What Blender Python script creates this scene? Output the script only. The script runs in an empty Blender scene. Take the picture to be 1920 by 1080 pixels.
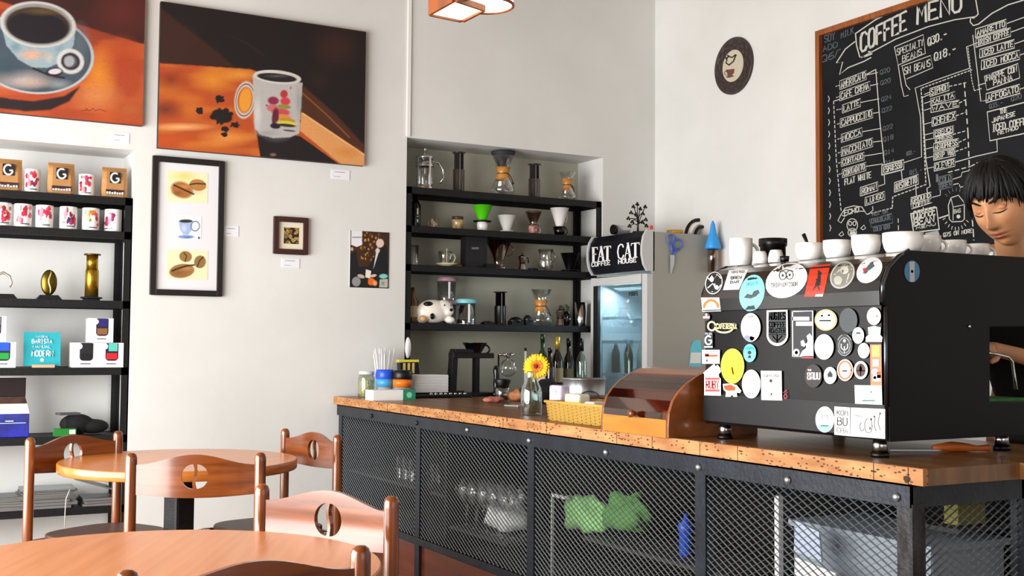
import bpy, bmesh, math, random
import numpy as np
from mathutils import Vector, Matrix, noise as mnoise
random.seed(7)
scene = bpy.context.scene
COL = scene.collection
PI = math.pi
# ------------------------------------------------------------------ camera
H = 1.22
FPX = 2135.0
YAW, PITCH, ROLL = math.radians(-29.1), math.radians(2.84), math.radians(0.42)
_cy, _sy = math.cos(YAW), math.sin(YAW)
_cp, _sp = math.cos(PITCH), math.sin(PITCH)
_fw = Vector((-_sy*_cp, _cy*_cp, _sp))
_ri = Vector((_cy, _sy, 0))
_up = _ri.cross(_fw)
_r2 = _ri*math.cos(ROLL) + _up*math.sin(ROLL)
_u2 = -_ri*math.sin(ROLL) + _up*math.cos(ROLL)
cam_d = bpy.data.cameras.new('camera')
cam_d.sensor_width = 36.0
cam_d.lens = FPX/1920*36.0
cam_d.clip_start = 0.05
cam = bpy.data.objects.new('camera', cam_d)
COL.objects.link(cam)
cam.matrix_world = Matrix(((_r2.x, _u2.x, -_fw.x, 0), (_r2.y, _u2.y, -_fw.y, 0), (_r2.z, _u2.z, -_fw.z, H), (0, 0, 0, 1)))
scene.camera = cam
CAM = Vector((0, 0, H))
# ------------------------------------------------------------------ world, exposure, daylight through the windows
w = bpy.data.worlds.new('daylight'); scene.world = w; w.use_nodes = True
w.node_tree.nodes['Background'].inputs[0].default_value = (0.85, 0.92, 1.0, 1)
w.node_tree.nodes['Background'].inputs[1].default_value = 0.9
scene.view_settings.view_transform = 'Standard'
scene.view_settings.look = 'None'
scene.view_settings.gamma = 1
scene.view_settings.exposure = 0.27
scene.view_settings.use_curve_mapping = False

def area(name, loc, rot, sx, sy, power, color):
    d = bpy.data.lights.new(name, 'AREA'); d.shape = 'RECTANGLE'; d.size = sx; d.size_y = sy
    d.energy = power; d.color = color
    o = bpy.data.objects.new(name, d); COL.objects.link(o); o.location = loc; o.rotation_euler = rot
    return o
# large shop windows on the left wall (facing +X) and the glazed door behind the camera (facing +Y)
area('window_daylight', (-1.72, 3.5, 1.38), (0, -PI/2, 0), 2.5, 4.9, 385, (1.0, 0.985, 0.96))
area('street_daylight', (1.2, -1.75, 1.9), (PI/2, 0, 0), 2.6, 2.0, 12, (1.0, 0.95, 0.88))

# ------------------------------------------------------------------ maths
def ray(px, py):
    return (_r2*((px-960)/FPX) - _u2*((py-540)/FPX) + _fw)
def hit(px, py, ax, v):
    """point of an axis-aligned plane seen at a photo position"""
    d = ray(px, py); t = (v-CAM[ax])/d[ax]
    return CAM + d*t
def proj(p):
    v = Vector(p)-CAM; dz = v.dot(_fw)
    return 960+FPX*v.dot(_r2)/dz, 540-FPX*v.dot(_u2)/dz

# ------------------------------------------------------------------ materials
def lin(c):
    if isinstance(c, str):
        c = [int(c[i:i+2], 16)/255 for i in (0, 2, 4)]
    return tuple(((x/12.92) if x <= 0.04045 else ((x+0.055)/1.055)**2.4) for x in c[:3])
MATS = {}
def mat(name, color=None, rough=0.5, metal=0.0, emit=None, spec=None, noise=None, bump=None, coat=0.0, sheen=0.0):
    """noise=(scale, color2, (sx,sy,sz)); bump=(scale,strength)"""
    if name in MATS: return MATS[name]
    m = bpy.data.materials.new(name); m.use_nodes = True; MATS[name] = m
    nt = m.node_tree; b = nt.nodes['Principled BSDF']
    col = (*lin(color), 1) if color else (0.8, 0.8, 0.8, 1)
    b.inputs['Base Color'].default_value = col
    b.inputs['Roughness'].default_value = rough
    b.inputs['Metallic'].default_value = metal
    if spec is not None: b.inputs['Specular IOR Level'].default_value = spec
    if coat: b.inputs['Coat Weight'].default_value = coat; b.inputs['Coat Roughness'].default_value = 0.12
    if sheen: b.inputs['Sheen Weight'].default_value = sheen
    if emit:
        b.inputs['Emission Color'].default_value = (*lin(emit[0]), 1)
        b.inputs['Emission Strength'].default_value = emit[1]
    if noise or bump:
        tc = nt.nodes.new('ShaderNodeTexCoord'); mp = nt.nodes.new('ShaderNodeMapping')
        nt.links.new(tc.outputs['Object'], mp.inputs['Vector'])
    if noise:
        mp.inputs['Scale'].default_value = noise[2] if len(noise) > 2 else (1, 1, 1)
        n = nt.nodes.new('ShaderNodeTexNoise'); n.inputs['Scale'].default_value = noise[0]; n.inputs['Detail'].default_value = 5
        nt.links.new(mp.outputs[0], n.inputs['Vector'])
        r = nt.nodes.new('ShaderNodeValToRGB'); r.color_ramp.elements[0].position = 0.35; r.color_ramp.elements[1].position = 0.68
        r.color_ramp.elements[0].color = (*lin(noise[1]), 1); r.color_ramp.elements[1].color = col
        nt.links.new(n.outputs['Fac'], r.inputs['Fac']); nt.links.new(r.outputs['Color'], b.inputs['Base Color'])
    if bump:
        n2 = nt.nodes.new('ShaderNodeTexNoise'); n2.inputs['Scale'].default_value = bump[0]; n2.inputs['Detail'].default_value = 6
        nt.links.new(tc.outputs['Object'], n2.inputs['Vector'])
        bp = nt.nodes.new('ShaderNodeBump'); bp.inputs['Strength'].default_value = bump[1]; bp.inputs['Distance'].default_value = 0.01
        nt.links.new(n2.outputs['Fac'], bp.inputs['Height']); nt.links.new(bp.outputs['Normal'], b.inputs['Normal'])
    return m
def wood(name, c1, c2, scale=(1, 12, 1), rough=0.35, coat=0.3, s=3.0):
    if name in MATS: return MATS[name]
    m = mat(name, c1, rough, coat=coat)
    nt = m.node_tree; b = nt.nodes['Principled BSDF']
    tc = nt.nodes.new('ShaderNodeTexCoord'); mp = nt.nodes.new('ShaderNodeMapping'); mp.inputs['Scale'].default_value = scale
    n = nt.nodes.new('ShaderNodeTexNoise'); n.inputs['Scale'].default_value = s; n.inputs['Detail'].default_value = 8; n.inputs['Distortion'].default_value = 0.8
    r = nt.nodes.new('ShaderNodeValToRGB'); r.color_ramp.elements[0].position = 0.3; r.color_ramp.elements[1].position = 0.7
    r.color_ramp.elements[0].color = (*lin(c2), 1); r.color_ramp.elements[1].color = (*lin(c1), 1)
    nt.links.new(tc.outputs['Object'], mp.inputs[0]); nt.links.new(mp.outputs[0], n.inputs['Vector'])
    nt.links.new(n.outputs['Fac'], r.inputs[0]); nt.links.new(r.outputs[0], b.inputs['Base Color'])
    return m
def glass(name, color='ffffff', base=0.08, tint=0.9):
    if name in MATS: return MATS[name]
    m = bpy.data.materials.new(name); m.use_nodes = True; MATS[name] = m
    nt = m.node_tree; nt.nodes.clear()
    out = nt.nodes.new('ShaderNodeOutputMaterial'); mix = nt.nodes.new('ShaderNodeMixShader')
    tr = nt.nodes.new('ShaderNodeBsdfTransparent'); gl = nt.nodes.new('ShaderNodeBsdfGlossy')
    lw = nt.nodes.new('ShaderNodeLayerWeight'); lw.inputs['Blend'].default_value = 0.25
    mr = nt.nodes.new('ShaderNodeMapRange'); mr.inputs['To Min'].default_value = base; mr.inputs['To Max'].default_value = 0.85
    c = lin(color); tr.inputs[0].default_value = (c[0]*tint, c[1]*tint, c[2]*tint, 1)
    gl.inputs['Roughness'].default_value = 0.04; gl.inputs[0].default_value = (0.9, 0.95, 0.95, 1)
    nt.links.new(lw.outputs['Facing'], mr.inputs['Value']); nt.links.new(mr.outputs[0], mix.inputs[0])
    nt.links.new(tr.outputs[0], mix.inputs[1]); nt.links.new(gl.outputs[0], mix.inputs[2]); nt.links.new(mix.outputs[0], out.inputs[0])
    return m
def vmat(name, rough=0.6, coat=0.0):
    if name in MATS: return MATS[name]
    m = mat(name, 'ffffff', rough, coat=coat)
    a = m.node_tree.nodes.new('ShaderNodeAttribute'); a.attribute_name = 'paint'
    m.node_tree.links.new(a.outputs['Color'], m.node_tree.nodes['Principled BSDF'].inputs['Base Color'])
    return m

plaster = mat('white_plaster', 'dfe0de', 0.85, noise=(1.3, 'd5d6d3'), bump=(14, 0.12))
M_black = mat('black_painted_steel', '08080b', 0.5, spec=.35, noise=(60, '101114'), bump=(180, 0.25))
M_blackpl = mat('black_plastic', '060607', 0.35, spec=.4)
M_blackgloss = mat('black_gloss', '030305', 0.2, spec=.4, coat=0.15)
M_rail = mat('blued_steel', '262c36', 0.42, metal=0.4, noise=(9, '1a1e26'), bump=(60, 0.15))
M_rust = mat('worn_steel', '3a3a3e', 0.6, metal=0.3, noise=(35, '18120f', (1, 1, .35)), bump=(90, 0.5))
M_mesh = mat('expanded_steel', '8d9499', 0.42, metal=0.65)
M_white = mat('white_porcelain', 'f2f0ec', 0.18, coat=0.5)
M_paper = mat('white_paper', 'f1f1f0', 0.7)
M_card = mat('white_card', 'e9ebf2', 0.6)
M_chrome = mat('chrome', 'd8dadd', 0.15, metal=1.0)
M_steel = mat('brushed_steel', 'b9bcc0', 0.32, metal=0.9)
M_grey = mat('fridge_grey', 'a3a198', 0.5, noise=(220, '99978e'), bump=(300, 0.08))
M_lgrey = mat('fridge_light_grey', 'c6c7c6', 0.4)
M_brass = mat('brass', 'b08a2e', 0.28, metal=0.9)
M_glass = glass('clear_glass', 'ffffff', 0.07, 0.965)
M_glassd = glass('smoked_glass', '8a8a88', 0.1, 0.6)
M_glassg = glass('green_bottle_glass', '1c4a24', 0.1, 0.4)
M_glassk = mat('dark_bottle_glass', '070a08', 0.08, coat=0.5)
M_amber = glass('amber_glass', 'dcb488', 0.06, 0.95)
M_chairwood = wood('chair_wood', '8c4a1a', '5a280c', (1, 1, .12), 0.2, 0.7, 22)
M_slat = wood('chair_back_plywood', '8e4a1a', '602c0d', (.6, 1, 7), 0.2, 0.7, 5)
M_seat = mat('brown_seat', '4a2818', 0.45)
M_top = wood('orange_table_laminate', 'dc8a44', 'cf7a36', (1.0, 26, 1), 0.26, 0.12, 1.6)
M_top.node_tree.nodes['Noise Texture'].inputs['Distortion'].default_value = 0.0
M_top.node_tree.nodes['Noise Texture'].inputs['Detail'].default_value = 3
M_edge = wood('table_edge_band', 'c9762c', 'b3611f', (3, 3, 14), 0.3, 0.4, 2)
M_board = mat('blackboard', '0a0c10', 0.8, spec=.25, noise=(3, '14171b'))
M_chalk = mat('white_chalk', 'bdbdb4', 0.9)
M_chalkdim = mat('faint_chalk', '5f666a', 0.9)
M_bframe = wood('board_frame_wood', 'a05a26', '7c3f18', (6, 6, .6), 0.4, 0.2, 6)
M_kraft = mat('kraft_paper', 'b98a55', 0.7, noise=(12, 'ad7d49'))
M_orange = mat('orange_plastic', 'f07a1a', 0.35)
M_blue = mat('blue_plastic', '1f4fd0', 0.35)
M_lblue = mat('light_blue_plastic', '49a0dc', 0.35)
M_teal = mat('teal_card', '1fa7b4', 0.5)

# ------------------------------------------------------------------ mesh builder
class MB:
    def __init__(s): s.v = []; s.f = []; s.sm = []
    def add(s, vs, fs, smooth=False):
        o = len(s.v); s.v += [tuple(v) for v in vs]; s.f += [tuple(i+o for i in f) for f in fs]; s.sm += [smooth]*len(fs); return s
    def box(s, x0, x1, y0, y1, z0, z1, M=None):
        vs = [Vector(p) for p in ((x0, y0, z0), (x1, y0, z0), (x1, y1, z0), (x0, y1, z0), (x0, y0, z1), (x1, y0, z1), (x1, y1, z1), (x0, y1, z1))]
        if M is not None: vs = [M @ v for v in vs]
        return s.add(vs, [(0, 3, 2, 1), (4, 5, 6, 7), (0, 1, 5, 4), (1, 2, 6, 5), (2, 3, 7, 6), (3, 0, 4, 7)])
    def lathe(s, prof, n=24, c=(0, 0, 0), M=None, cap=True, smooth=True):
        vs = []; fs = []
        for r, z in prof:
            for k in range(n):
                a = 2*PI*k/n; vs.append(Vector((c[0]+r*math.cos(a), c[1]+r*math.sin(a), c[2]+z)))
        m = len(prof)
        for i in range(m-1):
            for k in range(n):
                k2 = (k+1) % n; fs.append((i*n+k, i*n+k2, (i+1)*n+k2, (i+1)*n+k))
        if M is not None: vs = [M @ v for v in vs]
        s.add(vs, fs, smooth)
        if cap:
            o = len(s.v)-len(vs)
            if prof[0][0] > 1e-5: s.f.append(tuple(o+k for k in range(n))[::-1]); s.sm.append(False)
            if prof[-1][0] > 1e-5: s.f.append(tuple(o+(m-1)*n+k for k in range(n))); s.sm.append(False)
        return s
    def cyl(s, c, r, h, n=20, r2=None):
        return s.lathe([(r, 0), (r2 if r2 is not None else r, h)], n, c)
    def tube(s, pts, r, n=8, closed=False):
        pts = [Vector(p) for p in pts]; m = len(pts)
        rr = r if isinstance(r, (list, tuple)) else [r]*m
        vs = []; fs = []; prev = None
        for i, p in enumerate(pts):
            if closed: t = pts[(i+1) % m]-pts[i-1]
            else: t = pts[min(i+1, m-1)]-pts[max(i-1, 0)]
            t.normalize()
            if prev is None: a = Vector((0, 0, 1)) if abs(t.z) < 0.9 else Vector((1, 0, 0)); u = t.cross(a).normalized()
            else: u = (prev - t*prev.dot(t)).normalized()
            prev = u; v2 = t.cross(u)
            for k in range(n):
                an = 2*PI*k/n; vs.append(p+(u*math.cos(an)+v2*math.sin(an))*rr[i])
        for i in range(m if closed else m-1):
            j = (i+1) % m
            for k in range(n):
                k2 = (k+1) % n; fs.append((i*n+k, i*n+k2, j*n+k2, j*n+k))
        if not closed: fs.append(tuple(range(n))[::-1]); fs.append(tuple((m-1)*n+k for k in range(n)))
        return s.add(vs, fs, True)
    def sph(s, c, r, n=16, m=10, M=None):
        r = r if isinstance(r, (tuple, list)) else (r, r, r)
        vs = []; fs = []
        for i in range(m+1):
            th = PI*i/m
            for k in range(n):
                ph = 2*PI*k/n
                vs.append(Vector((r[0]*math.sin(th)*math.cos(ph), r[1]*math.sin(th)*math.sin(ph), r[2]*math.cos(th))))
        for i in range(m):
            for k in range(n):
                k2 = (k+1) % n; fs.append((i*n+k, (i+1)*n+k, (i+1)*n+k2, i*n+k2))
        if M is not None: vs = [M @ v for v in vs]
        vs = [v+Vector(c) for v in vs]
        return s.add(vs, fs, True)
    def prism(s, poly, axis, a, b, smooth=False):
        """poly of (u,v) extruded along axis from a to b: axis 1 -> (u=x,v=z), axis 0 -> (u=y,v=z), axis 2 -> (u=x,v=y)"""
        def P(u, v, t): return {0: (t, u, v), 1: (u, t, v), 2: (u, v, t)}[axis]
        n = len(poly); vs = [P(u, v, a) for u, v in poly]+[P(u, v, b) for u, v in poly]
        fs = [tuple(range(n)), tuple(range(2*n-1, n-1, -1))]
        o = len(s.v); s.add(vs, fs)
        s.f += [tuple(o+i for i in (k, (k+1) % n, n+(k+1) % n, n+k)) for k in range(n)]; s.sm += [smooth]*n
        return s
    def build(s, name, m, parent=None, loc=None, bevel=0, sub=0):
        me = bpy.data.meshes.new(name); me.from_pydata(s.v, [], s.f)
        me.polygons.foreach_set('use_smooth', s.sm)
        bm = bmesh.new(); bm.from_mesh(me); bmesh.ops.remove_doubles(bm, verts=bm.verts, dist=1e-6)
        bmesh.ops.recalc_face_normals(bm, faces=bm.faces); bm.to_mesh(me); bm.free()
        me.materials.append(m)
        o = bpy.data.objects.new(name, me); COL.objects.link(o)
        if parent: o.parent = parent
        if loc is not None: o.location = loc
        if bevel:
            b = o.modifiers.new('bevel', 'BEVEL'); b.width = bevel; b.segments = 2; b.limit_method = 'ANGLE'
        if sub:
            b = o.modifiers.new('sub', 'SUBSURF'); b.levels = sub; b.render_levels = sub
        return o
def tag(o, label=None, cat=None, group=None, kind=None):
    if label: o['label'] = label
    if cat: o['category'] = cat
    if group: o['group'] = group
    if kind: o['kind'] = kind
    return o
def thing(name, label, cat, loc, rz=0, group=None):
    o = bpy.data.objects.new(name, None); COL.objects.link(o); o.empty_display_size = 0.05
    o.location = loc; o.rotation_euler = (0, 0, rz)
    return tag(o, label, cat, group)
def copy_tree(o, parent=None):
    c = o.copy(); COL.objects.link(c)
    if parent: c.parent = parent
    for ch in list(o.children): copy_tree(ch, c)
    return c
def Rz(a): return Matrix.Rotation(a, 4, 'Z')
def paint_attr(o, cols):
    a = o.data.color_attributes.new('paint', 'FLOAT_COLOR', 'POINT')
    arr = np.ones((len(o.data.vertices), 4), dtype=np.float32); arr[:, :3] = cols
    a.data.foreach_set('color', arr.ravel())

# ------------------------------------------------------------------ stroke letters and decals
GL = {
'A': ['02', ], }
G = {'A': [[(0,0),(2,6),(4,0)],[(.8,2.2),(3.2,2.2)]], 'B': [[(0,0),(0,6),(2.8,6),(3.6,5.2),(3.6,3.9),(2.8,3.2),(0,3.2)],[(2.8,3.2),(4,2.4),(4,.9),(3,0),(0,0)]],
'C': [[(4,5),(3,6),(1,6),(0,4.8),(0,1.2),(1,0),(3,0),(4,1)]], 'D': [[(0,0),(0,6),(2.4,6),(4,4.4),(4,1.6),(2.4,0),(0,0)]], 'E': [[(4,6),(0,6),(0,0),(4,0)],[(0,3.1),(3,3.1)]],
'F': [[(4,6),(0,6),(0,0)],[(0,3.2),(3,3.2)]], 'G': [[(4,5),(3,6),(1,6),(0,4.8),(0,1.2),(1,0),(3,0),(4,1),(4,2.8),(2.4,2.8)]], 'H': [[(0,0),(0,6)],[(4,0),(4,6)],[(0,3),(4,3)]],
'I': [[(2,0),(2,6)],[(1,0),(3,0)],[(1,6),(3,6)]], 'J': [[(4,6),(4,1.2),(3,0),(1,0),(0,1.2)]], 'K': [[(0,0),(0,6)],[(4,6),(0,2.6)],[(1.4,3.6),(4,0)]], 'L': [[(0,6),(0,0),(4,0)]],
'M': [[(0,0),(.3,6),(2,2.4),(3.7,6),(4,0)]], 'N': [[(0,0),(0,6),(4,0),(4,6)]], 'O': [[(1,0),(0,1.2),(0,4.8),(1,6),(3,6),(4,4.8),(4,1.2),(3,0),(1,0)]],
'P': [[(0,0),(0,6),(3,6),(4,5.2),(4,3.6),(3,2.8),(0,2.8)]], 'Q': [[(1,0),(0,1.2),(0,4.8),(1,6),(3,6),(4,4.8),(4,1.2),(3,0),(1,0)],[(2.4,1.8),(4.2,-.4)]],
'R': [[(0,0),(0,6),(3,6),(4,5.2),(4,3.8),(3,3),(0,3)],[(2,3),(4,0)]], 'S': [[(4,5),(3,6),(1,6),(0,5),(0,3.8),(1,3.1),(3,2.9),(4,2.2),(4,1),(3,0),(1,0),(0,1)]],
'T': [[(0,6),(4,6)],[(2,6),(2,0)]], 'U': [[(0,6),(0,1.2),(1,0),(3,0),(4,1.2),(4,6)]], 'V': [[(0,6),(2,0),(4,6)]], 'W': [[(0,6),(.9,0),(2,4),(3.1,0),(4,6)]], 'X': [[(0,0),(4,6)],[(0,6),(4,0)]],
'Y': [[(0,6),(2,3),(4,6)],[(2,3),(2,0)]], 'Z': [[(0,6),(4,6),(0,0),(4,0)]], '0': [[(1,0),(0,1.2),(0,4.8),(1,6),(3,6),(4,4.8),(4,1.2),(3,0),(1,0)]], '1': [[(1,5),(2,6),(2,0)],[(1,0),(3,0)]],
'2': [[(0,5),(1,6),(3,6),(4,4.8),(4,3.8),(0,0),(4,0)]], '3': [[(0,6),(4,6),(2,3.6),(4,2.4),(4,1),(3,0),(1,0),(0,1)]], '4': [[(3,0),(3,6),(0,2),(4,2)]], '5': [[(4,6),(.4,6),(0,3.4),(3,3.6),(4,2.4),(4,1),(3,0),(0,0)]],
'6': [[(3.6,6),(1,5),(0,2.6),(0,1),(1,0),(3,0),(4,1),(4,2.2),(3,3.2),(.3,2.6)]], '7': [[(0,6),(4,6),(1.4,0)]], '8': [[(1,3.2),(0,4.2),(0,5.2),(1,6),(3,6),(4,5.2),(4,4.2),(3,3.2),(1,3.2),(0,2.2),(0,1),(1,0),(3,0),(4,1),(4,2.2),(3,3.2)]],
'9': [[(4,3.6),(1,3),(0,4),(0,5.2),(1,6),(3,6),(4,5),(4,2.4),(3,0)]], '.': [[(1.6,0),(2.2,0),(2.2,.6),(1.6,.6),(1.6,0)]], '-': [[(.6,3),(3.4,3)]], "'": [[(2,6),(1.6,4.6)]], ' ': [], '&': [[(4,0),(.8,4.6),(1.4,6),(2.6,6),(3,4.8),(0,1.6),(.6,0),(2.4,0),(4,2.4)]]}
def text_strokes(t, x0, y0, x1, y1, h, slant=0.0):
    """letter polylines in photo coordinates, baseline (x0,y0)-(x1,y1), height h px"""
    n = len(t); out = []
    adv = 5.4*n-1.4
    for i, ch in enumerate(t):
        for pl in G.get(ch.upper(), []):
            q = []
            for a, b in pl:
                s = (i*5.4+a)/adv; bb = b/6
                q.append((x0+(x1-x0)*s+slant*h*bb, y0+(y1-y0)*s-h*bb))
            out.append(q)
    return out
def plane_surf(ax, v, off):
    sg = -1
    nrm = Vector((0, 0, 0)); nrm[ax] = sg
    def f(px, py, extra=0.0):
        p = hit(px, py, ax, v); return p + nrm*(off+extra)
    f.n = nrm
    return f
def ribbons(mb, strokes, wpx, surf, extra=0.0, closed=False):
    for st in strokes:
        m = len(st)
        if m < 2: continue
        L = []; R = []
        for i, (x, y) in enumerate(st):
            a = st[max(i-1, 0)]; b = st[min(i+1, m-1)]
            dx, dy = b[0]-a[0], b[1]-a[1]; d = math.hypot(dx, dy) or 1
            nx, ny = -dy/d*wpx/2, dx/d*wpx/2
            # end caps reach a little further
            ex = ey = 0
            if i == 0: ex, ey = -dx/d*wpx*.3, -dy/d*wpx*.3
            if i == m-1: ex, ey = dx/d*wpx*.3, dy/d*wpx*.3
            L.append(surf(x+nx+ex, y+ny+ey, extra)); R.append(surf(x-nx+ex, y-ny+ey, extra))
        vs = L+R
        mb.add(vs, [(i, i+1, m+i+1, m+i) for i in range(m-1)])
    return mb
def blob(mb, pts, surf, extra=0.0, rings=3):
    """filled shape given by its outline in photo coordinates, laid on a surface"""
    cx = sum(p[0] for p in pts)/len(pts); cy = sum(p[1] for p in pts)/len(pts)
    n = len(pts); vs = [surf(cx, cy, extra)]
    for r in range(1, rings+1):
        s = r/rings
        vs += [surf(cx+(x-cx)*s, cy+(y-cy)*s, extra) for x, y in pts]
    fs = [(0, 1+i, 1+(i+1) % n) for i in range(n)]
    for r in range(rings-1):
        o = 1+r*n; fs += [(o+i, o+n+i, o+n+(i+1) % n, o+(i+1) % n) for i in range(n)]
    return mb.add(vs, fs)
def quad(mb, p, surf, extra=0.0, n=6):
    """four corners in photo coordinates, gridded so that it can follow a curve"""
    vs = []; fs = []
    for i in range(n+1):
        for j in range(n+1):
            a, b = i/n, j/n
            x = (1-a)*(1-b)*p[0][0]+(1-a)*b*p[1][0]+a*b*p[2][0]+a*(1-b)*p[3][0]
            y = (1-a)*(1-b)*p[0][1]+(1-a)*b*p[1][1]+a*b*p[2][1]+a*(1-b)*p[3][1]
            vs.append(surf(x, y, extra))
    for i in range(n):
        for j in range(n):
            k = i*(n+1)+j; fs.append((k, k+1, k+n+2, k+n+1))
    return mb.add(vs, fs)
def ell(cx, cy, rx, ry, n=28, skew=0.0):
    return [(cx+rx*math.cos(2*PI*k/n)-skew*ry*math.sin(2*PI*k/n), cy+ry*math.sin(2*PI*k/n)) for k in range(n)]
def arc(cx, cy, rx, ry, a0, a1, n=14):
    return [(cx+rx*math.cos(math.radians(a0+(a1-a0)*k/(n-1))), cy-ry*math.sin(math.radians(a0+(a1-a0)*k/(n-1)))) for k in range(n)]
def put(mb, name, m, parent, solid=0.0):
    """a decal given in world coordinates becomes a child of a thing"""
    pm = parent_world(parent).inverted()
    mb.v = [tuple(pm @ Vector(v)) for v in mb.v]
    o = mb.build(name, m, parent)
    return o
def parent_world(p):
    M = Matrix.LocRotScale(p.location, p.rotation_euler, p.scale)
    while p.parent:
        p = p.parent; M = Matrix.LocRotScale(p.location, p.rotation_euler, p.scale) @ M
    return M

# ================================================================== the setting
YW, XW = 6.55, 4.804
def struct(name, mb, m, label=None):
    o = mb.build(name, m); return tag(o, label, None, None, 'structure')
b = MB()
b.box(-1.9, -0.62, YW, 6.97, 0, 4); b.box(-0.62, 1.226, YW, 6.97, 2.288, 4); b.box(1.226, 2.88, YW, 6.97, 0, 4)
b.box(2.88, 4.36, YW, 6.97, 2.52, 4); b.box(4.36, XW+.1, YW, 6.97, 0, 4)
b.box(-0.62, 1.226, 6.88, 6.97, 0, 2.288); b.box(2.88, 4.36, 6.88, 6.97, 0, 2.52)
struct('wall_back', b, plaster)
struct('wall_niche', MB().box(2.881, 4.359, 6.872, 6.88, 0, 2.519), mat('niche_olive_grey', 'bcbaa9', .85, noise=(1.6, 'adab99'), bump=(14, .12)))  # thin slab across the right niche's back, darker olive-grey than the plaster
struct('wall_right', MB().box(XW, XW+.15, -1.9, YW, 0, 4), plaster)
b = MB(); b.box(-1.95, -1.8, -1.9, 6.97, 0, .12); b.box(-1.95, -1.8, -1.9, 6.97, 2.68, 4); b.box(-1.95, -1.8, -1.9, -.25, .12, 2.68)
b.box(-1.95, -1.8, 6.15, 6.97, .12, 2.68); b.box(-1.95, -1.8, 1.85, 2.05, .12, 2.68)
struct('wall_left', b, plaster)
b = MB(); b.box(-1.8, .1, -2.05, -1.9, 0, 4); b.box(2.3, XW+.15, -2.05, -1.9, 0, 4); b.box(.1, 2.3, -2.05, -1.9, 3.1, 4)
struct('wall_front', b, plaster)
def window(name, y0, y1):
    b = MB()
    for z in (.12, 1.75, 2.63): b.box(-1.93, -1.86, y0, y1, z, z+.05)
    for k in range(4):
        y = y0+(y1-y0-.05)*k/3; b.box(-1.935, -1.855, y, y+.05, .12, 2.68)
    o = struct(name, b, mat('window_frame_paint', '2b2b2c', .4))
    o2 = MB().box(-1.905, -1.9, y0+.02, y1-.02, .15, 2.65).build('pane', M_glass, o)
window('window_1', -.25, 1.85); window('window_2', 2.05, 6.15)
o = struct('door_1', MB().box(.1, .2, -2.02, -1.93, 0, 3.1).box(2.2, 2.3, -2.02, -1.93, 0, 3.1).box(.1, 2.3, -2.02, -1.93, 3.0, 3.1).box(1.17, 1.23, -2.02, -1.93, 0, 3.1), mat('window_frame_paint'))
MB().box(.2, 2.2, -1.98, -1.975, 0.02, 3.0).build('pane', M_glass, o)
floor_m = mat('terracotta_floor_tile', '8d6a52', .4, noise=(5, '7a5a45'))
nt = floor_m.node_tree; br = nt.nodes.new('ShaderNodeTexBrick'); br.offset = 0; br.inputs['Scale'].default_value = 1
br.inputs['Brick Width'].default_value = .33; br.inputs['Row Height'].default_value = .33; br.inputs['Mortar Size'].default_value = .006
br.inputs['Color1'].default_value = (*lin('8f6b52'), 1); br.inputs['Color2'].default_value = (*lin('7d5b46'), 1); br.inputs['Mortar'].default_value = (*lin('4c4038'), 1)
tc = nt.nodes.new('ShaderNodeTexCoord'); nt.links.new(tc.outputs['Object'], br.inputs['Vector']); nt.links.new(br.outputs['Color'], nt.nodes['Principled BSDF'].inputs['Base Color'])
struct('floor', MB().box(-1.95, XW+.15, -2.05, 6.97, -.1, 0), floor_m)
struct('ceiling', MB().box(-1.95, XW+.15, -2.05, 6.97, 4, 4.1), wood('ceiling_boards', '8f7050', '785a3c', (1, 9, 1), .6, 0, 3))
struct('trim_1', MB().box(2.875, 2.897, YW-.012, YW, 2.525, 4), mat('cable_channel_white', 'ecebe6', .5), 'white cable channel running down the back wall to the corner of the right niche')

# ================================================================== bar counter
XC, YN, YF = 2.43, 2.16, 6.52
M_worktop = mat('oiled_worktop', '7a5128', .38, coat=.12)
nt = M_worktop.node_tree; bs = nt.nodes['Principled BSDF']
tc = nt.nodes.new('ShaderNodeTexCoord'); mp = nt.nodes.new('ShaderNodeMapping'); mp.inputs['Scale'].default_value = (5, .6, 1)
n1 = nt.nodes.new('ShaderNodeTexNoise'); n1.inputs['Scale'].default_value = 3; n1.inputs['Detail'].default_value = 8
r1 = nt.nodes.new('ShaderNodeValToRGB'); r1.color_ramp.elements[0].position = .3; r1.color_ramp.elements[1].position = .7
r1.color_ramp.elements[0].color = (*lin('53351a'), 1); r1.color_ramp.elements[1].color = (*lin('8b5f30'), 1)
nt.links.new(tc.outputs['Object'], mp.inputs[0]); nt.links.new(mp.outputs[0], n1.inputs['Vector']); nt.links.new(n1.outputs['Fac'], r1.inputs[0]); nt.links.new(r1.outputs[0], bs.inputs['Base Color'])
M_wedge = mat('sawn_wood_edge', 'b98250', .65)
nt = M_wedge.node_tree; bs = nt.nodes['Principled BSDF']
tc = nt.nodes.new('ShaderNodeTexCoord'); mp = nt.nodes.new('ShaderNodeMapping'); mp.inputs['Scale'].default_value = (1, 2.2, 9)
n1 = nt.nodes.new('ShaderNodeTexNoise'); n1.inputs['Scale'].default_value = 3; n1.inputs['Detail'].default_value = 6
r1 = nt.nodes.new('ShaderNodeValToRGB'); r1.color_ramp.elements[0].position = .32; r1.color_ramp.elements[1].position = .7
r1.color_ramp.elements[0].color = (*lin('96602f'), 1); r1.color_ramp.elements[1].color = (*lin('c8905a'), 1)
nt.links.new(tc.outputs['Object'], mp.inputs[0]); nt.links.new(mp.outputs[0], n1.inputs['Vector']); nt.links.new(n1.outputs['Fac'], r1.inputs[0])
mp2 = nt.nodes.new('ShaderNodeMapping'); mp2.inputs['Scale'].default_value = (60, 40, 90); mp2.inputs['Rotation'].default_value = (.5, 0, 0)
nt.links.new(tc.outputs['Object'], mp2.inputs[0])
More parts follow.
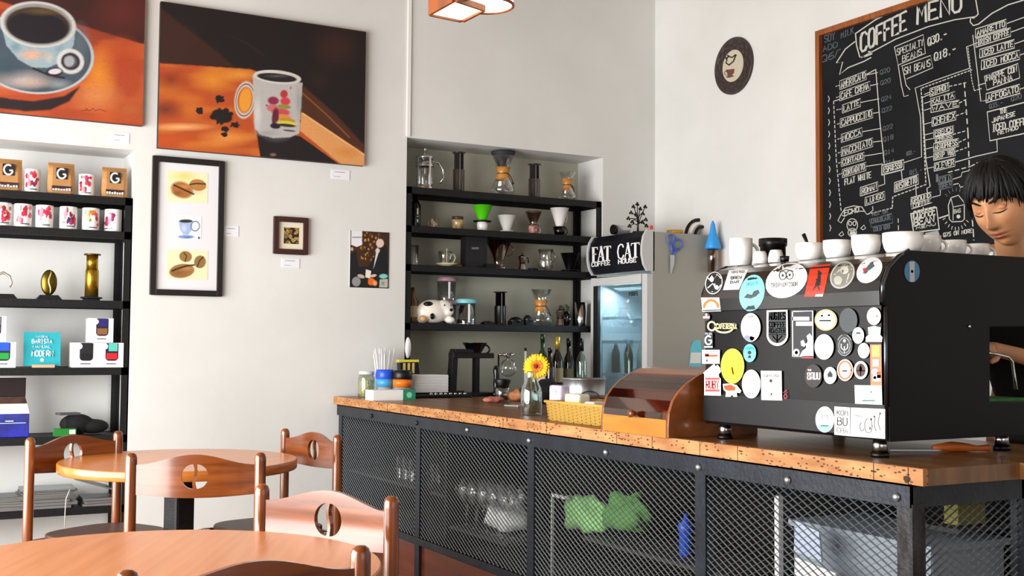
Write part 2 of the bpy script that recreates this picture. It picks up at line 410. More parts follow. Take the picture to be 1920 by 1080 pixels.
vo = nt.nodes.new('ShaderNodeTexVoronoi'); vo.inputs['Scale'].default_value = 1; nt.links.new(mp2.outputs[0], vo.inputs['Vector'])
th = nt.nodes.new('ShaderNodeMath'); th.operation = 'LESS_THAN'; th.inputs[1].default_value = .27; nt.links.new(vo.outputs['Distance'], th.inputs[0])
nz = nt.nodes.new('ShaderNodeTexNoise'); nz.inputs['Scale'].default_value = 9; nt.links.new(tc.outputs['Object'], nz.inputs['Vector'])
th2 = nt.nodes.new('ShaderNodeMath'); th2.operation = 'GREATER_THAN'; th2.inputs[1].default_value = .42; nt.links.new(nz.outputs['Fac'], th2.inputs[0])
mu = nt.nodes.new('ShaderNodeMath'); mu.operation = 'MULTIPLY'; nt.links.new(th.outputs[0], mu.inputs[0]); nt.links.new(th2.outputs[0], mu.inputs[1])
mx = nt.nodes.new('ShaderNodeMixRGB'); mx.inputs['Color2'].default_value = (*lin('4a2a12'), 1)
nt.links.new(mu.outputs[0], mx.inputs['Fac']); nt.links.new(r1.outputs[0], mx.inputs['Color1']); nt.links.new(mx.outputs[0], bs.inputs['Base Color'])

t = thing('worktop', 'thick oiled wooden worktop with a worm-holed sawn front edge on the steel mesh counter', 'counter top', (2.414, 2.106, .855))
b = MB()
b.prism([(0.02, 0), (.385, 0), (.385, -.03), (.93, -.03), (.93, 3.2), (1.82, 3.2), (1.82, 4.43), (0.02, 4.43)], 2, 0, .045)
b.build('slab', M_worktop, t)
b = MB(); segs = [4.44]
yy = 4.44
cuts = [0, .05, .17, .45, .74, .93, 1.12, 1.2, 1.42, 1.5, 1.93, 2.3, 2.9, 3.6, 4.43]
for i in range(len(cuts)-1):
    e = .001*((i*7) % 3); b.box(-e, .02, cuts[i]+.0012, cuts[i+1]-.0012, 0, .0453)
b.build('front_edge', M_wedge, t)
b = MB()
for (px_, py_, rr) in ((1700, 898, .012), (1545, 870, .004), (1552, 872, .0035), (1560, 873, .0035), (1573, 876, .003), (1600, 878, .004), (1613, 880, .004), (1635, 883, .005)):
    p = hit(px_, py_, 0, 2.4125); c = Vector(p)-Vector(t.location)
    MB().sph((c.x, c.y, c.z), (.0012, rr, rr*.7), 10, 6).build('knot', mat('dark_knot', '3a2213', .8), t)

t = thing('bar_counter', 'steel framed bar counter clad in diamond mesh under the wooden worktop', 'counter', (XC, YN, 0))
ox, oy = XC, YN
L = YF-YN
post_y = [0]+[hit(px_, 930, 0, XC)[1]-YN for px_ in (1311, 993, 781, 636)]
post_y[4] = L-.05
wp = .055
b = MB(); b.box(0, .006, 0, L, .79, .853); b.box(0, .6, 0, .006, .79, .853); b.box(0, .04, 0, L, .847, .853)
b.build('top_rail', M_rail, t)
b = MB(); b.box(0, .04, 0, L, .2, .235); b.box(0, .6, .0, .04, .2, .235); b.build('bottom_rail', M_rail, t)
for i, y in enumerate(post_y):
    b = MB(); y0 = 0 if i == 0 else y-wp/2
    b.box(.004, .045, y0, y0+wp, .0, .80)
    if i == 0: b.box(.0, .05, -.002, .004, .0, .80)
    b.build('post', M_rust if i == 0 else M_rail, t)
for xx in (.45, .62): MB().box(xx, xx+.04, 0, .04, 0, .85).build('post', M_rail, t)
for px_, py_ in ((1682, 932), (1478, 900), (1311, 876), (1137, 848), (993, 826), (877, 806), (782, 793), (697, 780)):
    p = hit(px_, py_, 0, XC)
    b = MB(); M = Matrix.Translation((-.001, p.y-YN, p.z)) @ Matrix.Rotation(-PI/2, 4, 'Y')
    b.lathe([(.0125, 0), (.0125, .002), (.0105, .0065), (.006, .010), (0.0, .0115)], 14, M=M)
    b.build('bolt', M_steel if px_ > 850 else M_rail, t)
def mesh_panel(name, axis, fixed, a0, a1, z0, z1, parent, dx=.040, dz=.0225):
    """expanded metal: a lattice of flat slanted strands"""
    b = MB(); th, wd = .0012, .0021
    nu = max(1, round((a1-a0)/dx)); dx = (a1-a0)/nu; nz_ = round((z1-z0)/dz); dz = (z1-z0)/nz_
    def strand(u0, v0, u1, v1):
        n = Vector((-(v1-v0), (u1-u0))); n.normalize(); n *= wd/2
        c = [(u0+n.x, v0+n.y), (u1+n.x, v1+n.y), (u1-n.x, v1-n.y), (u0-n.x, v0-n.y)]
        vs = []
        for d in (-th, th):
            for k, (u, v) in enumerate(c):
                dd = d+(0.0015 if k in (0, 1) else -.0015)
                vs.append((fixed+dd, u, v) if axis == 0 else (u, fixed+dd, v))
        b.add(vs, [(0, 1, 2, 3), (7, 6, 5, 4), (0, 4, 5, 1), (2, 6, 7, 3)])
    for i in range(nu):
        for j in range(nz_):
            u = a0+i*dx; v = z0+j*dz
            strand(u, v+dz/2, u+dx/2, v+dz); strand(u+dx/2, v+dz, u+dx, v+dz/2)
            strand(u, v+dz/2, u+dx/2, v); strand(u+dx/2, v, u+dx, v+dz/2)
    me = bpy.data.meshes.new(name); me.from_pydata(b.v, [], b.f); me.materials.append(M_mesh)
    o = bpy.data.objects.new(name, me); COL.objects.link(o); o.parent = parent
    return o
for i in range(4):
    y0 = post_y[i]+(wp if i == 0 else wp/2); y1 = post_y[i+1]-wp/2
    mesh_panel('mesh_panel', 0, .012, y0, y1, .235, .79, t)
mesh_panel('mesh_panel', 1, .018, .05, .45, .235, .79, t)
MB().box(.02, .6, .05, L-.02, .0, .19).build('plinth', wood('plinth_wood', '6d3018', '4a1e10', (1, 1, 6), .3, .4, 2), t)
MB().box(.03, .62, .05, L-.02, .19, .205).build('cabinet_floor', mat('cabinet_floor_grey', '3a3b3d', .7), t)
MB().box(.60, .61, .05, L-.02, .205, .85).build('back_panel', mat('dark_back_panel', '0c0a09', .9, spec=.2), t)
MB().box(.03, .60, L-.03, L-.02, .205, .85).build('far_end_panel', mat('dark_back_panel'), t)
MB().box(.05, .59, 2.95, 2.965, .205, .8).build('divider', M_blackpl, t)

# things kept in the counter
XI = 2.72
def wine_glass(x, y, z, s=1.0):
    b = MB(); b.lathe([(.034*s, 0), (.03*s, .004), (.006*s, .01), (.0045*s, .08*s), (.012*s, .09*s), (.038*s, .12*s), (.042*s, .15*s), (.034*s, .2*s), (.032*s, .2*s), (.039*s, .15*s), (.034*s, .122*s), (.0, .098*s)], 18, cap=False)
    return b.build('wine_glass', M_glass, None, (x, y, z))
zb = .205
gl0 = None
k = 0
for row, xg in enumerate((2.56, 2.68)):
    for j in range(6):
        yg = 4.62+.105*j+.05*row
        k += 1
        if gl0 is None:
            gl0 = wine_glass(0, 0, 0, 1.15); o = gl0
        else: o = gl0.copy(); COL.objects.link(o)
        o.location = (xg, yg, .33)
        tag(o, 'clear stemmed goblet, %s from the right in the %s row behind the second mesh panel' % (('first', 'second', 'third', 'fourth', 'fifth', 'sixth')[j], 'front' if row == 0 else 'back'), 'glass', 'goblets behind the mesh')
MB().box(.06, .35, 2.35, 2.93, .315, .33).build('low_shelf', mat('shelf_board_dark', '2d2c2a', .7), t)
gl1 = None
for j in range(10):
    if gl1 is None:
        bb = MB(); bb.lathe([(.027, 0), (.034, .13), (.032, .13), (.026, .008), (0, .006)], 16, cap=False); gl1 = bb.build('tumbler', M_glass); o = gl1
    else: o = gl1.copy(); COL.objects.link(o)
    o.location = (2.56+.09*(j % 2), 5.5+.085*(j//2)+.02*(j % 2), .47)
    tag(o, 'clear tumbler, %s from the right in the %s row behind the leftmost mesh panel' % (('first', 'second', 'third', 'fourth', 'fifth')[j//2], 'back' if j % 2 else 'front'), 'glass', 'tumblers behind the left mesh panel')
MB().box(.06, .35, 3.0, 4.3, .455, .47).build('shelf', mat('shelf_board_dark'), t)
def crumple(name, m, c, size, seed, label, cat, amp=.35, n=14):
    """a folded cloth: dented, flattened blob"""
    b = MB(); b.sph((0, 0, 0), (size[0]/2, size[1]/2, size[2]/2), n*2, n)
    vs = []
    for v in b.v:
        d = mnoise.noise(Vector(v)*(2.2/max(size))*2+Vector((seed, seed*1.7, 0)))
        e = mnoise.noise(Vector(v)*(9/max(size))+Vector((seed*2, 0, seed)))
        s = 1+amp*d+amp*.5*e
        vs.append((v[0]*s, v[1]*s, max(v[2]*s, -size[2]*.45)+size[2]*.45))
    b.v = vs
    o = b.build(name, m, None, c); return tag(o, label, cat)
p = hit(945, 985, 0, XI-.1); crumple('cloth', mat('white_cloth', 'e8ecea', .9), (XI-.08, p.y, .345), (.2, .26, .13), 3, 'crumpled white cloth beside the goblets behind the second mesh panel', 'cloth')
for (a, c_) in (((1100, 985), 4), ((1180, 968), 9)):
    p = hit(*a, 0, XI-.02)
    crumple('green_cloth', mat('green_cloth' if c_ == 4 else 'dark_green_cloth', '8fd07a' if c_ == 4 else '4f8a3c', .9), (XI-.02, p.y, .42 if c_ == 4 else .47), (.14, .3, .15), c_,
            'bright light green rag bundled on the inner ledge' if c_ == 4 else 'darker green rag behind the light green one on the inner ledge', 'cloth', .5)
MB().box(.18, .5, .95, 1.9, .405, .42).build('ledge', mat('shelf_board_dark'), t)
p = hit(1286, 998, 0, XI)
b = MB(); b.lathe([(.02, 0), (.026, .01), (.026, .09), (.03, .095), (.03, .12), (.01, .135), (.008, .16), (0, .162)], 16)
tag(b.build('spray_bottle', M_blue, None, (XI, p.y, .42)), 'small blue plastic bottle standing behind the mesh near the middle post', 'bottle')
# white frame, white folded paper and a grey bin in the nearest bay
b = MB(); p0 = hit(1035, 914, 0, 2.6); b.box(0, .012, 0, .008, 0, .36); b.box(0, .012, -.12, 0.008, .352, .366)
tag(b.build('wire_stand', mat('white_wire', 'dddddd', .5), None, (2.6, p0.y, .205)), 'thin white upright rod with a bent top behind the third mesh panel', 'stand')
p0 = hit(1452, 950, 0, 2.62)
tag(MB().box(0, .02, 0, .02, 0, .52).build('white_board', M_paper, None, (2.62, p0.y-.02, .205)), 'narrow white upright panel beside the grey bin behind the nearest mesh panel', 'panel')
t2 = thing('storage_bin', 'large blue-grey storage bin behind the nearest mesh panel', 'bin', (2.64, 2.28, .205))
MB().prism([(0, 0), (.56, 0), (.56, .45), (0, .43)], 0, 0, .32).build('body', mat('bin_grey', '8e9aa6', .6), t2, bevel=.01)
MB().box(-.01, .33, -.01, .57, .43, .45).build('rim', mat('bin_grey'), t2)
t2 = thing('paper_stack', 'white folded papers leaning inside the nearest mesh panel', 'papers', (2.52, 2.52, .205))
for i, (y0, y1, z0, z1) in enumerate(((.0, .19, .2, .36), (.08, .2, .36, .47))):
    MB().prism([(y0, z0), (y1, z0+.015), (y1-.01, z1), (y0+.01, z1-.02)], 0, .012*i, .012*i+.008).build('folded_sheet', M_paper if i == 0 else mat('pale_blue_paper', 'b7c4dc', .7), t2)
MB().box(0, .03, 0, .2, 0, .2).build('box', mat('dark_box', '343b44', .7), t2)
p = hit(1895, 980, 1, 2.4)
tag(MB().box(0, .12, 0, .05, 0, .1).build('yellow_packet', mat('yellow_packet_card', '7d741c', .6), None, (2.78, 2.3, .70)), 'dull yellow packet inside the end bay of the counter', 'packet')
MB().box(.3, .6, .1, .3, .685, .698).build('end_shelf', mat('shelf_board_dark'), t)

# ================================================================== espresso machine
MX, MY0, MY1, MB0, MT = 2.52, 2.335, 3.15, .955, 1.503
PROF = [(2.52, .935), (2.52, 1.337), (2.511, 1.341), (2.510, 1.382), (2.516, 1.413), (2.531, 1.444), (2.553, 1.468), (2.584, 1.486), (2.617, 1.498), (2.66, 1.503), (3.25, 1.503)]
def prof_surf(prof, off):
    def f(px, py, extra=0.0):
        d = ray(px, py)
        for (x0, z0), (x1, z1) in zip(prof[:-1], prof[1:]):
            ex, ez = x1-x0, z1-z0; nx, nz = -ez, ex
            den = d.x*nx+d.z*nz
            if abs(den) < 1e-9: continue
            t = ((x0-CAM.x)*nx+(z0-CAM.z)*nz)/den
            p = CAM+d*t; s = ((p.x-x0)*ex+(p.z-z0)*ez)/(ex*ex+ez*ez)
            if t > 0 and -1e-6 <= s <= 1+1e-6:
                n = Vector((nx, 0, nz)).normalized()
                return p+n*(off+extra)
        return hit(px, py, 0, prof[0][0])
    return f
msurf = prof_surf(PROF, .0012)
mt = thing('espresso_machine', 'black two-group espresso machine whose back is covered in round and square stickers', 'coffee machine', (MX, MY0, .9))
def ML(x, z): return (x-MX, z-.9)
W = MY1-MY0
b = MB(); b.box(.004, .05, .012, W-.012, .15, .44); b.build('back_panel', M_blackgloss, mt)
b = MB(); b.box(.355/2+.0015, .355/2+.002, 0, .001, 0, .001)
b = MB(); b.prism([(.0, .155), (.0, .062), (.012, .052), (.68, .052), (.68, .155)], 1, .0, W, ); b.build('base_tray', mat('graphite_paint', '0b0c11', .4, spec=.4), mt)
up = [ML(x, z) for x, z in PROF[2:]]+[ML(3.22, 1.503), ML(3.25, 1.45), ML(3.25, 1.30), ML(2.98, 1.29), ML(2.98, 1.337), ML(2.54, 1.337)]
up = [p for i, p in enumerate(up) if i == 0 or p != up[i-1]]
MB().prism(up, 1, .006, W-.006, smooth=False).build('cup_warmer_hood', mat('hood_gloss_black', '0d0e10', .22, coat=.8), mt)
side = [ML(2.535, .95), ML(2.53, 1.337), ML(2.512, 1.35), ML(2.513, 1.40), ML(2.535, 1.448), ML(2.575, 1.482), ML(2.62, 1.503), ML(3.16, 1.505), ML(3.235, 1.46), ML(3.25, 1.29), ML(2.967, 1.285), ML(2.963, 1.055), ML(3.20, 1.05), ML(3.2, .95)]
for yy in (-.006, W-.006):
    MB().prism(side, 1, yy, yy+.012).build('side_panel', mat('side_panel_black', '040509', .6, spec=.25), mt, bevel=.002)
b = MB(); b.tube([(.003, -.004, z-.9) for z in (1.05, 1.2, 1.335)], .006, 8)
b.build('edge_trim', mat('dark_chrome', '55585e', .2, metal=.9), mt)
b = MB(); b.tube([(p[0]-.002, -.006, p[1]) for p in side[2:7]], .006, 8); b.build('edge_trim', mat('dark_chrome'), mt)
b = MB(); b.box(.05, .44, .02, W-.02, .15, .42); b.build('inner_body', M_blackpl, mt)
b = MB(); b.box(.46, .68, .03, W-.03, .155, .163); b.build('drip_tray', mat('green_drip_mat', '1f8a2e', .6, noise=(30, '0f5a1b')), mt)
for yc in (.25, .57):
    b = MB(); b.lathe([(.035, -.06), (.035, .0)], 20, (.56, yc, .38)); b.build('group_head', M_chrome, mt)
    b = MB(); b.lathe([(.036, -.1), (.038, -.06)], 20, (.56, yc, .38)); b.tube([(.59, yc, .30), (.72, yc, .29)], .012); b.build('portafilter', M_blackpl, mt)
wp_ = [hit(*p, 1, MY0+.06) for p in ((1850, 661), (1872, 665), (1890, 669), (1898, 678), (1902, 705), (1905, 730))]
b = MB(); b.tube([Vector(p)-Vector(mt.location) for p in wp_], [.0045]*5+[.006], 10); b.build('steam_wand', M_chrome, mt)
for (x, y) in ((.045, .06), (.045, W-.06), (.58, .06), (.58, W-.06)):
    b = MB(); b.lathe([(.023, .012), (.019, .056)], 20, (x, y, 0)); o = b.build('leg', M_chrome, mt)
    MB().lathe([(.026, 0), (.027, .013)], 20, (x, y, 0)).build('rubber_foot', M_blackpl, o)
ssurf = plane_surf(1, MY0-.006, .0012)
p = ssurf(1817, 612)-Vector(mt.location)
b = MB(); b.lathe([(.006, 0), (.005, .003), (0, .004)], 6, M=Matrix.Translation(p) @ Matrix.Rotation(PI/2, 4, 'X')); b.build('screw', M_chrome, mt)

SB, SW = '17181b', 'dfdfdf'
def sticker(nm, shape, color, marks=(), surf=msurf, order=0):
    """shape in photo coordinates; marks: list of (kind, data, colour)"""
    m = mat('sticker_'+color, color, .38)
    b = MB(); ex = .0005*order
    if len(shape) == 4: quad(b, shape, surf, ex)
    else: blob(b, shape, surf, ex)
    o = put(b, nm, m, mt)
    by = {}
    for mk in marks:
        kind, data, c = mk[:3]
        bb = by.setdefault(c, MB()); e2 = ex+.0005
        if kind == 'blob': blob(bb, data, surf, e2, 2)
        elif kind == 'quad': quad(bb, data, surf, e2, 4)
        elif kind == 'line': ribbons(bb, data, mk[3], surf, e2)
        elif kind == 'text': ribbons(bb, text_strokes(*data), mk[3], surf, e2)
    for c, bb in by.items():
        pm = parent_world(mt).inverted(); bb.v = [tuple(pm @ Vector(v)) for v in bb.v]
        bb.build('print', mat('print_'+c, c, .5), o)
    return o
def Q(x0, y0, x1, y1): return [(x0, y0), (x1, y0), (x1, y1), (x0, y1)]
# on the curved hood
sticker('round_sticker', ell(1339, 531, 17, 22, skew=.1), '1b1c20', [('line', [ell(1339, 531, 15.5, 20, skew=.1)+[(1354.5, 531)]], SW, 1.6), ('line', [[(1326, 520), (1334, 528), (1345, 515), (1352, 522)], [(1328, 540), (1337, 532), (1346, 543), (1352, 535)], [(1335, 518), (1341, 533), (1336, 547)]], SW, 2.2),
    ('blob', ell(1335, 524, 4, 5), SW), ('blob', ell(1344, 539, 4, 4), SW)])
sticker('square_sticker', [(1367, 507), (1403, 506), (1386, 543), (1356, 544)], SW, [('text', ('UNITED', 1373, 513, 1396, 512, 4), '5a5a5a', 1), ('text', ('BREW', 1371, 524, 1391, 523, 5), '333333', 1.4), ('text', ('BAR', 1370, 532, 1386, 531, 5), '333333', 1.4)])
sticker('oval_sticker', ell(1410.5, 549.5, 23.5, 34, skew=.12), '7fdfe6', [('blob', [(1395, 558), (1402, 551), (1408, 557), (1414, 546), (1422, 543), (1425, 549), (1418, 556), (1408, 560), (1399, 559)], '3a4a4c'), ('text', ('MEDITE', 1401, 536, 1423, 533, 5), '3a9aa8', 1)])
o = sticker('oval_sticker', ell(1475, 526, 38, 33, skew=.28), SW, [('line', [ell(1468, 517, 6.5, 8)+[(1474.5, 517)], ell(1481, 516, 6.5, 8)+[(1487.5, 516)], [(1462, 510), (1474, 506), (1488, 509)]], '3c3c3c', 1.5), ('blob', ell(1468, 517, 2, 2.5, 10), '3c3c3c'), ('blob', ell(1481, 516, 2, 2.5, 10), '3c3c3c'), ('text', ('TRIPADVISOR', 1446, 539, 1496, 536, 7), '5a5a5a', 1.3)])
sticker('red_flag_sticker', [(1520, 499), (1557, 496), (1544, 556), (1509, 556)], 'f0301a', [('blob', [(1524, 545), (1531, 522), (1534, 506), (1541, 512), (1539, 530), (1537, 547), (1533, 537)], '1d1412'), ('quad', [(1530, 552), (1544, 551), (1543, 556), (1529, 556)], SW)])
sticker('oval_sticker', ell(1580, 516, 23, 26, skew=.22), '77776f', [('line', [ell(1580, 516, 21, 24, skew=.22)+[(1601, 516)]], 'c9c9bf', 1.3), ('blob', ell(1584, 507, 8, 7), 'b9b9ae'), ('blob', ell(1572, 526, 8, 8), 'a5a59a'), ('blob', ell(1581, 509, 2.5, 3, 10), '33332f'), ('line', [[(1566, 515), (1575, 507), (1590, 500)], [(1588, 530), (1592, 515), (1597, 505)]], 'd5d5cb', 1.4)])
sticker('oval_sticker', ell(1630.5, 507, 23, 24, skew=.3), SW, [('blob', [(1618, 513), (1624, 503), (1634, 492), (1642, 490), (1640, 500), (1630, 508), (1624, 514)], '46555c'), ('blob', [(1618, 504), (1628, 502), (1626, 511), (1619, 510)], 'b3363c')])
sticker('square_sticker', [(1315, 558), (1349, 558), (1352, 583), (1317, 584)], SW, [('line', [arc(1334, 576, 13, 13, 178, 2)], 'e5702a', 5), ('blob', ell(1334, 574, 1.5, 1.5, 8), '7f8fb5')])
# on the flat back
sticker('round_sticker', ell(1325, 594, 7, 7.5), '4a3436', [('quad', Q(1319, 593, 1331, 597), 'd8cfd0'), ('blob', ell(1325, 590, 2, 2.5, 8), 'e8e0e0')])
b = MB(); ribbons(b, [ell(1335, 611.5, 7, 8)+[(1342, 611.5)], arc(1358, 614, 17, 9.5, 200, 340)], 3.2, msurf); ribbons(b, text_strokes('CAFETERIA', 1343, 616, 1381, 616, 9, .1), 2.1, msurf)
put(b, 'cream_script_sticker', mat('cream_vinyl', 'efe0a0', .5), mt)
sticker('bottle_sticker', [(1321, 624), (1337, 624), (1337, 651), (1321, 651)], '1b2228', [('line', [arc(1329, 638, 6, 8, 50, 340)+[(1334.6, 638), (1330, 638)]], 'c6d3da', 3), ('quad', Q(1321, 649, 1337, 652), 'aab6bd'), ('text', ('PUR', 1323, 628, 1335, 628, 4), 'aab6bd', 1)])
sticker('oval_sticker', ell(1408, 614, 18.5, 27), 'd9d9d7', [('text', ('LONDRES', 1399, 595, 1417, 595, 4), '8a8f8f', .9), ('blob', [(1394, 633), (1400, 628), (1408, 630), (1416, 633), (1411, 640), (1402, 639)], '7c8c9c'), ('blob', ell(1411, 634, 4.5, 4.5), 'd9a2a0'), ('blob', ell(1393.5, 613, 3, 3), 'e2a9ad'), ('blob', [(1410, 623), (1421, 611), (1424, 604), (1425, 612), (1418, 622), (1412, 625)], 'a9bab0')])
sh = [(1438, 582), (1477, 581)]+arc(1458, 628, 20, 20.5, 0, -180, 16)
sticker('shield_sticker', sh, 'f0f2f2', [('quad', [(1441.5, 585), (1474.5, 584), (1475, 628), (1441.5, 628)], '22262a'), ('blob', arc(1458.2, 627, 17, 16.5, 0, -180, 14), '22262a'), ('text', ('AUGIES', 1443, 599, 1473, 599, 13), 'd8dde0', 2.4), ('text', ('COFFEE', 1443, 613, 1473, 613, 9), 'd8dde0', 1.8), ('text', ('ROASTER', 1443, 624.5, 1473, 624.5, 9), 'd8dde0', 1.6), ('line', [[(1450, 630), (1458, 640), (1467, 630)], [(1458, 628), (1458, 643)]], 'd8dde0', 2.5)])
sticker('framed_sticker', Q(1485, 582, 1526, 672), '16181d', [('line', [[(1486.5, 584), (1524.5, 583), (1525, 669), (1487, 668), (1486.5, 584)]], 'cfd2d6', 2.2), ('quad', Q(1485, 594, 1518, 601), 'efe6ea'), ('quad', Q(1493, 603, 1523, 611), 'f0c6cf'),
    ('blob', [(1502, 640), (1507, 637), (1511, 645), (1515, 640), (1513, 630), (1519, 625), (1524, 632), (1523, 645), (1524, 667), (1500, 668), (1505, 658), (1512, 652), (1503, 648)], 'd4dde0'), ('blob', ell(1494, 661, 6, 7), 'dfe6e6'), ('blob', ell(1494, 661, 3, 3.5), '2a2422'), ('quad', Q(1504, 668, 1526, 672), 'a53a40')])
sticker('ring_sticker', ell(1549, 600, 21, 20), 'f0d9a8', [('line', [ell(1549, 600, 19.5, 18.5)+[(1568.5, 600)]], 'd79d5a', 2), ('blob', ell(1549, 601.5, 15.5, 14.5), 'fbfbfb'), ('quad', Q(1537, 600, 1559, 602.5), '8a939c'), ('blob', ell(1542, 592, 2.5, 2, 8), '98a0a8'), ('blob', ell(1555, 591, 2.5, 2, 8), '98a0a8')])
sticker('oval_sticker', ell(1591, 600.5, 17, 23), '2c3438', [('line', [[(1583, 592), (1598, 592)], [(1583, 600), (1598, 600)], [(1586, 608), (1596, 608)]], '343e43', 2)])
sticker('oval_sticker', ell(1639, 593, 13, 16.5), 'f3f4e4', [('line', [ell(1639, 593, 6, 7.5, 12)+[(1645, 593)]], 'd9dcb8', 3)])
sticker('mask_sticker', [(1628, 614), (1640, 611), (1652, 614), (1651, 628), (1655, 632), (1654, 641), (1624, 641), (1624, 632), (1629, 628)], 'f3f5f4', [('line', [ell(1634, 622, 4, 5, 12), ell(1645, 622, 4, 5, 12), [(1630, 617), (1635, 615)], [(1643, 615), (1649, 617)]], '9aa7a6', 1.4), ('line', [[(1632, 630), (1648, 630)]], 'e5bdb8', 1.4)])
sticker('oval_sticker', ell(1609.5, 629, 11, 15.5), 'f1ecee', [('line', [ell(1610, 630, 5, 6, 14)+[(1615, 630)]], '9a95a8', 1.5), ('quad', Q(1606, 623, 1614, 626), '77737f')])
sticker('oval_sticker', ell(1620, 657.5, 11, 14.5), 'dfd9d9')
sticker('oval_sticker', ell(1545.6, 650.5, 18, 24), 'c6cbd2', [('line', [[(1537, 640), (1537, 658)], [(1545, 636), (1545, 662)], [(1554, 640), (1554, 658)]], 'cfd6df', 3)])
sticker('emblem_sticker', ell(1584, 647, 15, 21), '15171a', [('line', [ell(1584, 648, 10.5, 14.5)+[(1594.5, 648)], arc(1584, 647, 14, 19.5, 150, 110), arc(1584, 647, 14, 19.5, 70, 30), arc(1584, 647, 14, 19.5, 210, 330)], '8d9498', 1.4), ('line', [[(1578, 645), (1578, 652), (1584, 658), (1590, 652), (1590, 645)], [(1584, 650), (1584, 662)]], 'b9c0c4', 2), ('blob', ell(1584, 639, 2.5, 3, 8), 'e5e9eb')])
sticker('tall_sticker', [(1632, 646), (1653, 646), (1654, 723), (1633, 723)], 'f07a4e', [('quad', Q(1636, 648, 1650, 669), 'f6b860'), ('quad', Q(1637, 674, 1648, 687), 'fdf3ea'), ('blob', ell(1641, 697, 6, 6), 'fbe9e0'), ('quad', Q(1637, 703, 1652, 715), 'fbe9e0'), ('blob', ell(1641, 708, 3, 3), 'd8402a'), ('quad', Q(1645, 697, 1652, 709), 'e2492c')])
sticker('oval_sticker', ell(1406, 662, 12, 17), '6fd0e0', [('blob', arc(1406, 656, 9, 7, 0, 180, 12), '2c9fa0'), ('blob', ell(1406, 661, 3.5, 3.5), '12242c'), ('blob', ell(1406, 669, 2.8, 3), '12242c')])
sticker('oval_sticker', ell(1374, 686.5, 22, 33), 'f7ee3a', [('line', [ell(1374, 686.5, 16, 25, 20)+[(1390, 686.5)]], 'e2cf22', 1.6), ('line', [[(1365, 672), (1363, 690), (1368, 705)], [(1374, 668), (1373, 688), (1376, 703)], [(1383, 672), (1385, 690), (1380, 704)]], 'd9b91c', 2.2), ('blob', [(1366, 692), (1374, 688), (1383, 693), (1380, 702), (1368, 702)], 'ecc61a')])
sticker('square_sticker', Q(1317, 656, 1350, 682), 'f6f3ee', [('quad', Q(1323, 665, 1346, 669), 'b9583a'), ('quad', Q(1322, 663, 1330, 668), '9c2b30'), ('quad', Q(1329, 658, 1346, 661), '8e9cc0'), ('blob', ell(1326, 676, 2, 2.5, 8), '4d4d4d')])
sticker('house_sticker', [(1319, 699), (1338, 683), (1341, 683), (1341, 687), (1346, 684), (1351, 690), (1352, 697), (1348, 702), (1349, 707), (1352, 710), (1352, 742), (1321, 741), (1321, 702)], 'f6f1f1', [('quad', Q(1323, 708, 1350, 712), 'd8504e'), ('quad', Q(1323, 730, 1350, 734.5), 'd8504e'), ('text', ('RUBY', 1325, 728, 1348, 728, 14), 'c23a3c', 2.4)])
sticker('bear_sticker', [(1356, 720), (1370, 719), (1382, 722), (1391, 733), (1388, 737), (1382, 736), (1383, 744), (1376, 744), (1374, 740), (1370, 744), (1361, 744), (1362, 735), (1357, 730)], 'f4ebe6', [('blob', [(1358, 723), (1371, 721), (1380, 726), (1379, 732), (1366, 733), (1359, 729)], 'e84c1c')], order=1)
sticker('oval_sticker', ell(1409, 720, 17.5, 27), 'dedede')
sticker('square_sticker', [(1427, 695), (1466, 695.5), (1467, 751), (1428, 750)], 'dadbdb', [('text', ('CAFELUSO', 1433, 707, 1461, 707, 5), '6b6b6b', .9), ('blob', ell(1446, 714, 2.8, 3.2, 10), '2b2b2b'), ('blob', ell(1447, 739, 1.8, 2.6, 8), '4b4b4b'), ('line', [[(1444, 722), (1450, 722)], [(1445, 727), (1449, 727)]], '8b8b8b', 1.2)])
b = MB(); ribbons(b, [ell(1473, 743, 2.8, 4.5, 12)+[(1475.8, 743)], [(1470, 736), (1475, 731), (1475, 736)]], 1.5, msurf); put(b, 'red_figure_sticker', mat('dull_red_vinyl', 'a3454a', .5), mt)
sticker('round_sticker', ell(1525.5, 705, 16, 22), '1d1316', [('text', ('BRUU', 1515, 711, 1538, 711, 12), 'ded6d2', 2.2), ('text', ('THE', 1515, 695.5, 1522, 695.5, 3), 'ded6d2', .9)])
sticker('oval_sticker', ell(1557, 704, 12, 16), 'dedede', [('blob', [(1557, 695), (1562, 702), (1561, 707), (1553, 707), (1552, 702)], '191919')])
sticker('ring_sticker', ell(1585, 694, 15, 20.5), 'f6e6de', [('line', [ell(1585, 694, 12, 16.5)+[(1597, 694)]], 'e0663a', 3), ('quad', Q(1580, 694, 1589, 697), '2a2a2a'), ('blob', ell(1585, 685, 4, 5), 'd9c2d0')])
sticker('ring_sticker', ell(1614.5, 694, 13, 17), 'faf6f4', [('blob', ell(1614.5, 694, 9, 12.5), '4a2a28'), ('line', [[(1614.5, 684), (1614.5, 704)], [(1607, 695), (1622, 695)]], 'f3e8e4', 1.6), ('blob', ell(1614.5, 692, 2.6, 6, 10), 'f3e8e4')])
sticker('mint_sticker', [(1603, 722), (1654, 723), (1655, 759), (1604, 757)], 'bfe8da', [('line', [ell(1628, 735, 6.5, 8.5, 16)+[(1634.5, 735)]], 'e6f6f0', 3), ('quad', Q(1618, 750, 1641, 752.5), '53706a')], order=1)
sticker('round_sticker', ell(1547, 786.5, 17.5, 24.5), 'dddde0', [('blob', arc(1547, 792, 14.5, 17, 200, 340, 14), '8ed0ec'), ('text', ('M', 1542, 785, 1552, 785, 9), 'ee8aa0', 2), ('quad', Q(1540, 797, 1554, 799), '4a8fb0')])
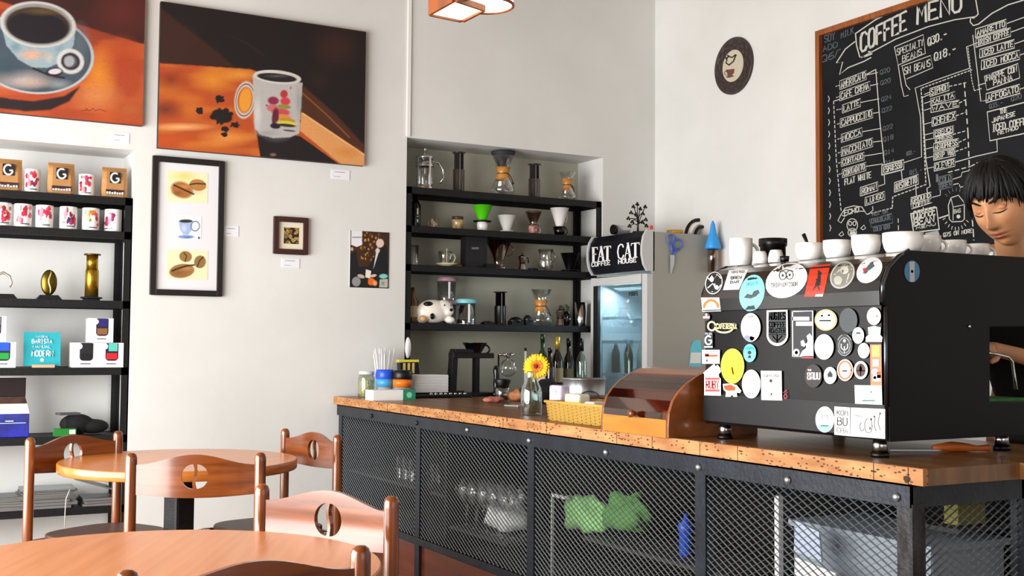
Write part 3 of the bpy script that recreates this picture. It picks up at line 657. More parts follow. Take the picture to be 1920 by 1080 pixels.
sticker('square_sticker', [(1565, 762), (1594, 764), (1595, 818), (1565, 815)], 'dededc', [('text', ('KOM', 1570, 778, 1590, 779.5, 9), '2a2a2e', 1.2), ('text', ('BU', 1571, 796.5, 1589, 798, 14), '202024', 1.8), ('text', ('CHA', 1570, 810.5, 1590, 812.5, 9), '3a3a3e', 1)])
sticker('square_sticker', [(1595.5, 764), (1660, 767), (1660, 823), (1595.5, 818)], 'dededc', [('text', ('TUMBAGA', 1600, 781, 1618, 782, 4), 'b0a9a0', .8), ('line', [arc(1617, 800, 4, 8, 100, 330), arc(1629, 798, 7, 14, 100, 300), [(1634, 785), (1636, 800), (1634, 810)], [(1641, 783), (1640, 798), (1643, 808)], [(1650, 777), (1647, 792), (1651, 806)]], '4a4a4a', 1.3), ('blob', ell(1634, 786, 2, 2, 8), '3b3b3b'), ('blob', ell(1640, 781, 2, 2, 8), '3b3b3b'), ('blob', ell(1651, 775, 2, 2, 8), '3b3b3b'), ('blob', ell(1632, 803, 2, 3, 8), '5b5b5b')])
sticker('round_flag_sticker', ell(1709.5, 509, 14.5, 20.5), '3f7fa8', [('quad', [(1704.5, 491), (1714, 490), (1714, 528), (1705, 528)], 'b9c4cc'), ('blob', ell(1709.5, 509, 2.5, 3, 10), '5f8f6a')], surf=ssurf)

# cups on the hood
def mug_mb(r, h, wall=.004, foot=.8, handle=None, ha=0.0, hr=.022, flip=False, lip=1.0):
    b = MB(); pr = [(0, .0), (r*foot, 0), (r*(foot*.4+.6), h*.25), (r, h*.6), (r*lip, h), (r*lip-wall, h), (r-wall, h*.6), (r*foot-wall, h*.08), (0, h*.06)]
    if flip: pr = [(a, h-z) for a, z in pr][::-1]
    b.lathe(pr, 28, cap=False)
    return b
def handle_mb(r, z0, z1, out, th, ang):
    pts = []
    for k in range(11):
        a = -PI/2+PI*k/10; pts.append((r*.96+out*math.cos(a)*(1 if abs(math.cos(a)) > 0 else 0), 0, (z0+z1)/2+(z1-z0)/2*math.sin(a)))
    M = Rz(ang); b = MB(); b.tube([M @ Vector(p) for p in pts], th, 8); return b
def mug(name, label, cat, loc, r, h, m, ang=None, foot=.9, out=.028, th=.005, lip=1.0, flip=False, group=None, hz=(.22, .8)):
    t = thing(name, label, cat, loc, 0, group)
    mug_mb(r, h, foot=foot, flip=flip, lip=lip).build('cup_body', m, t)
    if ang is not None: handle_mb(r, h*hz[0], h*hz[1], out, th, ang).build('handle', m, t)
    return t
ZT = MT
p = hit(1375, 470, 0, 2.62)
camang = lambda p: math.atan2(-p[1], -p[0])
mug('mug', 'tall white mug with a handle at the far end of the espresso machine top', 'mug', (2.645, p.y-.01, ZT), .041, .095, M_white, math.radians(-15), foot=.92, out=.026, th=.006)
for i, (c0, lb) in enumerate(((1419, 'left'), (1446, 'right'))):
    p = hit(c0, 480, 0, 2.63)
    mug('espresso_cup', 'small white espresso cup upside down, the %s one of the pair by the tall mug' % lb, 'cup', (2.645+.006*i, p.y, ZT), .026, .043, M_white, foot=.72, flip=True, group='upturned espresso cups')
p = hit(1430, 470, 0, 2.75)
b = MB(); b.lathe([(.0, 0), (.045, .0), (.045, .07), (.05, .075), (.05, .1), (0, .1)], 24)
tag(b.build('coffee_canister', M_blackpl, None, (2.78, p.y-.02, ZT)), 'black round canister behind the small upturned espresso cups', 'canister')
p = hit(1471, 486, 0, 2.64)
tag(MB().lathe([(.014, 0), (.016, .018), (0, .02)], 16).build('bottle_stopper', M_blackpl, None, (2.64, p.y, ZT)), 'tiny black round cap between the espresso cups and the row of wide cups', 'cap')
names = ['first', 'second', 'third', 'fourth']
wide = [(1480, 1533, 2.64, .05, .056), (1533, 1585, 2.642, .046, .056), (1586, 1640, 2.64, .044, .062), (1641, 1716, 2.65, .056, .06)]
for i, (x0, x1, xx, r, h) in enumerate(wide):
    cx = (x0+x1)/2; p = hit(cx, 475, 0, xx)
    dep = (p-CAM).dot(_fw); r = (x1-x0)/2/FPX*dep
    mug('wide_cup', 'wide white cup, %s from the left on the espresso machine edge' % names[i], 'cup', (xx+r*.55, p.y, ZT), r, h, M_white, foot=.78, group='wide white cups on the machine')
for i, (x0, x1, yy, h, lb) in enumerate(((1716, 1776, 2.43, .062, 'leftmost'), (1774, 1823, 2.47, .060, 'middle'), (1820, 1866, 2.50, .058, 'rightmost'))):
    cx = (x0+x1)/2; p = hit(cx, 470, 1, yy); dep = (p-CAM).dot(_fw); r = (x1-x0)/2/FPX*dep
    mug('handled_cup', 'white cup with handle, %s of three at the right end of the machine top' % lb, 'cup', (p.x, yy+.02, ZT), r*.92, h, M_white, math.radians(-25), foot=.66, out=.022, th=.0045, group='white handled cups on the machine')
for i, (x, lb) in enumerate(((1506, 'a chrome spoon handle'),)):
    p = hit(1506, 455, 0, 2.70)
    tag(MB().tube([(0, 0, .0), (-.002, .03, .055), (-.004, .045, .085)], [.004, .005, .007]).build('tamper_handle', M_blackpl, None, (2.72, p.y-.03, ZT+.01)), 'black slanted handle sticking up behind the first wide cup', 'utensil')
b = MB()
for k in range(14):
    a = random.random()*6.28; rr = random.random()*.03; b.sph((rr*math.cos(a), rr*math.sin(a), .05+.02*random.random()), (.008, .008, .004), 8, 5)
b.lathe([(.02, 0), (.028, .05)], 14)
for (cx, lb) in ((1520, 'left'), (1545, 'right')):
    p = hit(cx, 455, 0, 2.8)
    o = b.build('succulent', mat('succulent_green', '5d6b48', .7), None, (2.82, p.y, ZT+.0))
    tag(o, 'grey-green potted succulent behind the wide cups, the %s one' % lb, 'plant', 'succulents on the machine')

# orange handled knife under the machine
t = thing('pastry_knife', 'steel blade with an orange-brown wooden handle lying under the espresso machine', 'knife', (2.9, 2.42, .9), math.radians(-24))
MB().prism([(-.2, -.01), (-.05, -.018), (-.02, 0), (-.05, .012), (-.2, .012)], 2, .004, .008).build('blade', M_steel, t)
b = MB(); b.tube([(-.06, 0, .012), (0, 0, .016), (.05, 0, .013), (.08, 0, .011), (.12, 0, .012)], [.01, .016, .013, .008, .011], 12); b.build('handle', mat('orange_wood_handle', 'c8641c', .4), t)

# ================================================================== bread box
BY0, BY1 = 3.19, 3.61
pr = [hit(x, y, 1, BY0) for x, y in ((1253, 822), (1253, 800), (1255, 775), (1262, 752), (1273, 735), (1288, 719), (1310, 704))]
pp = [(p.x, p.z) for p in pr]
top_z = .9+.255
bp = [(pp[0][0]+.0, .9)]+[(x, z) for x, z in pp[1:]]
bp = bp+[(bp[-1][0]+.05, min(top_z, bp[-1][1]+.018)), (bp[-1][0]+.12, min(top_z, bp[-1][1]+.024)), (2.80, min(top_z, bp[-1][1]+.024)), (2.80, .9)]
BX = bp[0][0]
t = thing('bread_box', 'rounded wooden bread box with a clear roll front between the basket and the espresso machine', 'bread box', (BX, BY0, .9))
loc = [(x-BX, z-.9) for x, z in bp]
M_bb = wood('bread_box_wood', '8e4f22', '6e3a16', (6, .8, 6), .3, .4, 3)
for y0 in (0, BY1-BY0-.014):
    MB().prism(loc, 1, y0, y0+.014).build('side_panel', M_bb, t, bevel=.002)
n = len(loc)
M_acr = glass('acrylic', 'e0bc98', .02, .97)
for n_ in M_acr.node_tree.nodes:
    if n_.type == 'MAP_RANGE': n_.inputs['To Max'].default_value = .38
def shell(i0, i1, th, y0, y1):
    b = MB(); outer = loc[i0:i1+1]; inner = []
    for k, (x, z) in enumerate(outer):
        a = outer[max(k-1, 0)]; c = outer[min(k+1, len(outer)-1)]
        dx, dz = c[0]-a[0], c[1]-a[1]; d = math.hypot(dx, dz) or 1
        inner.append((x+dz/d*th, z-dx/d*th))
    m = len(outer)
    for k in range(m-1):
        b.prism([outer[k], outer[k+1], inner[k+1], inner[k]], 1, y0, y1)
    return b
wv = BY1-BY0
shell(0, 1, .012, .014, wv-.014).build('front_board', wood('bread_box_orange', 'd9822f', 'c2691c', (6, .8, 6), .3, .4, 3), t)
hb = MB(); hb.box(.0, .012, .014, wv-.014, 0, .062); hb.build('front_board', wood('bread_box_orange'if False else 'bread_box_orange', 'd9822f', 'c2691c'), t)
shell(1, 6, .004, .014, wv-.014).build('roll_front', M_acr, t)
shell(6, n-2, .012, .014, wv-.014).build('roof', M_bb, t)
MB().box(loc[-1][0]-.012, loc[-1][0], .014, wv-.014, 0, loc[-2][1]-.012).build('back_board', wood('bread_box_inner', '7a4626', '5f341a', (1, 1, 8), .4, .2, 3), t)
MB().box(.012, loc[-1][0]-.012, .014, wv-.014, 0, .01).build('floor_board', M_bb, t)
MB().box(.11, .125, .014, wv-.014, .055, .16).build('inner_board', wood('bread_box_inner'if False else 'bread_box_inner', '7a4626', '5f341a'), t)
M = Matrix.Translation((-.002, wv*.46, .075)) @ Matrix.Rotation(-PI/2, 4, 'Y')
MB().lathe([(.008, 0), (.008, .01), (.014, .014), (.014, .026), (0, .028)], 18, M=M).build('knob', M_bb, t)
tag(MB().box(0, .05, 0, .06, 0, .08).build('snack_packet', mat('cream_packet', 'b9a27a', .6), None, (BX+.04, BY0+.03, .911), bevel=.006), 'cream packet inside the right end of the bread box', 'packet')
tag(MB().box(0, .05, 0, .1, 0, .07).build('snack_packet', mat('brown_packet', '4b3a30', .5), None, (BX+.045, BY0+.11, .911), bevel=.006), 'dark packet in the middle of the bread box', 'packet')

# ================================================================== display fridge in the corner
FX, FY0, FY1, FZ = 4.30, 5.88, 6.53, 1.945
t = thing('display_fridge', 'grey glass-door drinks fridge with a black lettered header in the corner by the menu board', 'fridge', (FX, FY0, 0))
DY = FY1-FY0
b = MB(); b.box(.0, .495, 0, .03, 0, FZ); b.box(0, .495, DY-.03, DY, 0, FZ); b.box(0, .495, .03, DY-.03, FZ-.03, FZ); b.box(0, .495, .03, DY-.03, 0, .15)
b.build('cabinet', M_grey, t)
MB().box(.47, .495, .03, DY-.03, .15, FZ-.03).box(.0, .47, .03, .035, .15, 1.68).box(0, .47, DY-.035, DY-.03, .15, 1.68).build('liner', mat('fridge_liner', 'bcc6ca', .5), t)
for z in (.45, .75, 1.02, 1.24, 1.40):
    b = MB()
    for k in range(12): b.tube([(.02, .05+k*.049, z), (.45, .05+k*.049, z)], .003, 5)
    b.box(.015, .022, .04, DY-.04, z-.008, z+.012)
    b.build('wire_shelf', mat('shelf_wire_white', 'cfd9dd', .4), t)
b = MB(); fr = .055; z0, z1 = .12, 1.675
b.box(-.05, 0, 0, fr, z0, z1); b.box(-.05, 0, DY-fr-.01, DY, z0, z1); b.box(-.05, 0, fr, DY-fr-.01, z1-fr, z1); b.box(-.05, 0, fr, DY-fr-.01, z0, z0+fr)
d = b.build('door', M_lgrey, t, bevel=.003)
MB().box(-.03, -.026, fr, DY-fr-.01, z0+fr, z1-fr).build('glass_pane', glass('fridge_glass', 'd3e2e8', .10, .92), d)
b = MB(); b.box(-.051, -.03, DY-fr-.035, DY-fr+.02, z0+.02, z1-fr); b.build('gasket', mat('gasket_black', '131518', .5), d)
fsurf = plane_surf(0, FX-.0305, .0)
b = MB(); ribbons(b, text_strokes('FOGEL', 1180, 555, 1197, 553, 7), 1.4, fsurf)
pm = parent_world(t).inverted(); b.v = [tuple(pm @ Vector(v)) for v in b.v]; b.build('door_lettering', M_blackpl, d)
HP = [(4.262, 1.70), (4.236, 1.74), (4.222, 1.80), (4.222, 1.85), (4.235, 1.91), (4.262, 1.952)]
b = MB(); b.prism([(x-FX, z) for x, z in HP]+[(0.0, 1.952), (0.0, 1.70)], 1, .02, DY-.02)
hd = b.build('header_sign', mat('sign_black', '0c0d18', .35), t)
b = MB(); cap = [(x-FX-.008, z+(.006 if z > 1.8 else -.006)) for x, z in HP]+[(0.01, 1.958), (0.01, 1.694)]
for y0 in (0, DY-.02): MB().prism(cap, 1, y0, y0+.02).build('header_cap', M_lgrey, t)
hsurf = prof_surf(HP, .0015)
b = MB()
def serif(b, x0, x1, yb, yt, ch, wv_=3.6):
    """condensed hand-cut capitals with little feet"""
    wd = x1-x0; dy = -.12*wd
    def P(u, v): return (x0+wd*u, yb+dy*u-(yb-yt)*v)
    def st(pts, w_):
        q = [P(*pts[0])]
        for a, c in zip(pts[:-1], pts[1:]):
            a, c = P(*a), P(*c); m = max(1, int(math.hypot(c[0]-a[0], c[1]-a[1])/2))
            q += [(a[0]+(c[0]-a[0])*k/m, a[1]+(c[1]-a[1])*k/m) for k in range(1, m+1)]
        ribbons(b, [q], w_, hsurf)
    if ch == 'F': st([(.25, 0), (.22, 1)], wv_+.8); st([(.0, 1), (1, 1)], 1.6); st([(1, 1), (1, .85)], 1.5); st([(.25, .52), (.75, .52)], 1.6); st([(.0, 0), (.55, 0)], 1.4)
    if ch == 'A': st([(.1, 0), (.5, 1)], 1.7); st([(.5, 1), (.82, 0)], wv_+.4); st([(.25, .32), (.7, .32)], 1.5); st([(0, 0), (.25, 0)], 1.4); st([(.65, 0), (1, 0)], 1.4)
    if ch == 'T': st([(.5, 0), (.5, 1)], wv_+.6); st([(0, 1), (1, 1)], 1.8); st([(0, 1), (0, .86)], 1.4); st([(1, 1), (1, .86)], 1.4); st([(.25, 0), (.75, 0)], 1.4)
    if ch == 'C': st([(.95, .8), (.85, .96), (.55, 1.02), (.25, .88), (.12, .5), (.25, .12), (.6, -.03), (.9, .08), (1, .22)], 2.6)
for ch, x0, x1, yb, yt in (('F', 1110.5, 1120.5, 491, 465), ('A', 1120.5, 1134, 490, 463.5), ('T', 1133, 1145.5, 488.5, 463), ('C', 1157, 1169.5, 486, 459.5), ('A', 1170.5, 1184.5, 485, 457), ('T', 1184, 1199, 483, 457)):
    serif(b, x0, x1, yb, yt, ch)
ribbons(b, text_strokes('COFFEE', 1110, 500, 1144, 496, 7.5), 1.7, hsurf)
ribbons(b, text_strokes('HOUSE', 1160, 494.5, 1193, 491, 7.5), 1.9, hsurf)
b.v = [tuple(pm @ Vector(v)) for v in b.v]; b.build('header_lettering', mat('sign_white', 'f4f4f2', .5), hd)
# the fridge's own lamp
area('fridge_lamp', (FX+.1, (FY0+FY1)/2, 1.60), (0, math.radians(20), 0), .05, .5, 9, (.86, .94, 1.0))
# bottles inside
for i in range(7):
    b = MB(); b.lathe([(.03, 0), (.03, .13), (.012, .18), (.012, .21), (0, .21)], 14)
    o = b.build('bottle', mat(('dark_drink', 'amber_drink', 'pale_drink')[i % 3], ('28343a', '6b5a3a', '9fb0ac')[i % 3], .2, coat=.4), None, (FX+.09+.05*(i % 2), FY0+.1+.075*i, 1.035))
    tag(o, '%s drink bottle, %s from the right on the wire rack inside the fridge' % (('dark', 'amber', 'pale')[i % 3], ('first', 'second', 'third', 'fourth', 'fifth', 'sixth', 'seventh')[i]), 'bottle', 'drinks inside the fridge')
# things on and by the fridge
def at(px_, ax, v, py_=500): return hit(px_, py_, ax, v)
Zt = FZ
p = hit(1196, 432, 1, 6.1)
b = MB(); b.cyl((0, 0, 0), .035, .008); b.tube([(0, 0, 0), (0, 0, .06), (.004, 0, .1)], [.007, .006, .005])
random.seed(3)
tips = [(-.07, .04), (-.075, .09), (-.05, .13), (-.02, .12), (.02, .16), (.045, .13), (.06, .09), (.07, .05), (.0, .19), (.055, .175), (-.035, .17), (-.04, .07), (.035, .07)]
for i, (x, z) in enumerate(tips):
    s0 = (0, 0, .05+.02*(i % 3)); b.tube([s0, (x*.5, .006*(i % 3-1), (s0[2]+z)/2+.012), (x, .006*(i % 3-1), z)], .003, 6)
    for (dx, dz) in ((0, .006), (-.009, -.004), (.008, -.005)): b.sph((x+dx, .006*(i % 3-1), z+dz), (.008, .003, .008), 8, 6)
tag(b.build('tree_ornament', M_blackpl, None, (p.x, 6.1, 1.958)), 'small black metal tree ornament standing on top of the fridge header', 'ornament')
p = hit(1158, 436, 1, 6.3)
b = MB(); b.lathe([(.03, 0), (.033, .004), (.033, .10), (.03, .104), (0, .104)], 18, M=Matrix.Rotation(PI/2, 4, 'Y'))
t2 = thing('tin_can', 'silver can lying on its side on the fridge next to the tree ornament', 'can', (p.x-.02, 6.3, 1.958+.034))
b.build('can_body', M_steel, t2); MB().lathe([(.034, -.02), (.034, 0)], 18, M=Matrix.Rotation(PI/2, 4, 'Y')).build('can_lid', M_blackpl, t2)
p = hit(1221, 432, 1, 5.93)
tag(MB().box(-.01, .01, -.008, .008, 0, .045).build('red_clip', mat('red_plastic', 'e2452e', .4), None, (p.x, 5.93, FZ), bevel=.003), 'small red clip on the front corner of the fridge top', 'clip')
p = hit(1262, 434, 1, 6.0)
b = MB(); b.lathe([(.03, 0), (.055, 0), (.055, .03), (.03, .03), (.03, 0)], 24, cap=False)
tag(b.build('tape_roll', mat('yellow_tape', 'c9952e', .4), None, (p.x, 5.98, FZ)), 'yellow-brown tape roll lying on the fridge top', 'tape')
p = hit(1310, 436, 1, 6.05)
t2 = thing('striped_band', 'black and white striped looped band arching on the fridge top', 'headband', (p.x, 6.05, FZ))
for k, (rr, m_) in enumerate(((.115, M_blackpl), (.09, M_white), (.067, M_blackpl))):
    b = MB(); pts = [(rr*math.cos(a)*.95, -.02*k, rr*math.sin(a)*1.05) for a in [PI*j/12 for j in range(13)]]; b.tube(pts, .012, 8); b.build('band', m_, t2)
# scissors hanging on the side
p = hit(1262, 472, 1, FY0); c0 = Vector((p.x, FY0-.012, p.z))
t2 = thing('scissors', 'blue-handled scissors hanging point down on the side of the fridge', 'scissors', c0)
def PS(x, y): q = hit(x, y, 1, FY0-.012); return (q.x-c0.x, 0, q.z-c0.z)
for cx_, cy_, s_ in ((1258, 449, -1), (1271, 458, 1)):
    b = MB(); b.tube([PS(cx_+7.5*math.cos(a)*(.75 if s_ < 0 else 1), cy_+10*math.sin(a)) for a in [2*PI*j/14 for j in range(14)]], .0055, 8, closed=True)
    b.tube([PS(cx_, cy_+9), PS(1261, 477)], [.008, .006]); b.build('handle', mat('scissor_blue', '4464c8', .35), t2)
b = MB(); q = [PS(1256.5, 478), PS(1264.5, 478), PS(1264, 494), PS(1258.5, 513), PS(1257, 513)]
b.prism([(a, c) for a, _, c in q], 1, -.002, .002); b.build('blade', M_steel, t2)
MB().box(-.006, .006, .0, .011, -.03, -.02).build('magnet_hook', M_blackpl, t2)
# blue capped bottle hanging on the far edge of the side
p = hit(1339, 470, 1, 5.82)
t2 = thing('blue_funnel_bottle', 'clear bottle with a tall blue cone cap beside the fridge behind the tall mug', 'bottle', (p.x-.01, 5.82, p.z-.14))
b = MB(); b.lathe([(.036, 0), (.036, .14), (.03, .15)], 18); b.build('bottle_body', glass('brownish_glass', 'c9a890', .1, .85), t2)
b = MB(); b.lathe([(.05, .15), (.052, .165), (.035, .22), (.022, .26), (.014, .31), (.004, .335), (0, .335)], 18); b.build('cone_cap', mat('cone_blue', '2f9be8', .4), t2)
MB().box(-.01, .01, .034, .055, .05, .1).build('hook', M_steel, t2)
# teal sticker on the side of the fridge
fs = plane_surf(1, FY0, .002)
b = MB(); blob(b, [(1293, 668), (1294, 652), (1299, 641), (1306, 637), (1313, 638), (1316, 660), (1314, 690), (1308, 700), (1296, 700), (1291, 690)], fs)
o = b.build('teal_magnet', mat('light_teal', '69cfe0', .5)); tag(o, 'light teal round-topped magnet low on the side of the fridge', 'magnet')
b = MB(); quad(b, [(1295, 661), (1314, 661), (1313, 681), (1293, 681)], fs, .001); b.build('print', M_paper, o)

# ================================================================== shelf racks in the two niches
def rack(name, label, x0, x1, zs, yf, yb, zbot, th=.042):
    t = thing(name, label, 'shelf unit', (x0, yf, 0))
    for z in zs:
        b = MB(); b.box(.0, x1-x0, 0, .012, z-th, z); b.box(0, x1-x0, yb-yf-.01, yb-yf, z-th, z); b.box(0, x1-x0, .01, yb-yf-.008, z-.014, z-.002); b.box(0, .01, 0, yb-yf, z-th, z); b.box(x1-x0-.01, x1-x0, 0, yb-yf, z-th, z)
        b.build('shelf', M_black, t)
    for x in (0, x1-x0):
        for y in (0, yb-yf):
            sx = 1 if x == 0 else -1; sy = 1 if y == 0 else -1
            b = MB(); b.box(min(x, x+sx*.038), max(x, x+sx*.038), min(y, y+sy*.004), max(y, y+sy*.004), zbot, zs[0])
            b.box(min(x, x+sx*.004), max(x, x+sx*.004), min(y, y+sy*.038), max(y, y+sy*.038), zbot, zs[0]); b.build('post', M_black, t)
    return t
RZ = [2.212, 1.965, 1.72, 1.35]
rack('steel_rack', 'black steel shelf rack with coffee gear set in the right wall niche', 2.885, 4.352, RZ+[.72], 6.56, 6.86, 0)
LZ = [2.02, 1.83, 1.445, 1.078, .708, .325]
rack('steel_rack', 'black steel shelf rack with mugs and boxes set in the left wall niche', -.58, 1.222, LZ, 6.56, 6.86, 0)
tag(MB().lathe([(.0, 0), (.03, 0), (.034, .006), (.03, .014), (0, .016)], 18, M=Matrix.Scale(2.0, 4, (0, 0, 1)) @ Matrix.Rotation(PI/2, 4, 'X') @ Matrix.Scale(.6, 4, (1, 0, 0))).build('wall_switch', M_white, None, (hit(765, 652, 1, 6.55).x, 6.556, hit(765, 652, 1, 6.55).z)), 'white oval tag fixed on the left post of the right shelf rack', 'tag')

YI = 6.66
def rx(px_, y=YI, py_=450): return hit(px_, py_, 1, y).x
def rr_(wpx, x, y=YI): return wpx/2/FPX*((Vector((x, y, 1.7))-CAM).dot(_fw))
def zt(px_, py_, y=YI): return hit(px_, py_, 1, y).z
# --- top shelf
def french_press(cx, z):
    x = rx(cx); t = thing('french_press', 'clear french press with a chrome frame at the left end of the top shelf', 'french press', (x, YI, z)); r = .055
    MB().lathe([(r, .012), (r, .2), (r-.002, .2), (r-.002, .014)], 24, cap=False).build('beaker', M_glass, t)
    b = MB(); b.lathe([(r+.004, 0), (r+.004, .03), (r+.001, .03), (r+.001, 0)], 24, cap=False); b.lathe([(r+.005, .15), (r+.005, .178), (r+.002, .178), (r+.002, .15)], 24, cap=False)
    for a in (.3, 1.8, 3.4, 4.9): b.box(r-.001, r+.005, -.007, .007, 0, .2, Rz(a))
    b.build('frame', M_chrome, t)
    b = MB(); b.lathe([(r+.003, .2), (r+.003, .215), (.02, .232), (0, .234)], 24); b.tube([(0, 0, .03), (0, 0, .26)], .003); b.sph((0, 0, .262), .012); b.lathe([(r-.004, .03), (r-.004, .036), (0, .036)], 24); b.build('plunger', M_chrome, t)
    b = MB(); b.tube([(r, 0, .19), (r+.04, 0, .185), (r+.075, 0, .14), (r+.08, 0, .09), (r+.055, 0, .05)], .006, 8); b.build('handle', M_chrome, t)
french_press(795, RZ[0])
def aeropress(cx, z, h, wpx, label, m=None, flip=True):
    x = rx(cx); r = rr_(wpx, x); m = m or mat('smoked_plastic', '2b2927', .12, coat=.5)
    t = thing('coffee_plunger', label, 'coffee press', (x, YI, z))
    MB().lathe([(r*1.05, 0), (r*1.05, .01), (r, .012), (r, h*.56), (r*1.0, h*.57)], 24).build('chamber', m, t)
    MB().lathe([(r*.82, h*.56), (r*.82, h*.97), (r*1.15, h*.975), (r*1.15, h), (0, h)], 24).build('plunger', m, t)
    MB().lathe([(r*1.12, 0), (r*1.12, .008)], 6).build('cap_ring', M_blackpl, t)
    b = MB(); b.box(-r*.25-.003, -r*.25+.003, -r*.99, -r*.94, h*.05, h*.95); b.build('grey_stripe', mat('stripe_grey', '6c6a68', .3), t)  # narrow grey stripe up the front, nearly full height
aeropress(859, RZ[0], .265, 22, 'tall smoked coffee plunger on the top shelf right of the french press')
aeropress(1001, RZ[0], .235, 22, 'shorter smoked coffee plunger on the top shelf between the two carafes')
def carafe(cx, z, h, label, filt=False, wpx=46, wood_c='c98e42', y=YI, neck=.5):
    x = rx(cx, y); r = rr_(wpx, x, y); t = thing('glass_carafe', label, 'carafe', (x, y, z)); n = h*neck
    MB().lathe([(r*.75, 0), (r, h*.08), (r*.98, h*.2), (r*.42, n), (r*.42, n+.03), (r*.95, h), (r*.93, h), (r*.39, n+.03), (r*.39, n), (r*.95, h*.2), (0, .006)], 28, cap=False).build('glass_body', M_glass, t)
    m = wood('collar_wood', wood_c, 'a86a26', (1, 1, 6), .4, .3, 8)
    b = MB(); b.lathe([(r*.62, n-.035), (r*.46, n+.005), (r*.46, n+.012), (r*.62, n+.05), (r*.58, n+.05), (r*.42, n+.01), (r*.58, n-.035)], 24, cap=False); b.build('wooden_collar', m, t)
    b = MB(); b.tube([(r*.47*math.cos(a), r*.47*math.sin(a), n+.008) for a in [2*PI*k/16 for k in range(16)]], .003, 6, closed=True); b.tube([(r*.4, -r*.3, n+.005), (r*.6, -r*.35, n-.02), (r*.75, -r*.35, n-.05)], .003); b.sph((r*.75, -r*.35, n-.055), .008); b.build('leather_tie', mat('leather_brown', '3c1f12', .6), t)
    if filt: MB().lathe([(r*.3, n+.05), (r*.95, h-.004), (r*1.02, h+.012), (r*.9, h+.01), (0, n+.06)], 24, cap=False).build('filter', mat('dark_filter', '20242c', .7), t)
    return t
carafe(942, RZ[0], .285, 'tall glass carafe with dark filter and wooden collar, middle of the top shelf', True, 46)
t = carafe(1063, RZ[0], .20, 'small glass carafe with wooden collar and loop handle, right end of the top shelf', False, 34, neck=.52)
handle_mb(.022, .04, .12, .035, .004, 0).build('handle', M_amber, t)
# --- second shelf
z = RZ[1]; x = rx(778)
t = thing('dark_bottle', 'dark bottle with small white lettering in the left corner of the second shelf', 'bottle', (x, YI, z))
MB().lathe([(.034, 0), (.036, .01), (.036, .14), (.015, .18), (.015, .21), (0, .21)], 20).build('bottle_body', M_blackgloss, t)
b = MB(); b.box(-.004, .004, -.037, -.0355, .03, .05); b.box(-.005, .005, -.037, -.0355, .065, .07); b.box(-.004, .004, -.037, -.0355, .08, .12); b.build('label', M_paper, t)
def spotted_cup(cx, z, wpx, h, label, m1, ang):
    x = rx(cx); r = rr_(wpx, x); t = mug('mug', label, 'mug', (x, YI, z), r, h, m1, ang, out=.02, th=.004)
M_pat = mat('brown_leopard_print', 'b39a80', .4, noise=(60, '3a2418'))
spotted_cup(815, z, 16, .062, 'tiny brown patterned mug at the left of the second shelf', M_pat, PI)
x = rx(858); t = thing('spice_jar', 'small amber jar with a dark lid and pale label on the second shelf', 'jar', (x, YI, z))
MB().lathe([(.036, 0), (.038, .06), (.034, .07)], 20).build('jar_body', mat('amber_contents', '8a6a34', .3, coat=.4, noise=(30, 'c9b48a')), t)
MB().lathe([(.037, .07), (.037, .088), (0, .09)], 20).build('lid', mat('dark_brown_lid', '3a2c22', .4), t)
def dripper(t, r, h, z0, m, nm='dripper', flange=True, mf=None, fr=1.0):
    b = MB(); b.lathe([(r*.35, z0), (r*.42, z0+.01), (r, z0+h), (r*1.02, z0+h), (r*.96, z0+h-.002), (r*.36, z0+.012)], 28, cap=False); b.build(nm, m, t)
    if flange: MB().lathe([(.012, z0-.003), (r*fr, z0-.003), (r*fr, z0+.004), (.012, z0+.004)], 28, cap=False).build('base_ring', mf or m, t)
x = rx(904); t = thing('coffee_dripper', 'bright green cone dripper on a small white cup, centre of the second shelf', 'dripper', (x, YI, z)); r = rr_(38, x)
mug_mb(.036, .062, foot=.8).build('cup_body', M_white, t); dripper(t, r, .105, .068, mat('bright_green_silicone', '4fc412', .35), mf=M_blackpl, fr=.92)
x = rx(950); t = thing('coffee_dripper', 'white ribbed glass dripper with a small loop handle, right of the green one', 'dripper', (x, YI, z))
dripper(t, rr_(36, x), .105, .012, mat('white_plastic', 'dcdcd8', .3), fr=.75); handle_mb(.05, .05, .1, .022, .004, 0).build('handle', M_glass, t)
x = rx(1000); t = thing('glass_server', 'clear glass dripper over a small red patterned mug on the second shelf', 'server', (x, YI, z))
mug_mb(.036, .06).build('cup_body', mat('red_leopard_print', 'c9a79a', .4, noise=(55, '8a2a22')), t); handle_mb(.036, .012, .05, .02, .004, 0).build('handle', M_white, t)
dripper(t, .058, .09, .068, glass('pinkish_glass', 'f0dcd6', .08, .97), fr=.7)
x = rx(1049); t = thing('coffee_dripper', 'tall white cone dripper on a glossy black cup, second shelf', 'dripper', (x, YI, z)); 
b = MB(); b.lathe([(.024, 0), (.036, .02), (.046, .065), (.043, .065), (.03, .02), (0, .01)], 24, cap=False); b.build('cup_body', M_blackgloss, t); handle_mb(.04, .015, .055, .02, .004, -.2).build('handle', M_blackgloss, t)
dripper(t, rr_(36, x), .125, .068, M_white, flange=False); handle_mb(.05, .1, .19, .012, .004, 0).build('rim_handle', M_white, t)
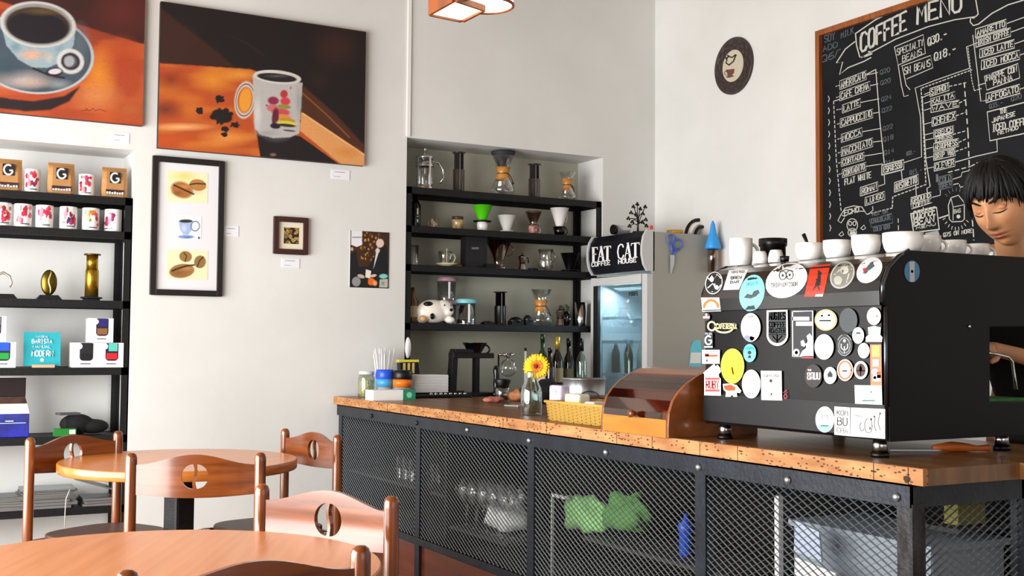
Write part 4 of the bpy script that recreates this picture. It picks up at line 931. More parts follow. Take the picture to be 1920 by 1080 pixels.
# --- third shelf
z = RZ[2]
x = rx(775); t = thing('glass_box', 'pale glass canister in the left corner of the third shelf', 'canister', (x, YI, z))
MB().lathe([(.035, 0), (.035, .13), (.033, .13), (.033, .005)], 20, cap=False).build('glass_body', M_glass, t); MB().box(-.026, .005, -.02, .02, .006, .12).build('paper_roll', mat('grey_paper', 'b8b8b4', .7), t)
x = rx(838); t = thing('swan_stand', 'cream dish-based stand with a curled swan-like hook on the third shelf', 'stand', (x, YI, z))
MB().lathe([(.03, 0), (.034, .006), (.07, .018), (.072, .022), (0, .014)], 24).build('dish', mat('cream_ceramic', 'e6dcae', .3), t)
b = MB(); b.tube([(0, 0, .015), (0, 0, .12)], .004); b.tube([(.03, 0, .02), (.05, 0, .035), (.062, 0, .06), (.055, 0, .082), (.038, 0, .085), (.034, 0, .07)], .005); b.build('hook', mat('cream_ceramic'), t)
MB().lathe([(.03, .015), (.05, .07), (.048, .1), (.046, .1), (.028, .02)], 20, cap=False, c=(-.01, 0, 0)).build('glass_bowl', M_glass, t)
b = MB(); b.sph((.085, .01, .012), (.035, .025, .012)); b.build('brass_foot', mat('dull_ochre', '7a5a20', .4), t)
x = rx(890); t = thing('black_box', 'tall matt black box with tiny grey lettering on the third shelf', 'box', (x, YI, z))
MB().box(-.078, .078, -.03, .05, 0, .205).build('box_body', mat('matt_black_card', '0d0d12', .55), t)
b = MB(); sf = plane_surf(1, YI-.03, .001); ribbons(b, text_strokes('HARIO', 885, 467, 897, 467, 3), 1, sf); pm = parent_world(t).inverted(); b.v = [tuple(pm @ Vector(v)) for v in b.v]; b.build('lettering', mat('stripe_grey2', '8f8f96', .5), t)
x = rx(935); t = thing('tall_dripper', 'large amber-tinted dripper with a loop handle on the third shelf', 'dripper', (x, YI, z))
b = MB(); b.lathe([(.045, 0), (.045, .01), (.035, .02), (.03, .035), (.085, .19), (.083, .19), (.026, .036)], 28, cap=False); b.build('cone', M_amber, t)
handle_mb(.07, .09, .17, .045, .005, 0).build('handle', M_amber, t)
x = rx(908+8, YI-.04); tag(MB().box(-.035, .035, -.015, .015, 0, .028).build('black_clip', M_blackpl, None, (x, YI-.06, z)), 'small black plastic gadget beside the black box on the third shelf', 'gadget')
def moka(cx, z, s, label, y=YI):
    x = rx(cx, y); t = thing('moka_pot', label, 'coffee pot', (x, y, z))
    MB().lathe([(.03*s, 0), (.034*s, .005), (.022*s, .05*s), (.026*s, .055*s), (.022*s, .06*s), (.033*s, .1*s), (.03*s, .11*s), (.004*s, .125*s), (0, .13*s)], 8, smooth=False).build('pot_body', M_chrome, t)
    b = MB(); b.tube([(.03*s, 0, .1*s), (.055*s, 0, .1*s), (.06*s, 0, .06*s)], .004); b.sph((0, 0, .133*s), .006*s); b.build('handle', M_blackpl, t)
moka(979, z, .85, 'tiny chrome moka pot with a black handle on the third shelf')
x = rx(996); tag(MB().lathe([(.035, 0), (.035, .014), (0, .016)], 20).build('black_disc', M_blackpl, None, (x, YI-.03, z)), 'flat black round lid next to the tiny chrome pot on the third shelf', 'lid')
x = rx(1023); t = thing('glass_server', 'clear glass server with a loop handle on the third shelf', 'server', (x, YI, z))
MB().lathe([(.04, 0), (.052, .03), (.045, .08), (.04, .1), (.055, .15), (.053, .15), (.037, .1), (.043, .08), (.05, .03), (0, .006)], 26, cap=False).build('glass_body', M_glass, t); handle_mb(.045, .06, .14, .035, .004, 0).build('handle', glass('yellowish_glass', 'e0d6a8', .14, .9), t)
x = rx(1069); t = thing('coffee_dripper', 'black cone dripper with a flat base at the right end of the third shelf', 'dripper', (x, YI, z))
dripper(t, rr_(36, x), .12, .012, M_blackpl, fr=.95); handle_mb(.05, .05, .1, .022, .005, 0).build('handle', M_blackpl, t)
# --- fourth shelf
z = RZ[3]
x = rx(772); t = thing('liquor_bottle', 'amber glass bottle in the left corner of the fourth shelf', 'bottle', (x+.01, YI, z))
MB().lathe([(.036, 0), (.038, .01), (.038, .14), (.013, .19), (.013, .23), (0, .23)], 20).build('bottle_body', mat('amber_liquor', '5a3c16', .12, coat=.6), t)
MB().lathe([(.0385, .04), (.0385, .11)], 20, cap=False).build('label', mat('cream_label', 'b5a888', .6), t)
x = rx(815, YI-.02); t = thing('dog_cookie_jar', 'white spotted dog-shaped ceramic jar with a dark nose on the fourth shelf', 'cookie jar', (x, YI-.03, z))
b = MB(); b.sph((-.01, 0, .078), (.118, .068, .077), 28, 18); b.sph((.055, -.018, .095), (.066, .05, .06), 24, 16); b.sph((.075, -.055, .078), (.034, .026, .03)); b.sph((.095, -.03, .024), (.034, .036, .024)); b.sph((-.09, -.01, .03), (.035, .05, .03))
o = b.build('jar_body', mat('dog_white', 'efe9de', .25, coat=.3), t)
rm = o.modifiers.new('remesh', 'REMESH'); rm.mode = 'VOXEL'; rm.voxel_size = .006; rm.use_smooth_shade = True
sm_ = o.modifiers.new('smooth', 'SMOOTH'); sm_.iterations = 6
b = MB(); b.sph((.08, -.080, .088), (.012, .008, .010)); b.build('nose', M_blackpl, t)
for ex_ in (.04, .088): MB().sph((ex_, -.063 if ex_ < .06 else -.057, .118), (.006, .004, .006)).build('eye', mat('grey_eye', '4a4a50', .3), t)
MB().sph((-.045, -.064, .045), (.017, .008, .02)).build('spot', M_blackpl, t)
MB().sph((-.06, -.034, .122), (.034, .026, .018)).build('spot', M_blackpl, t)
MB().sph((-.098, -.038, .03), (.026, .026, .022)).build('tan_patch', mat('dog_tan', 'c99c6a', .4), t)
for cx, z0, wpx, h, lidm, lb, y in ((838, z+.155, 38, .125, mat('dusty_pink_lid', 'b58a98', .4), 'glass jar with a dusty pink lid stacked on the mauve-lidded jar', YI+.08), (852, z, 46, .125, mat('mauve_lid', 'a78fa5', .4), 'glass jar with a flat mauve lid behind the dog jar', YI+.08), (875, z, 39, .135, mat('turquoise_lid', '7cc4cc', .4), 'glass jar with a turquoise lid right of the dog jar', YI-.02)):
    x = rx(cx, y); r = rr_(wpx, x, y); t = thing('glass_jar', lb, 'jar', (x, y, z0))
    MB().lathe([(r*.92, 0), (r*.96, h), (r*.93, h), (r*.89, .006), (0, .006)], 26, cap=False).build('jar_body', M_glass, t)
    MB().lathe([(r, h), (r*1.02, h+.006), (r*.98, h+.025), (r*.85, h+.03), (0, h+.03)], 26).build('lid', lidm, t)
    MB().lathe([(0, .007), (r*.8, .007), (r*.8, .03), (0, .03)], 18, cap=False).build('contents', mat('dark_grounds' if cx == 875 else 'pale_contents', '2b2622' if cx == 875 else '8f8778', .8), t)
    b = MB(); b.box(-r*.25, -r*.05, -r*.97, -r*.93, .01, h-.005); b.build('label', M_paper, t)
aeropress(939, z, .22, 22, 'black lettered coffee plunger standing in the middle of the fourth shelf', M_blackpl)
for i, (cx, w_, h_, lb) in enumerate(((916, .085, .025, 'flat black gadget left of the black plunger on the fourth shelf'), (968, .1, .055, 'black lumpy camera-like gadget right of the black plunger'), (990, .06, .07, 'dark round pot with metal trim right of the black lumpy gadget'))):
    x = rx(cx, YI-.02); b = MB(); b.sph((0, 0, h_*.5), (w_/2, .035, h_*.5)); b.box(-w_*.45, w_*.45, -.03, .03, 0, h_*.5)
    tag(b.build('gadget', M_blackpl if i < 2 else mat('gunmetal', '2b2b30', .3, metal=.6), None, (x, YI-.02, z)), lb, 'gadget')
carafe(1015, z, .245, 'glass carafe with an orange-brown wooden collar on the fourth shelf', False, 42, 'cf8020')
moka(1050, z, .95, 'small chrome moka pot right of the carafe on the fourth shelf')
x = rx(1066); t = thing('glass_vase', 'dark glass bowl with greenery behind the rack post on the fourth shelf', 'vase', (x, YI+.05, z)); MB().lathe([(.03, 0), (.05, .05), (.035, .1), (.033, .1), (.047, .05), (0, .005)], 20, cap=False).build('glass_body', M_glassd, t)
b = MB()
for k in range(16):
    a = k*2.4; b.sph((.025*math.cos(a), .025*math.sin(a), .05+.006*k), (.014, .005, .011), 8, 6)
b.build('leaves', mat('dull_green_leaf', '4d5c40', .7), t)
x = rx(1090); t = thing('cocktail_shaker', 'steel cocktail shaker cup at the right end of the fourth shelf', 'shaker', (x, YI, z)); MB().lathe([(.034, 0), (.036, .005), (.045, .165), (.043, .165), (.034, .008)], 26, cap=False).build('shaker_body', M_chrome, t)

# ================================================================== left rack contents
YL = 6.62
def lx(px_, y=YL, py_=450): return hit(px_, py_, 1, y).x
def mug_paint(o, seed, cols, ang0, spread, r):
    rnd = random.Random(seed); bl = [(rnd.uniform(-spread, spread), rnd.uniform(.25, .85), rnd.uniform(.12, .32), rnd.uniform(.06, .16), rnd.choice(cols)) for _ in range(15)]
    me = o.data; h = max(v.co.z for v in me.vertices); out = []
    for v in me.vertices:
        a = math.atan2(v.co.y, v.co.x)-ang0; a = (a+PI) % (2*PI)-PI; c = lin('f0efee')
        if v.co.x**2+v.co.y**2 > (r*.97)**2 and v.co.z > h*.1:
            for (ca, cz, wa, wz, cc) in bl:
                if ((a-ca)/wa)**2+((v.co.z/h-cz)/wz)**2 < 1: c = lin(cc)
            if abs(a) < spread*.8 and .08 < v.co.z/h < .15: c = lin('4a4e58')
        out.append(c)
    paint_attr(o, np.array(out))
reds = ['c01f3c', 'a3203c', 'd8384c', '7f1f3a', 'b02a66']
def print_mug(cx, z, r, h, label, cols, seed, rot=0.0):
    x = lx(cx); t = thing('printed_mug', label, 'mug', (x, YL, z), 0, 'printed mugs on the left rack')
    b = MB(); pr = [(0, 0), (r*.97, 0), (r, .004)]+[(r, .004+(h-.004)*k/34) for k in range(1, 35)]+[(r-.004, h), (r-.004, .008), (0, .008)]
    b.lathe(pr, 72, cap=False); o = b.build('mug_body', vmat('mug_print', .25, .4), t); mug_paint(o, seed, cols, math.atan2(-YL, -x)+.25+rot, .75, r)
    handle_mb(r, h*.2, h*.8, .03, .005, 1.2).build('handle', M_white, t); return t
where = ['cut by the left picture edge', 'second from the left', 'third from the left', 'fourth from the left', 'fifth from the left', 'rightmost, turned aside']
for i, (cx, cols, rot) in enumerate(((3, reds+['e0703a'], 0), (41.5, reds, 0), (82, ['c9284a', 'b8284c', 'e04a60'], -.2), (127, reds+['1d2a55', '24305e'], 0), (169, ['e09a2a', 'd8683a', '5a8a3a', 'c03a3a'], 0), (211, ['8a1f5a', '9b2450'], -.9))):
    print_mug(cx, LZ[1], .046, .125, 'white mug with colourful print on the second shelf, '+where[i], cols, 11+i, rot)
print_mug(57, LZ[0], .042, .125, 'red-printed white mug on the left rack top, left of the middle coffee bag', reds, 31, -.2)
print_mug(160, LZ[0], .044, .120, 'red-printed white mug on the left rack top, left of the rightmost coffee bag', reds, 32, -.3)
def bag(cx, z, w_, h, label, pxs):
    x = lx(cx, YL); t = thing('coffee_bag', label, 'coffee bag', (x, YL, z), 0, 'kraft coffee bags on the left rack')
    b = MB(); d = .035
    pts = []
    n = 8
    vs = []; fs = []
    rows = [(0, .92, 1), (.04, 1, 1.05), (.3, 1.02, 1.1), (.6, 1, 1.0), (.85, .97, .55), (.93, .96, .3), (1, .96, .28)]
    for (f, sx, sy) in rows:
        for k in range(16):
            a = 2*PI*k/16+PI/16; u = math.cos(a); v = math.sin(a); q = max(abs(u), abs(v))
            vs.append((u/q*w_/2*sx, v/q*d*sy, h*f))
    for i in range(len(rows)-1):
        for k in range(16): fs.append((i*16+k, i*16+(k+1) % 16, (i+1)*16+(k+1) % 16, (i+1)*16+k))
    fs.append(tuple(range(16))[::-1]); fs.append(tuple(len(vs)-16+k for k in range(16))); b.add(vs, fs)
    b.build('bag_body', M_kraft, t, bevel=.003)
    MB().box(-w_/2*.97, w_/2*.97, -.014, -.006, h*.93, h*1.01).build('folded_top', mat('kraft_dark', '9a6f3c', .7), t)
    sf = lambda u, v, e=0: Vector((u, -d*1.14-e, v))
    b = MB(); b.box(-w_*.21, w_*.21, -d*1.12, -d*.9, h*.48, h*.84); b.build('logo_label', mat('label_black', '14161c', .5), t)
    b = MB(); g = [(.026*math.cos(math.radians(a)), -.0, .026*math.sin(math.radians(a))+h*.655) for a in range(50, 341, 18)]
    b.tube([(gx*.85, -d*1.12, gz) for gx, _, gz in g]+[(.018, -d*1.12, h*.64), (.004, -d*1.12, h*.64)], [.002]+[.0055]*(len(g)-2)+[.006, .006, .004], 6); b.build('logo_letter', mat('label_white', 'f0f0f0', .5), t)
    b = MB(); b.box(-w_*.36, w_*.36, -d*1.155, -d*.9, h*.10, h*.26); b.build('text_band', mat('dark_red_print', '3a1a18', .6), t)
    b = MB(); rnd = random.Random(int(cx*7)); 
    for k in range(7): xx = -w_*.34+k*w_*.1; b.box(xx, xx+w_*.07, -d*1.17, -d*1.15, h*.11, h*(.15+.05*rnd.random()))
    b.build('text_marks', M_paper, t)
bag(11, LZ[0], .14, .17, 'kraft coffee bag with a black logo square at the left picture edge', 0)
bag(111, LZ[0], .138, .17, 'kraft coffee bag with black logo square, middle of three on the left rack', 0)
bag(211, LZ[0], .135, .168, 'kraft coffee bag with black logo square, rightmost on top of the left rack', 0)
# third shelf: brass pieces
z = LZ[2]
x = lx(174); t = thing('brass_coffee_press', 'tall shiny brass plunger-style coffee press trophy on the third shelf', 'trophy', (x, YL, z))
MB().lathe([(.045, 0), (.045, .008), (.058, .012), (.058, .02), (.036, .022)], 6, smooth=False).build('base', M_black, t)
MB().lathe([(.036, .022), (.036, .165), (.034, .168), (.033, .17)], 30).build('cylinder', M_brass, t)
MB().lathe([(.031, .17), (.031, .25)], 30).build('inner_cylinder', M_brass, t); MB().lathe([(.045, .25), (.045, .258), (0, .26)], 24).build('top_disc', mat('dark_brass', '6e5a24', .3, metal=.9), t)
x = lx(94); t = thing('brass_coffee_bean', 'upright brass coffee bean sculpture on a black stepped base', 'sculpture', (x, YL, z))
b = MB(); b.prism([(-.066, 0), (.066, 0), (.045, .024), (-.045, .024)], 1, -.035, .035); b.build('base', M_blackpl, t)
b = MB(); b.sph((0, 0, .092), (.042, .02, .07), 30, 20); b.build('bean', mat('dark_brass'), t)
b = MB(); b.tube([(.002+.006*math.sin(k*.7), -.0215+.02*(abs(k-6)/6)**2.2, .026+.011*k) for k in range(13)], .0045, 6); b.build('crease', mat('pale_brass', 'e9dc9a', .3, metal=.5), t)
x = lx(8); t = thing('ring_sculpture', 'curved silvery hook sculpture on a black base at the left picture edge', 'sculpture', (x, YL, z))
b = MB(); b.prism([(-.08, 0), (.07, 0), (.05, .024), (-.06, .024)], 1, -.035, .035); b.build('base', M_blackpl, t)
b = MB(); b.tube([(-.03, 0, .03), (-.045, 0, .08), (-.03, 0, .125), (.0, 0, .138), (.03, 0, .12), (.042, 0, .085), (.035, 0, .06)], [.006, .007, .008, .008, .008, .007, .004], 10); b.build('hook', mat('silver_white', 'd8d4cc', .25, metal=.7), t)
# fourth shelf: boxes
def cup_box(cx, z, wpx, h, label, ctop, cbot, y=YL-.02):
    x = lx(cx, y, 650); w_ = rr_(wpx, x, y)*2*1.02; t = thing('cup_box', label, 'box', (x, y, z), 0, 'boxed cups on the left rack')
    MB().box(-w_/2, w_/2, -.05, .07, 0, h).build('box_body', M_card, t, bevel=.0015)
    def rrect(x0, x1, z0, z1, r, yo):
        pts = []
        for (cx_, cz_, a0) in ((x1-r, z1-r*.2, 0), (x0+r, z1-r*.2, 90), (x0+r, z0+r, 180), (x1-r, z0+r, 270)):
            for k in range(5):
                a = math.radians(a0+22.5*k); rz_ = r*.2 if a0 < 180 else r; pts.append((cx_+r*math.cos(a), cz_+rz_*math.sin(a)))
        return pts
    MB().prism(rrect(-w_*.22, w_*.28, h*.27, h*.99, w_*.14, 0), 1, -.0515, -.05).build('cup_picture', mat('print_navy', '191a2c', .5), t)
    b = MB(); b.box(-w_*.10, w_*.25, -.0525, -.0515, h*.66, h*.985); b.build('cup_lid_picture', mat('lid_'+ctop, ctop, .4), t)
    b = MB(); b.box(-w_*.18, w_*.24, -.0525, -.0515, h*.33, h*.58); b.build('cup_band_picture', mat('band_'+cbot, cbot, .4), t)
    MB().lathe([(w_*.12, 0), (w_*.12, .0012)], 16, M=Matrix.Translation((-w_*.24, -.0515, h*.85)) @ Matrix.Rotation(PI/2, 4, 'X')).build('badge', mat('pale_blue_badge', 'cfe4ee', .5), t)
    b = MB(); b.box(-w_*.18, w_*.2, -.051, -.0498, h*.13, h*.17); b.build('lettering', mat('print_grey', '55555c', .5), t)
z = LZ[3]
cup_box(158, z, 46, .135, 'white box showing a black cup, lower left of the pyramid on the shelf', '1a1a22', '0f0f16')
cup_box(205.5, z, 44, .135, 'white cup box showing a mint and red cup, lower right of the pyramid', '58c4b4', 'd81e2e')
cup_box(186.5, z+.1365, 42, .133, 'white cup box showing a purple and brown cup, on top of the pyramid', '2e1c6e', '8a5a34')
cup_box(3, z, 46, .135, 'white cup box showing a blue and green cup at the left picture edge', '1f55d0', '1e9a3c')
cup_box(-14, z+.1365, 42, .135, 'white cup box on top of the blue and green one at the left edge', '8a8a92', 'b0b0b8')
x = lx(78, YL, 660); t = thing('teal_book', 'teal coffee booklet with pale blue lettering on a small wooden stand', 'book', (x, YL-.03, z))
MB().box(-.092, .092, -.004, .006, .008, .19, Matrix.Rotation(-.12, 4, 'X')).build('cover', M_teal, t)
MB().box(-.05, .06, -.035, .05, 0, .016).build('wooden_stand', mat('pale_wood', 'c9a888', .5), t)
R_ = Matrix.Rotation(-.12, 4, 'X')
def tb(lines, name, m):
    b = MB()
    for (s_, xa, xb, zb_, hh, wd) in lines:
        for st in text_strokes(s_, 0, 0, 1, 0, 1):
            pts = [(xa+(xb-xa)*u, -.0065, zb_-hh*v) for u, v in st]
            b.tube([R_ @ Vector(p) for p in pts], wd, 4)
    b.build(name, m, t)
tb([('NATIONAL', -.03, .03, .162, .01, .0015), ('BARISTA', -.05, .05, .13, .022, .0032), ('MANUAL', -.045, .045, .105, .014, .0022), ('MODERN', -.05, .055, .06, .03, .0042)], 'lettering', mat('pale_blue_print', 'bfe9f4', .5))
b = MB(); b.lathe([(.01, 0), (.01, .002)], 14, M=R_ @ Matrix.Translation((0, -.0045, .04)) @ Matrix.Rotation(PI/2, 4, 'X')); b.build('emblem', mat('pale_blue_print'), t)
# fifth shelf
z = LZ[4]
x = lx(17, YL, 760); t = thing('large_coffee_pouch', 'large dark coffee pouch with a white band and a royal blue lower half', 'coffee pouch', (x, YL, z))
def pouch(w0, w1, z0, z1, d0, d1):
    return MB().add([(-w0, -d0, z0), (w0, -d0, z0), (w0, d0, z0), (-w0, d0, z0), (-w1, -d1, z1), (w1, -d1, z1), (w1, d1, z1), (-w1, d1, z1)], [(0, 3, 2, 1), (4, 5, 6, 7), (0, 1, 5, 4), (1, 2, 6, 5), (2, 3, 7, 6), (3, 0, 4, 7)])
pouch(.098, .098, 0, .125, .04, .035).build('blue_panel', mat('royal_blue_film', '1f2fb0', .25, coat=.5, noise=(14, '1a1f70')), t, bevel=.004)
pouch(.098, .086, .125, .178, .035, .028).build('white_band', mat('pouch_white', 'dcd8d8', .4), t)
pouch(.086, .076, .178, .215, .028, .022).build('patterned_band', mat('pouch_brown', '4a3022', .4, noise=(30, '2a1a14')), t)
pouch(.078, .080, .215, .315, .022, .006).build('dark_top', mat('pouch_dark', '1f1014', .3), t, bevel=.003)
b = MB(); b.box(-.08, .08, -.042, -.038, .075, .078); b.box(-.02, .02, -.042, -.038, .085, .09); b.build('print', mat('pale_blue_print'), t)
x = lx(120, YL, 800); t = thing('green_box', 'small green box with a white label in front of the dark cloth', 'box', (x, YL-.02, z)); MB().box(-.055, .055, -.04, .03, 0, .04).build('box_body', mat('grass_green', '1f7a2a', .4), t); MB().box(.02, .05, -.0415, -.04, .012, .034).build('label', M_paper, t)
x = lx(155, YL+.06, 780)
b = MB(); b.sph((-.03, 0, .056), (.09, .06, .055), 24, 14); b.sph((.055, 0, .04), (.085, .06, .04), 24, 14); b.box(-.1, 0, -.05, .05, .0, .085)
o = b.build('black_cloth', mat('black_cloth', '08080b', .9), None, (x, YL+.06, z+.002)); rm = o.modifiers.new('remesh', 'REMESH'); rm.mode = 'VOXEL'; rm.voxel_size = .008; rm.use_smooth_shade = True
tag(o, 'folded black cloth heaped on the fifth shelf behind the green box', 'cloth')
x = lx(128, YL+.05, 772); t = thing('notebook', 'thin dark grey notebook lying on top of the black cloth', 'notebook', (x, YL+.06, z+.108), .2)
MB().box(-.055, .055, -.04, .04, 0, .012).build('pages', mat('grey_cover', '4e5356', .5), t)
# bottom shelf: magazines
z = LZ[5]; rnd = random.Random(5); zz = z
cols = ['3c4046', '6a6f74', '2a2c33', '585048', '8b9094', '3a4a52', '747068', '23242a', '9aa4a8', '4d5358', '6d5f5c', '353a44']
def magazine(x0, w_, y, z_, th, ang, c, label, tilt=0):
    t = thing('magazine', label, 'magazine', (x0, y, z_), ang, 'magazines on the bottom shelf'); t.rotation_euler = (0, tilt, ang)
    MB().box(-w_/2, w_/2, -.1, .1, .0006, th-.0012).build('pages', mat('page_edges', '6f6e6c', .8), t)
    b = MB(); b.box(-w_/2-.002, w_/2+.002, -.102, .102, 0, .001); b.box(-w_/2-.002, w_/2+.002, -.102, .102, th-.0012, th); b.build('cover', mat('cover_'+c, c, .35), t)
nth = ['bottom', 'second', 'third', 'fourth', 'fifth', 'sixth', 'seventh', 'eighth', 'topmost']
for i in range(9):
    th = rnd.choice([.008, .012, .016]); magazine(lx(85, YL, 930)+rnd.uniform(-.02, .02), .27, YL+.04, zz, th, rnd.uniform(-.06, .06), cols[i], '%s magazine of the wide middle stack on the bottom shelf' % nth[i]); zz += th+.0006
zz = z
for i in range(5):
    th = rnd.choice([.012, .02, .024]); magazine(lx(5, YL, 930), .22, YL+.03, zz, th, rnd.uniform(-.1, .1), cols[(i+5) % 12], '%s magazine of the thick left stack on the bottom shelf' % nth[i]); zz += th+.0006
zz = z
for i in range(3):
    magazine(lx(183, YL, 930), .16, YL+.04, zz, .014, rnd.uniform(-.1, .1), cols[(i+9) % 12], '%s magazine of the low right pile on the bottom shelf' % nth[i]); zz += .0146
magazine(lx(172, YL, 915), .2, YL+.035, z+.115, .008, .0, '3f4d4c', 'magazine leaning down to the right on the bottom shelf', .32)
p0 = [hit(x_, y_, 1, YL-.09) for x_, y_ in ((108, 912), (131, 918), (124, 935), (122, 960), (121, 1000))]
p0 = p0[1:]; b = MB(); b.tube([p-p0[0] for p in p0], .003, 6); tag(b.build('string', mat('cord_white', 'c9c6c0', .6), None, p0[0]), 'thin pale cord hanging from the magazines over the bottom shelf', 'cord')

# ================================================================== pictures on the back wall
def vnoise(x, y, s, seed=0):
    """smooth value noise on arrays"""
    xs, ys = x/s, y/s; xi, yi = np.floor(xs), np.floor(ys); fx, fy = xs-xi, ys-yi; fx = fx*fx*(3-2*fx); fy = fy*fy*(3-2*fy)
    def h(a, b): q = np.sin(a*127.1+b*311.7+seed*74.7)*43758.5453; return q-np.floor(q)
    return (h(xi, yi)*(1-fx)+h(xi+1, yi)*fx)*(1-fy)+(h(xi, yi+1)*(1-fx)+h(xi+1, yi+1)*fx)*fy
class Canvas:
    """pigment laid on a grid of points; X, Y are the photo positions of the points"""
    def __init__(s, X, Y, base): s.X, s.Y = X, Y; s.C = np.ones(X.shape+(3,))*np.array(lin(base))
    def mix(s, m, c):
        m = np.clip(m, 0, 1)[..., None]; c = np.array(lin(c)) if isinstance(c, str) else c; s.C = s.C*(1-m)+c*m
    def ell(s, cx, cy, rx, ry, c, rot=0, soft=.08, a=1.0):
        dx, dy = s.X-cx, s.Y-cy; ca, sa = math.cos(rot), math.sin(rot); u, v = (dx*ca+dy*sa)/rx, (-dx*sa+dy*ca)/ry
        s.mix(np.clip((1-np.sqrt(u*u+v*v))/soft, 0, 1)*a, c)
    def ring(s, cx, cy, rx, ry, w, c, rot=0, a=1.0):
        dx, dy = s.X-cx, s.Y-cy; ca, sa = math.cos(rot), math.sin(rot); u, v = (dx*ca+dy*sa)/rx, (-dx*sa+dy*ca)/ry
        s.mix(np.clip(1.5-np.abs(np.sqrt(u*u+v*v)-1)*min(rx, ry)/w*1.5, 0, 1)*a, c)
    def poly(s, pts, c, a=1.0, blur=0.0):
        ins = np.zeros(s.X.shape, bool); n = len(pts)
        for i in range(n):
            x0, y0 = pts[i]; x1, y1 = pts[(i+1) % n]
            cnd = ((y0 > s.Y) != (y1 > s.Y)) & (s.X < (x1-x0)*(s.Y-y0)/((y1-y0) or 1e-9)+x0); ins ^= cnd
        m = ins.astype(float)
        for _ in range(int(blur)):
            m = (m+np.roll(m, 1, 0)+np.roll(m, -1, 0)+np.roll(m, 1, 1)+np.roll(m, -1, 1))/5
        s.mix(m*a, c)
    def line(s, pts, w, c, a=1.0):
        m = np.zeros(s.X.shape)
        for (x0, y0), (x1, y1) in zip(pts[:-1], pts[1:]):
            dx, dy = x1-x0, y1-y0; L2 = dx*dx+dy*dy or 1; t = np.clip(((s.X-x0)*dx+(s.Y-y0)*dy)/L2, 0, 1)
            d = np.hypot(s.X-x0-t*dx, s.Y-y0-t*dy); m = np.maximum(m, np.clip(1.5-d/w*2, 0, 1))
        s.mix(m*a, c)
    def patch(s, cx, cy, rx, ry, c, a=.8): s.ell(cx, cy, rx, ry, c, 0, 1.0, a)
def canvas_mesh(name, parent, x0, x1, z0, z1, y, paint, nx, nz, base, m):
    xs = np.linspace(x0, x1, nx); zs = np.linspace(z0, z1, nz); XX, ZZ = np.meshgrid(xs, zs)
    v = np.stack([XX-CAM.x, np.full_like(XX, y-CAM.y), ZZ-CAM.z], -1)
    dz = v @ np.array(_fw); PX = 960+FPX*(v @ np.array(_r2))/dz; PY = 540-FPX*(v @ np.array(_u2))/dz
    cv = Canvas(PX, PY, base); paint(cv)
    pw = parent_world(parent).translation
    vs = np.stack([XX-pw.x, np.full_like(XX, y-pw.y), ZZ-pw.z], -1).reshape(-1, 3)
    idx = np.arange(nx*nz).reshape(nz, nx)
    q = np.stack([idx[:-1, :-1], idx[:-1, 1:], idx[1:, 1:], idx[1:, :-1]], -1).reshape(-1, 4)
    me = bpy.data.meshes.new(name); me.from_pydata(vs.tolist(), [], q.tolist()); me.materials.append(m)
    o = bpy.data.objects.new(name, me); COL.objects.link(o); o.parent = parent; paint_attr(o, cv.C.reshape(-1, 3)); return o
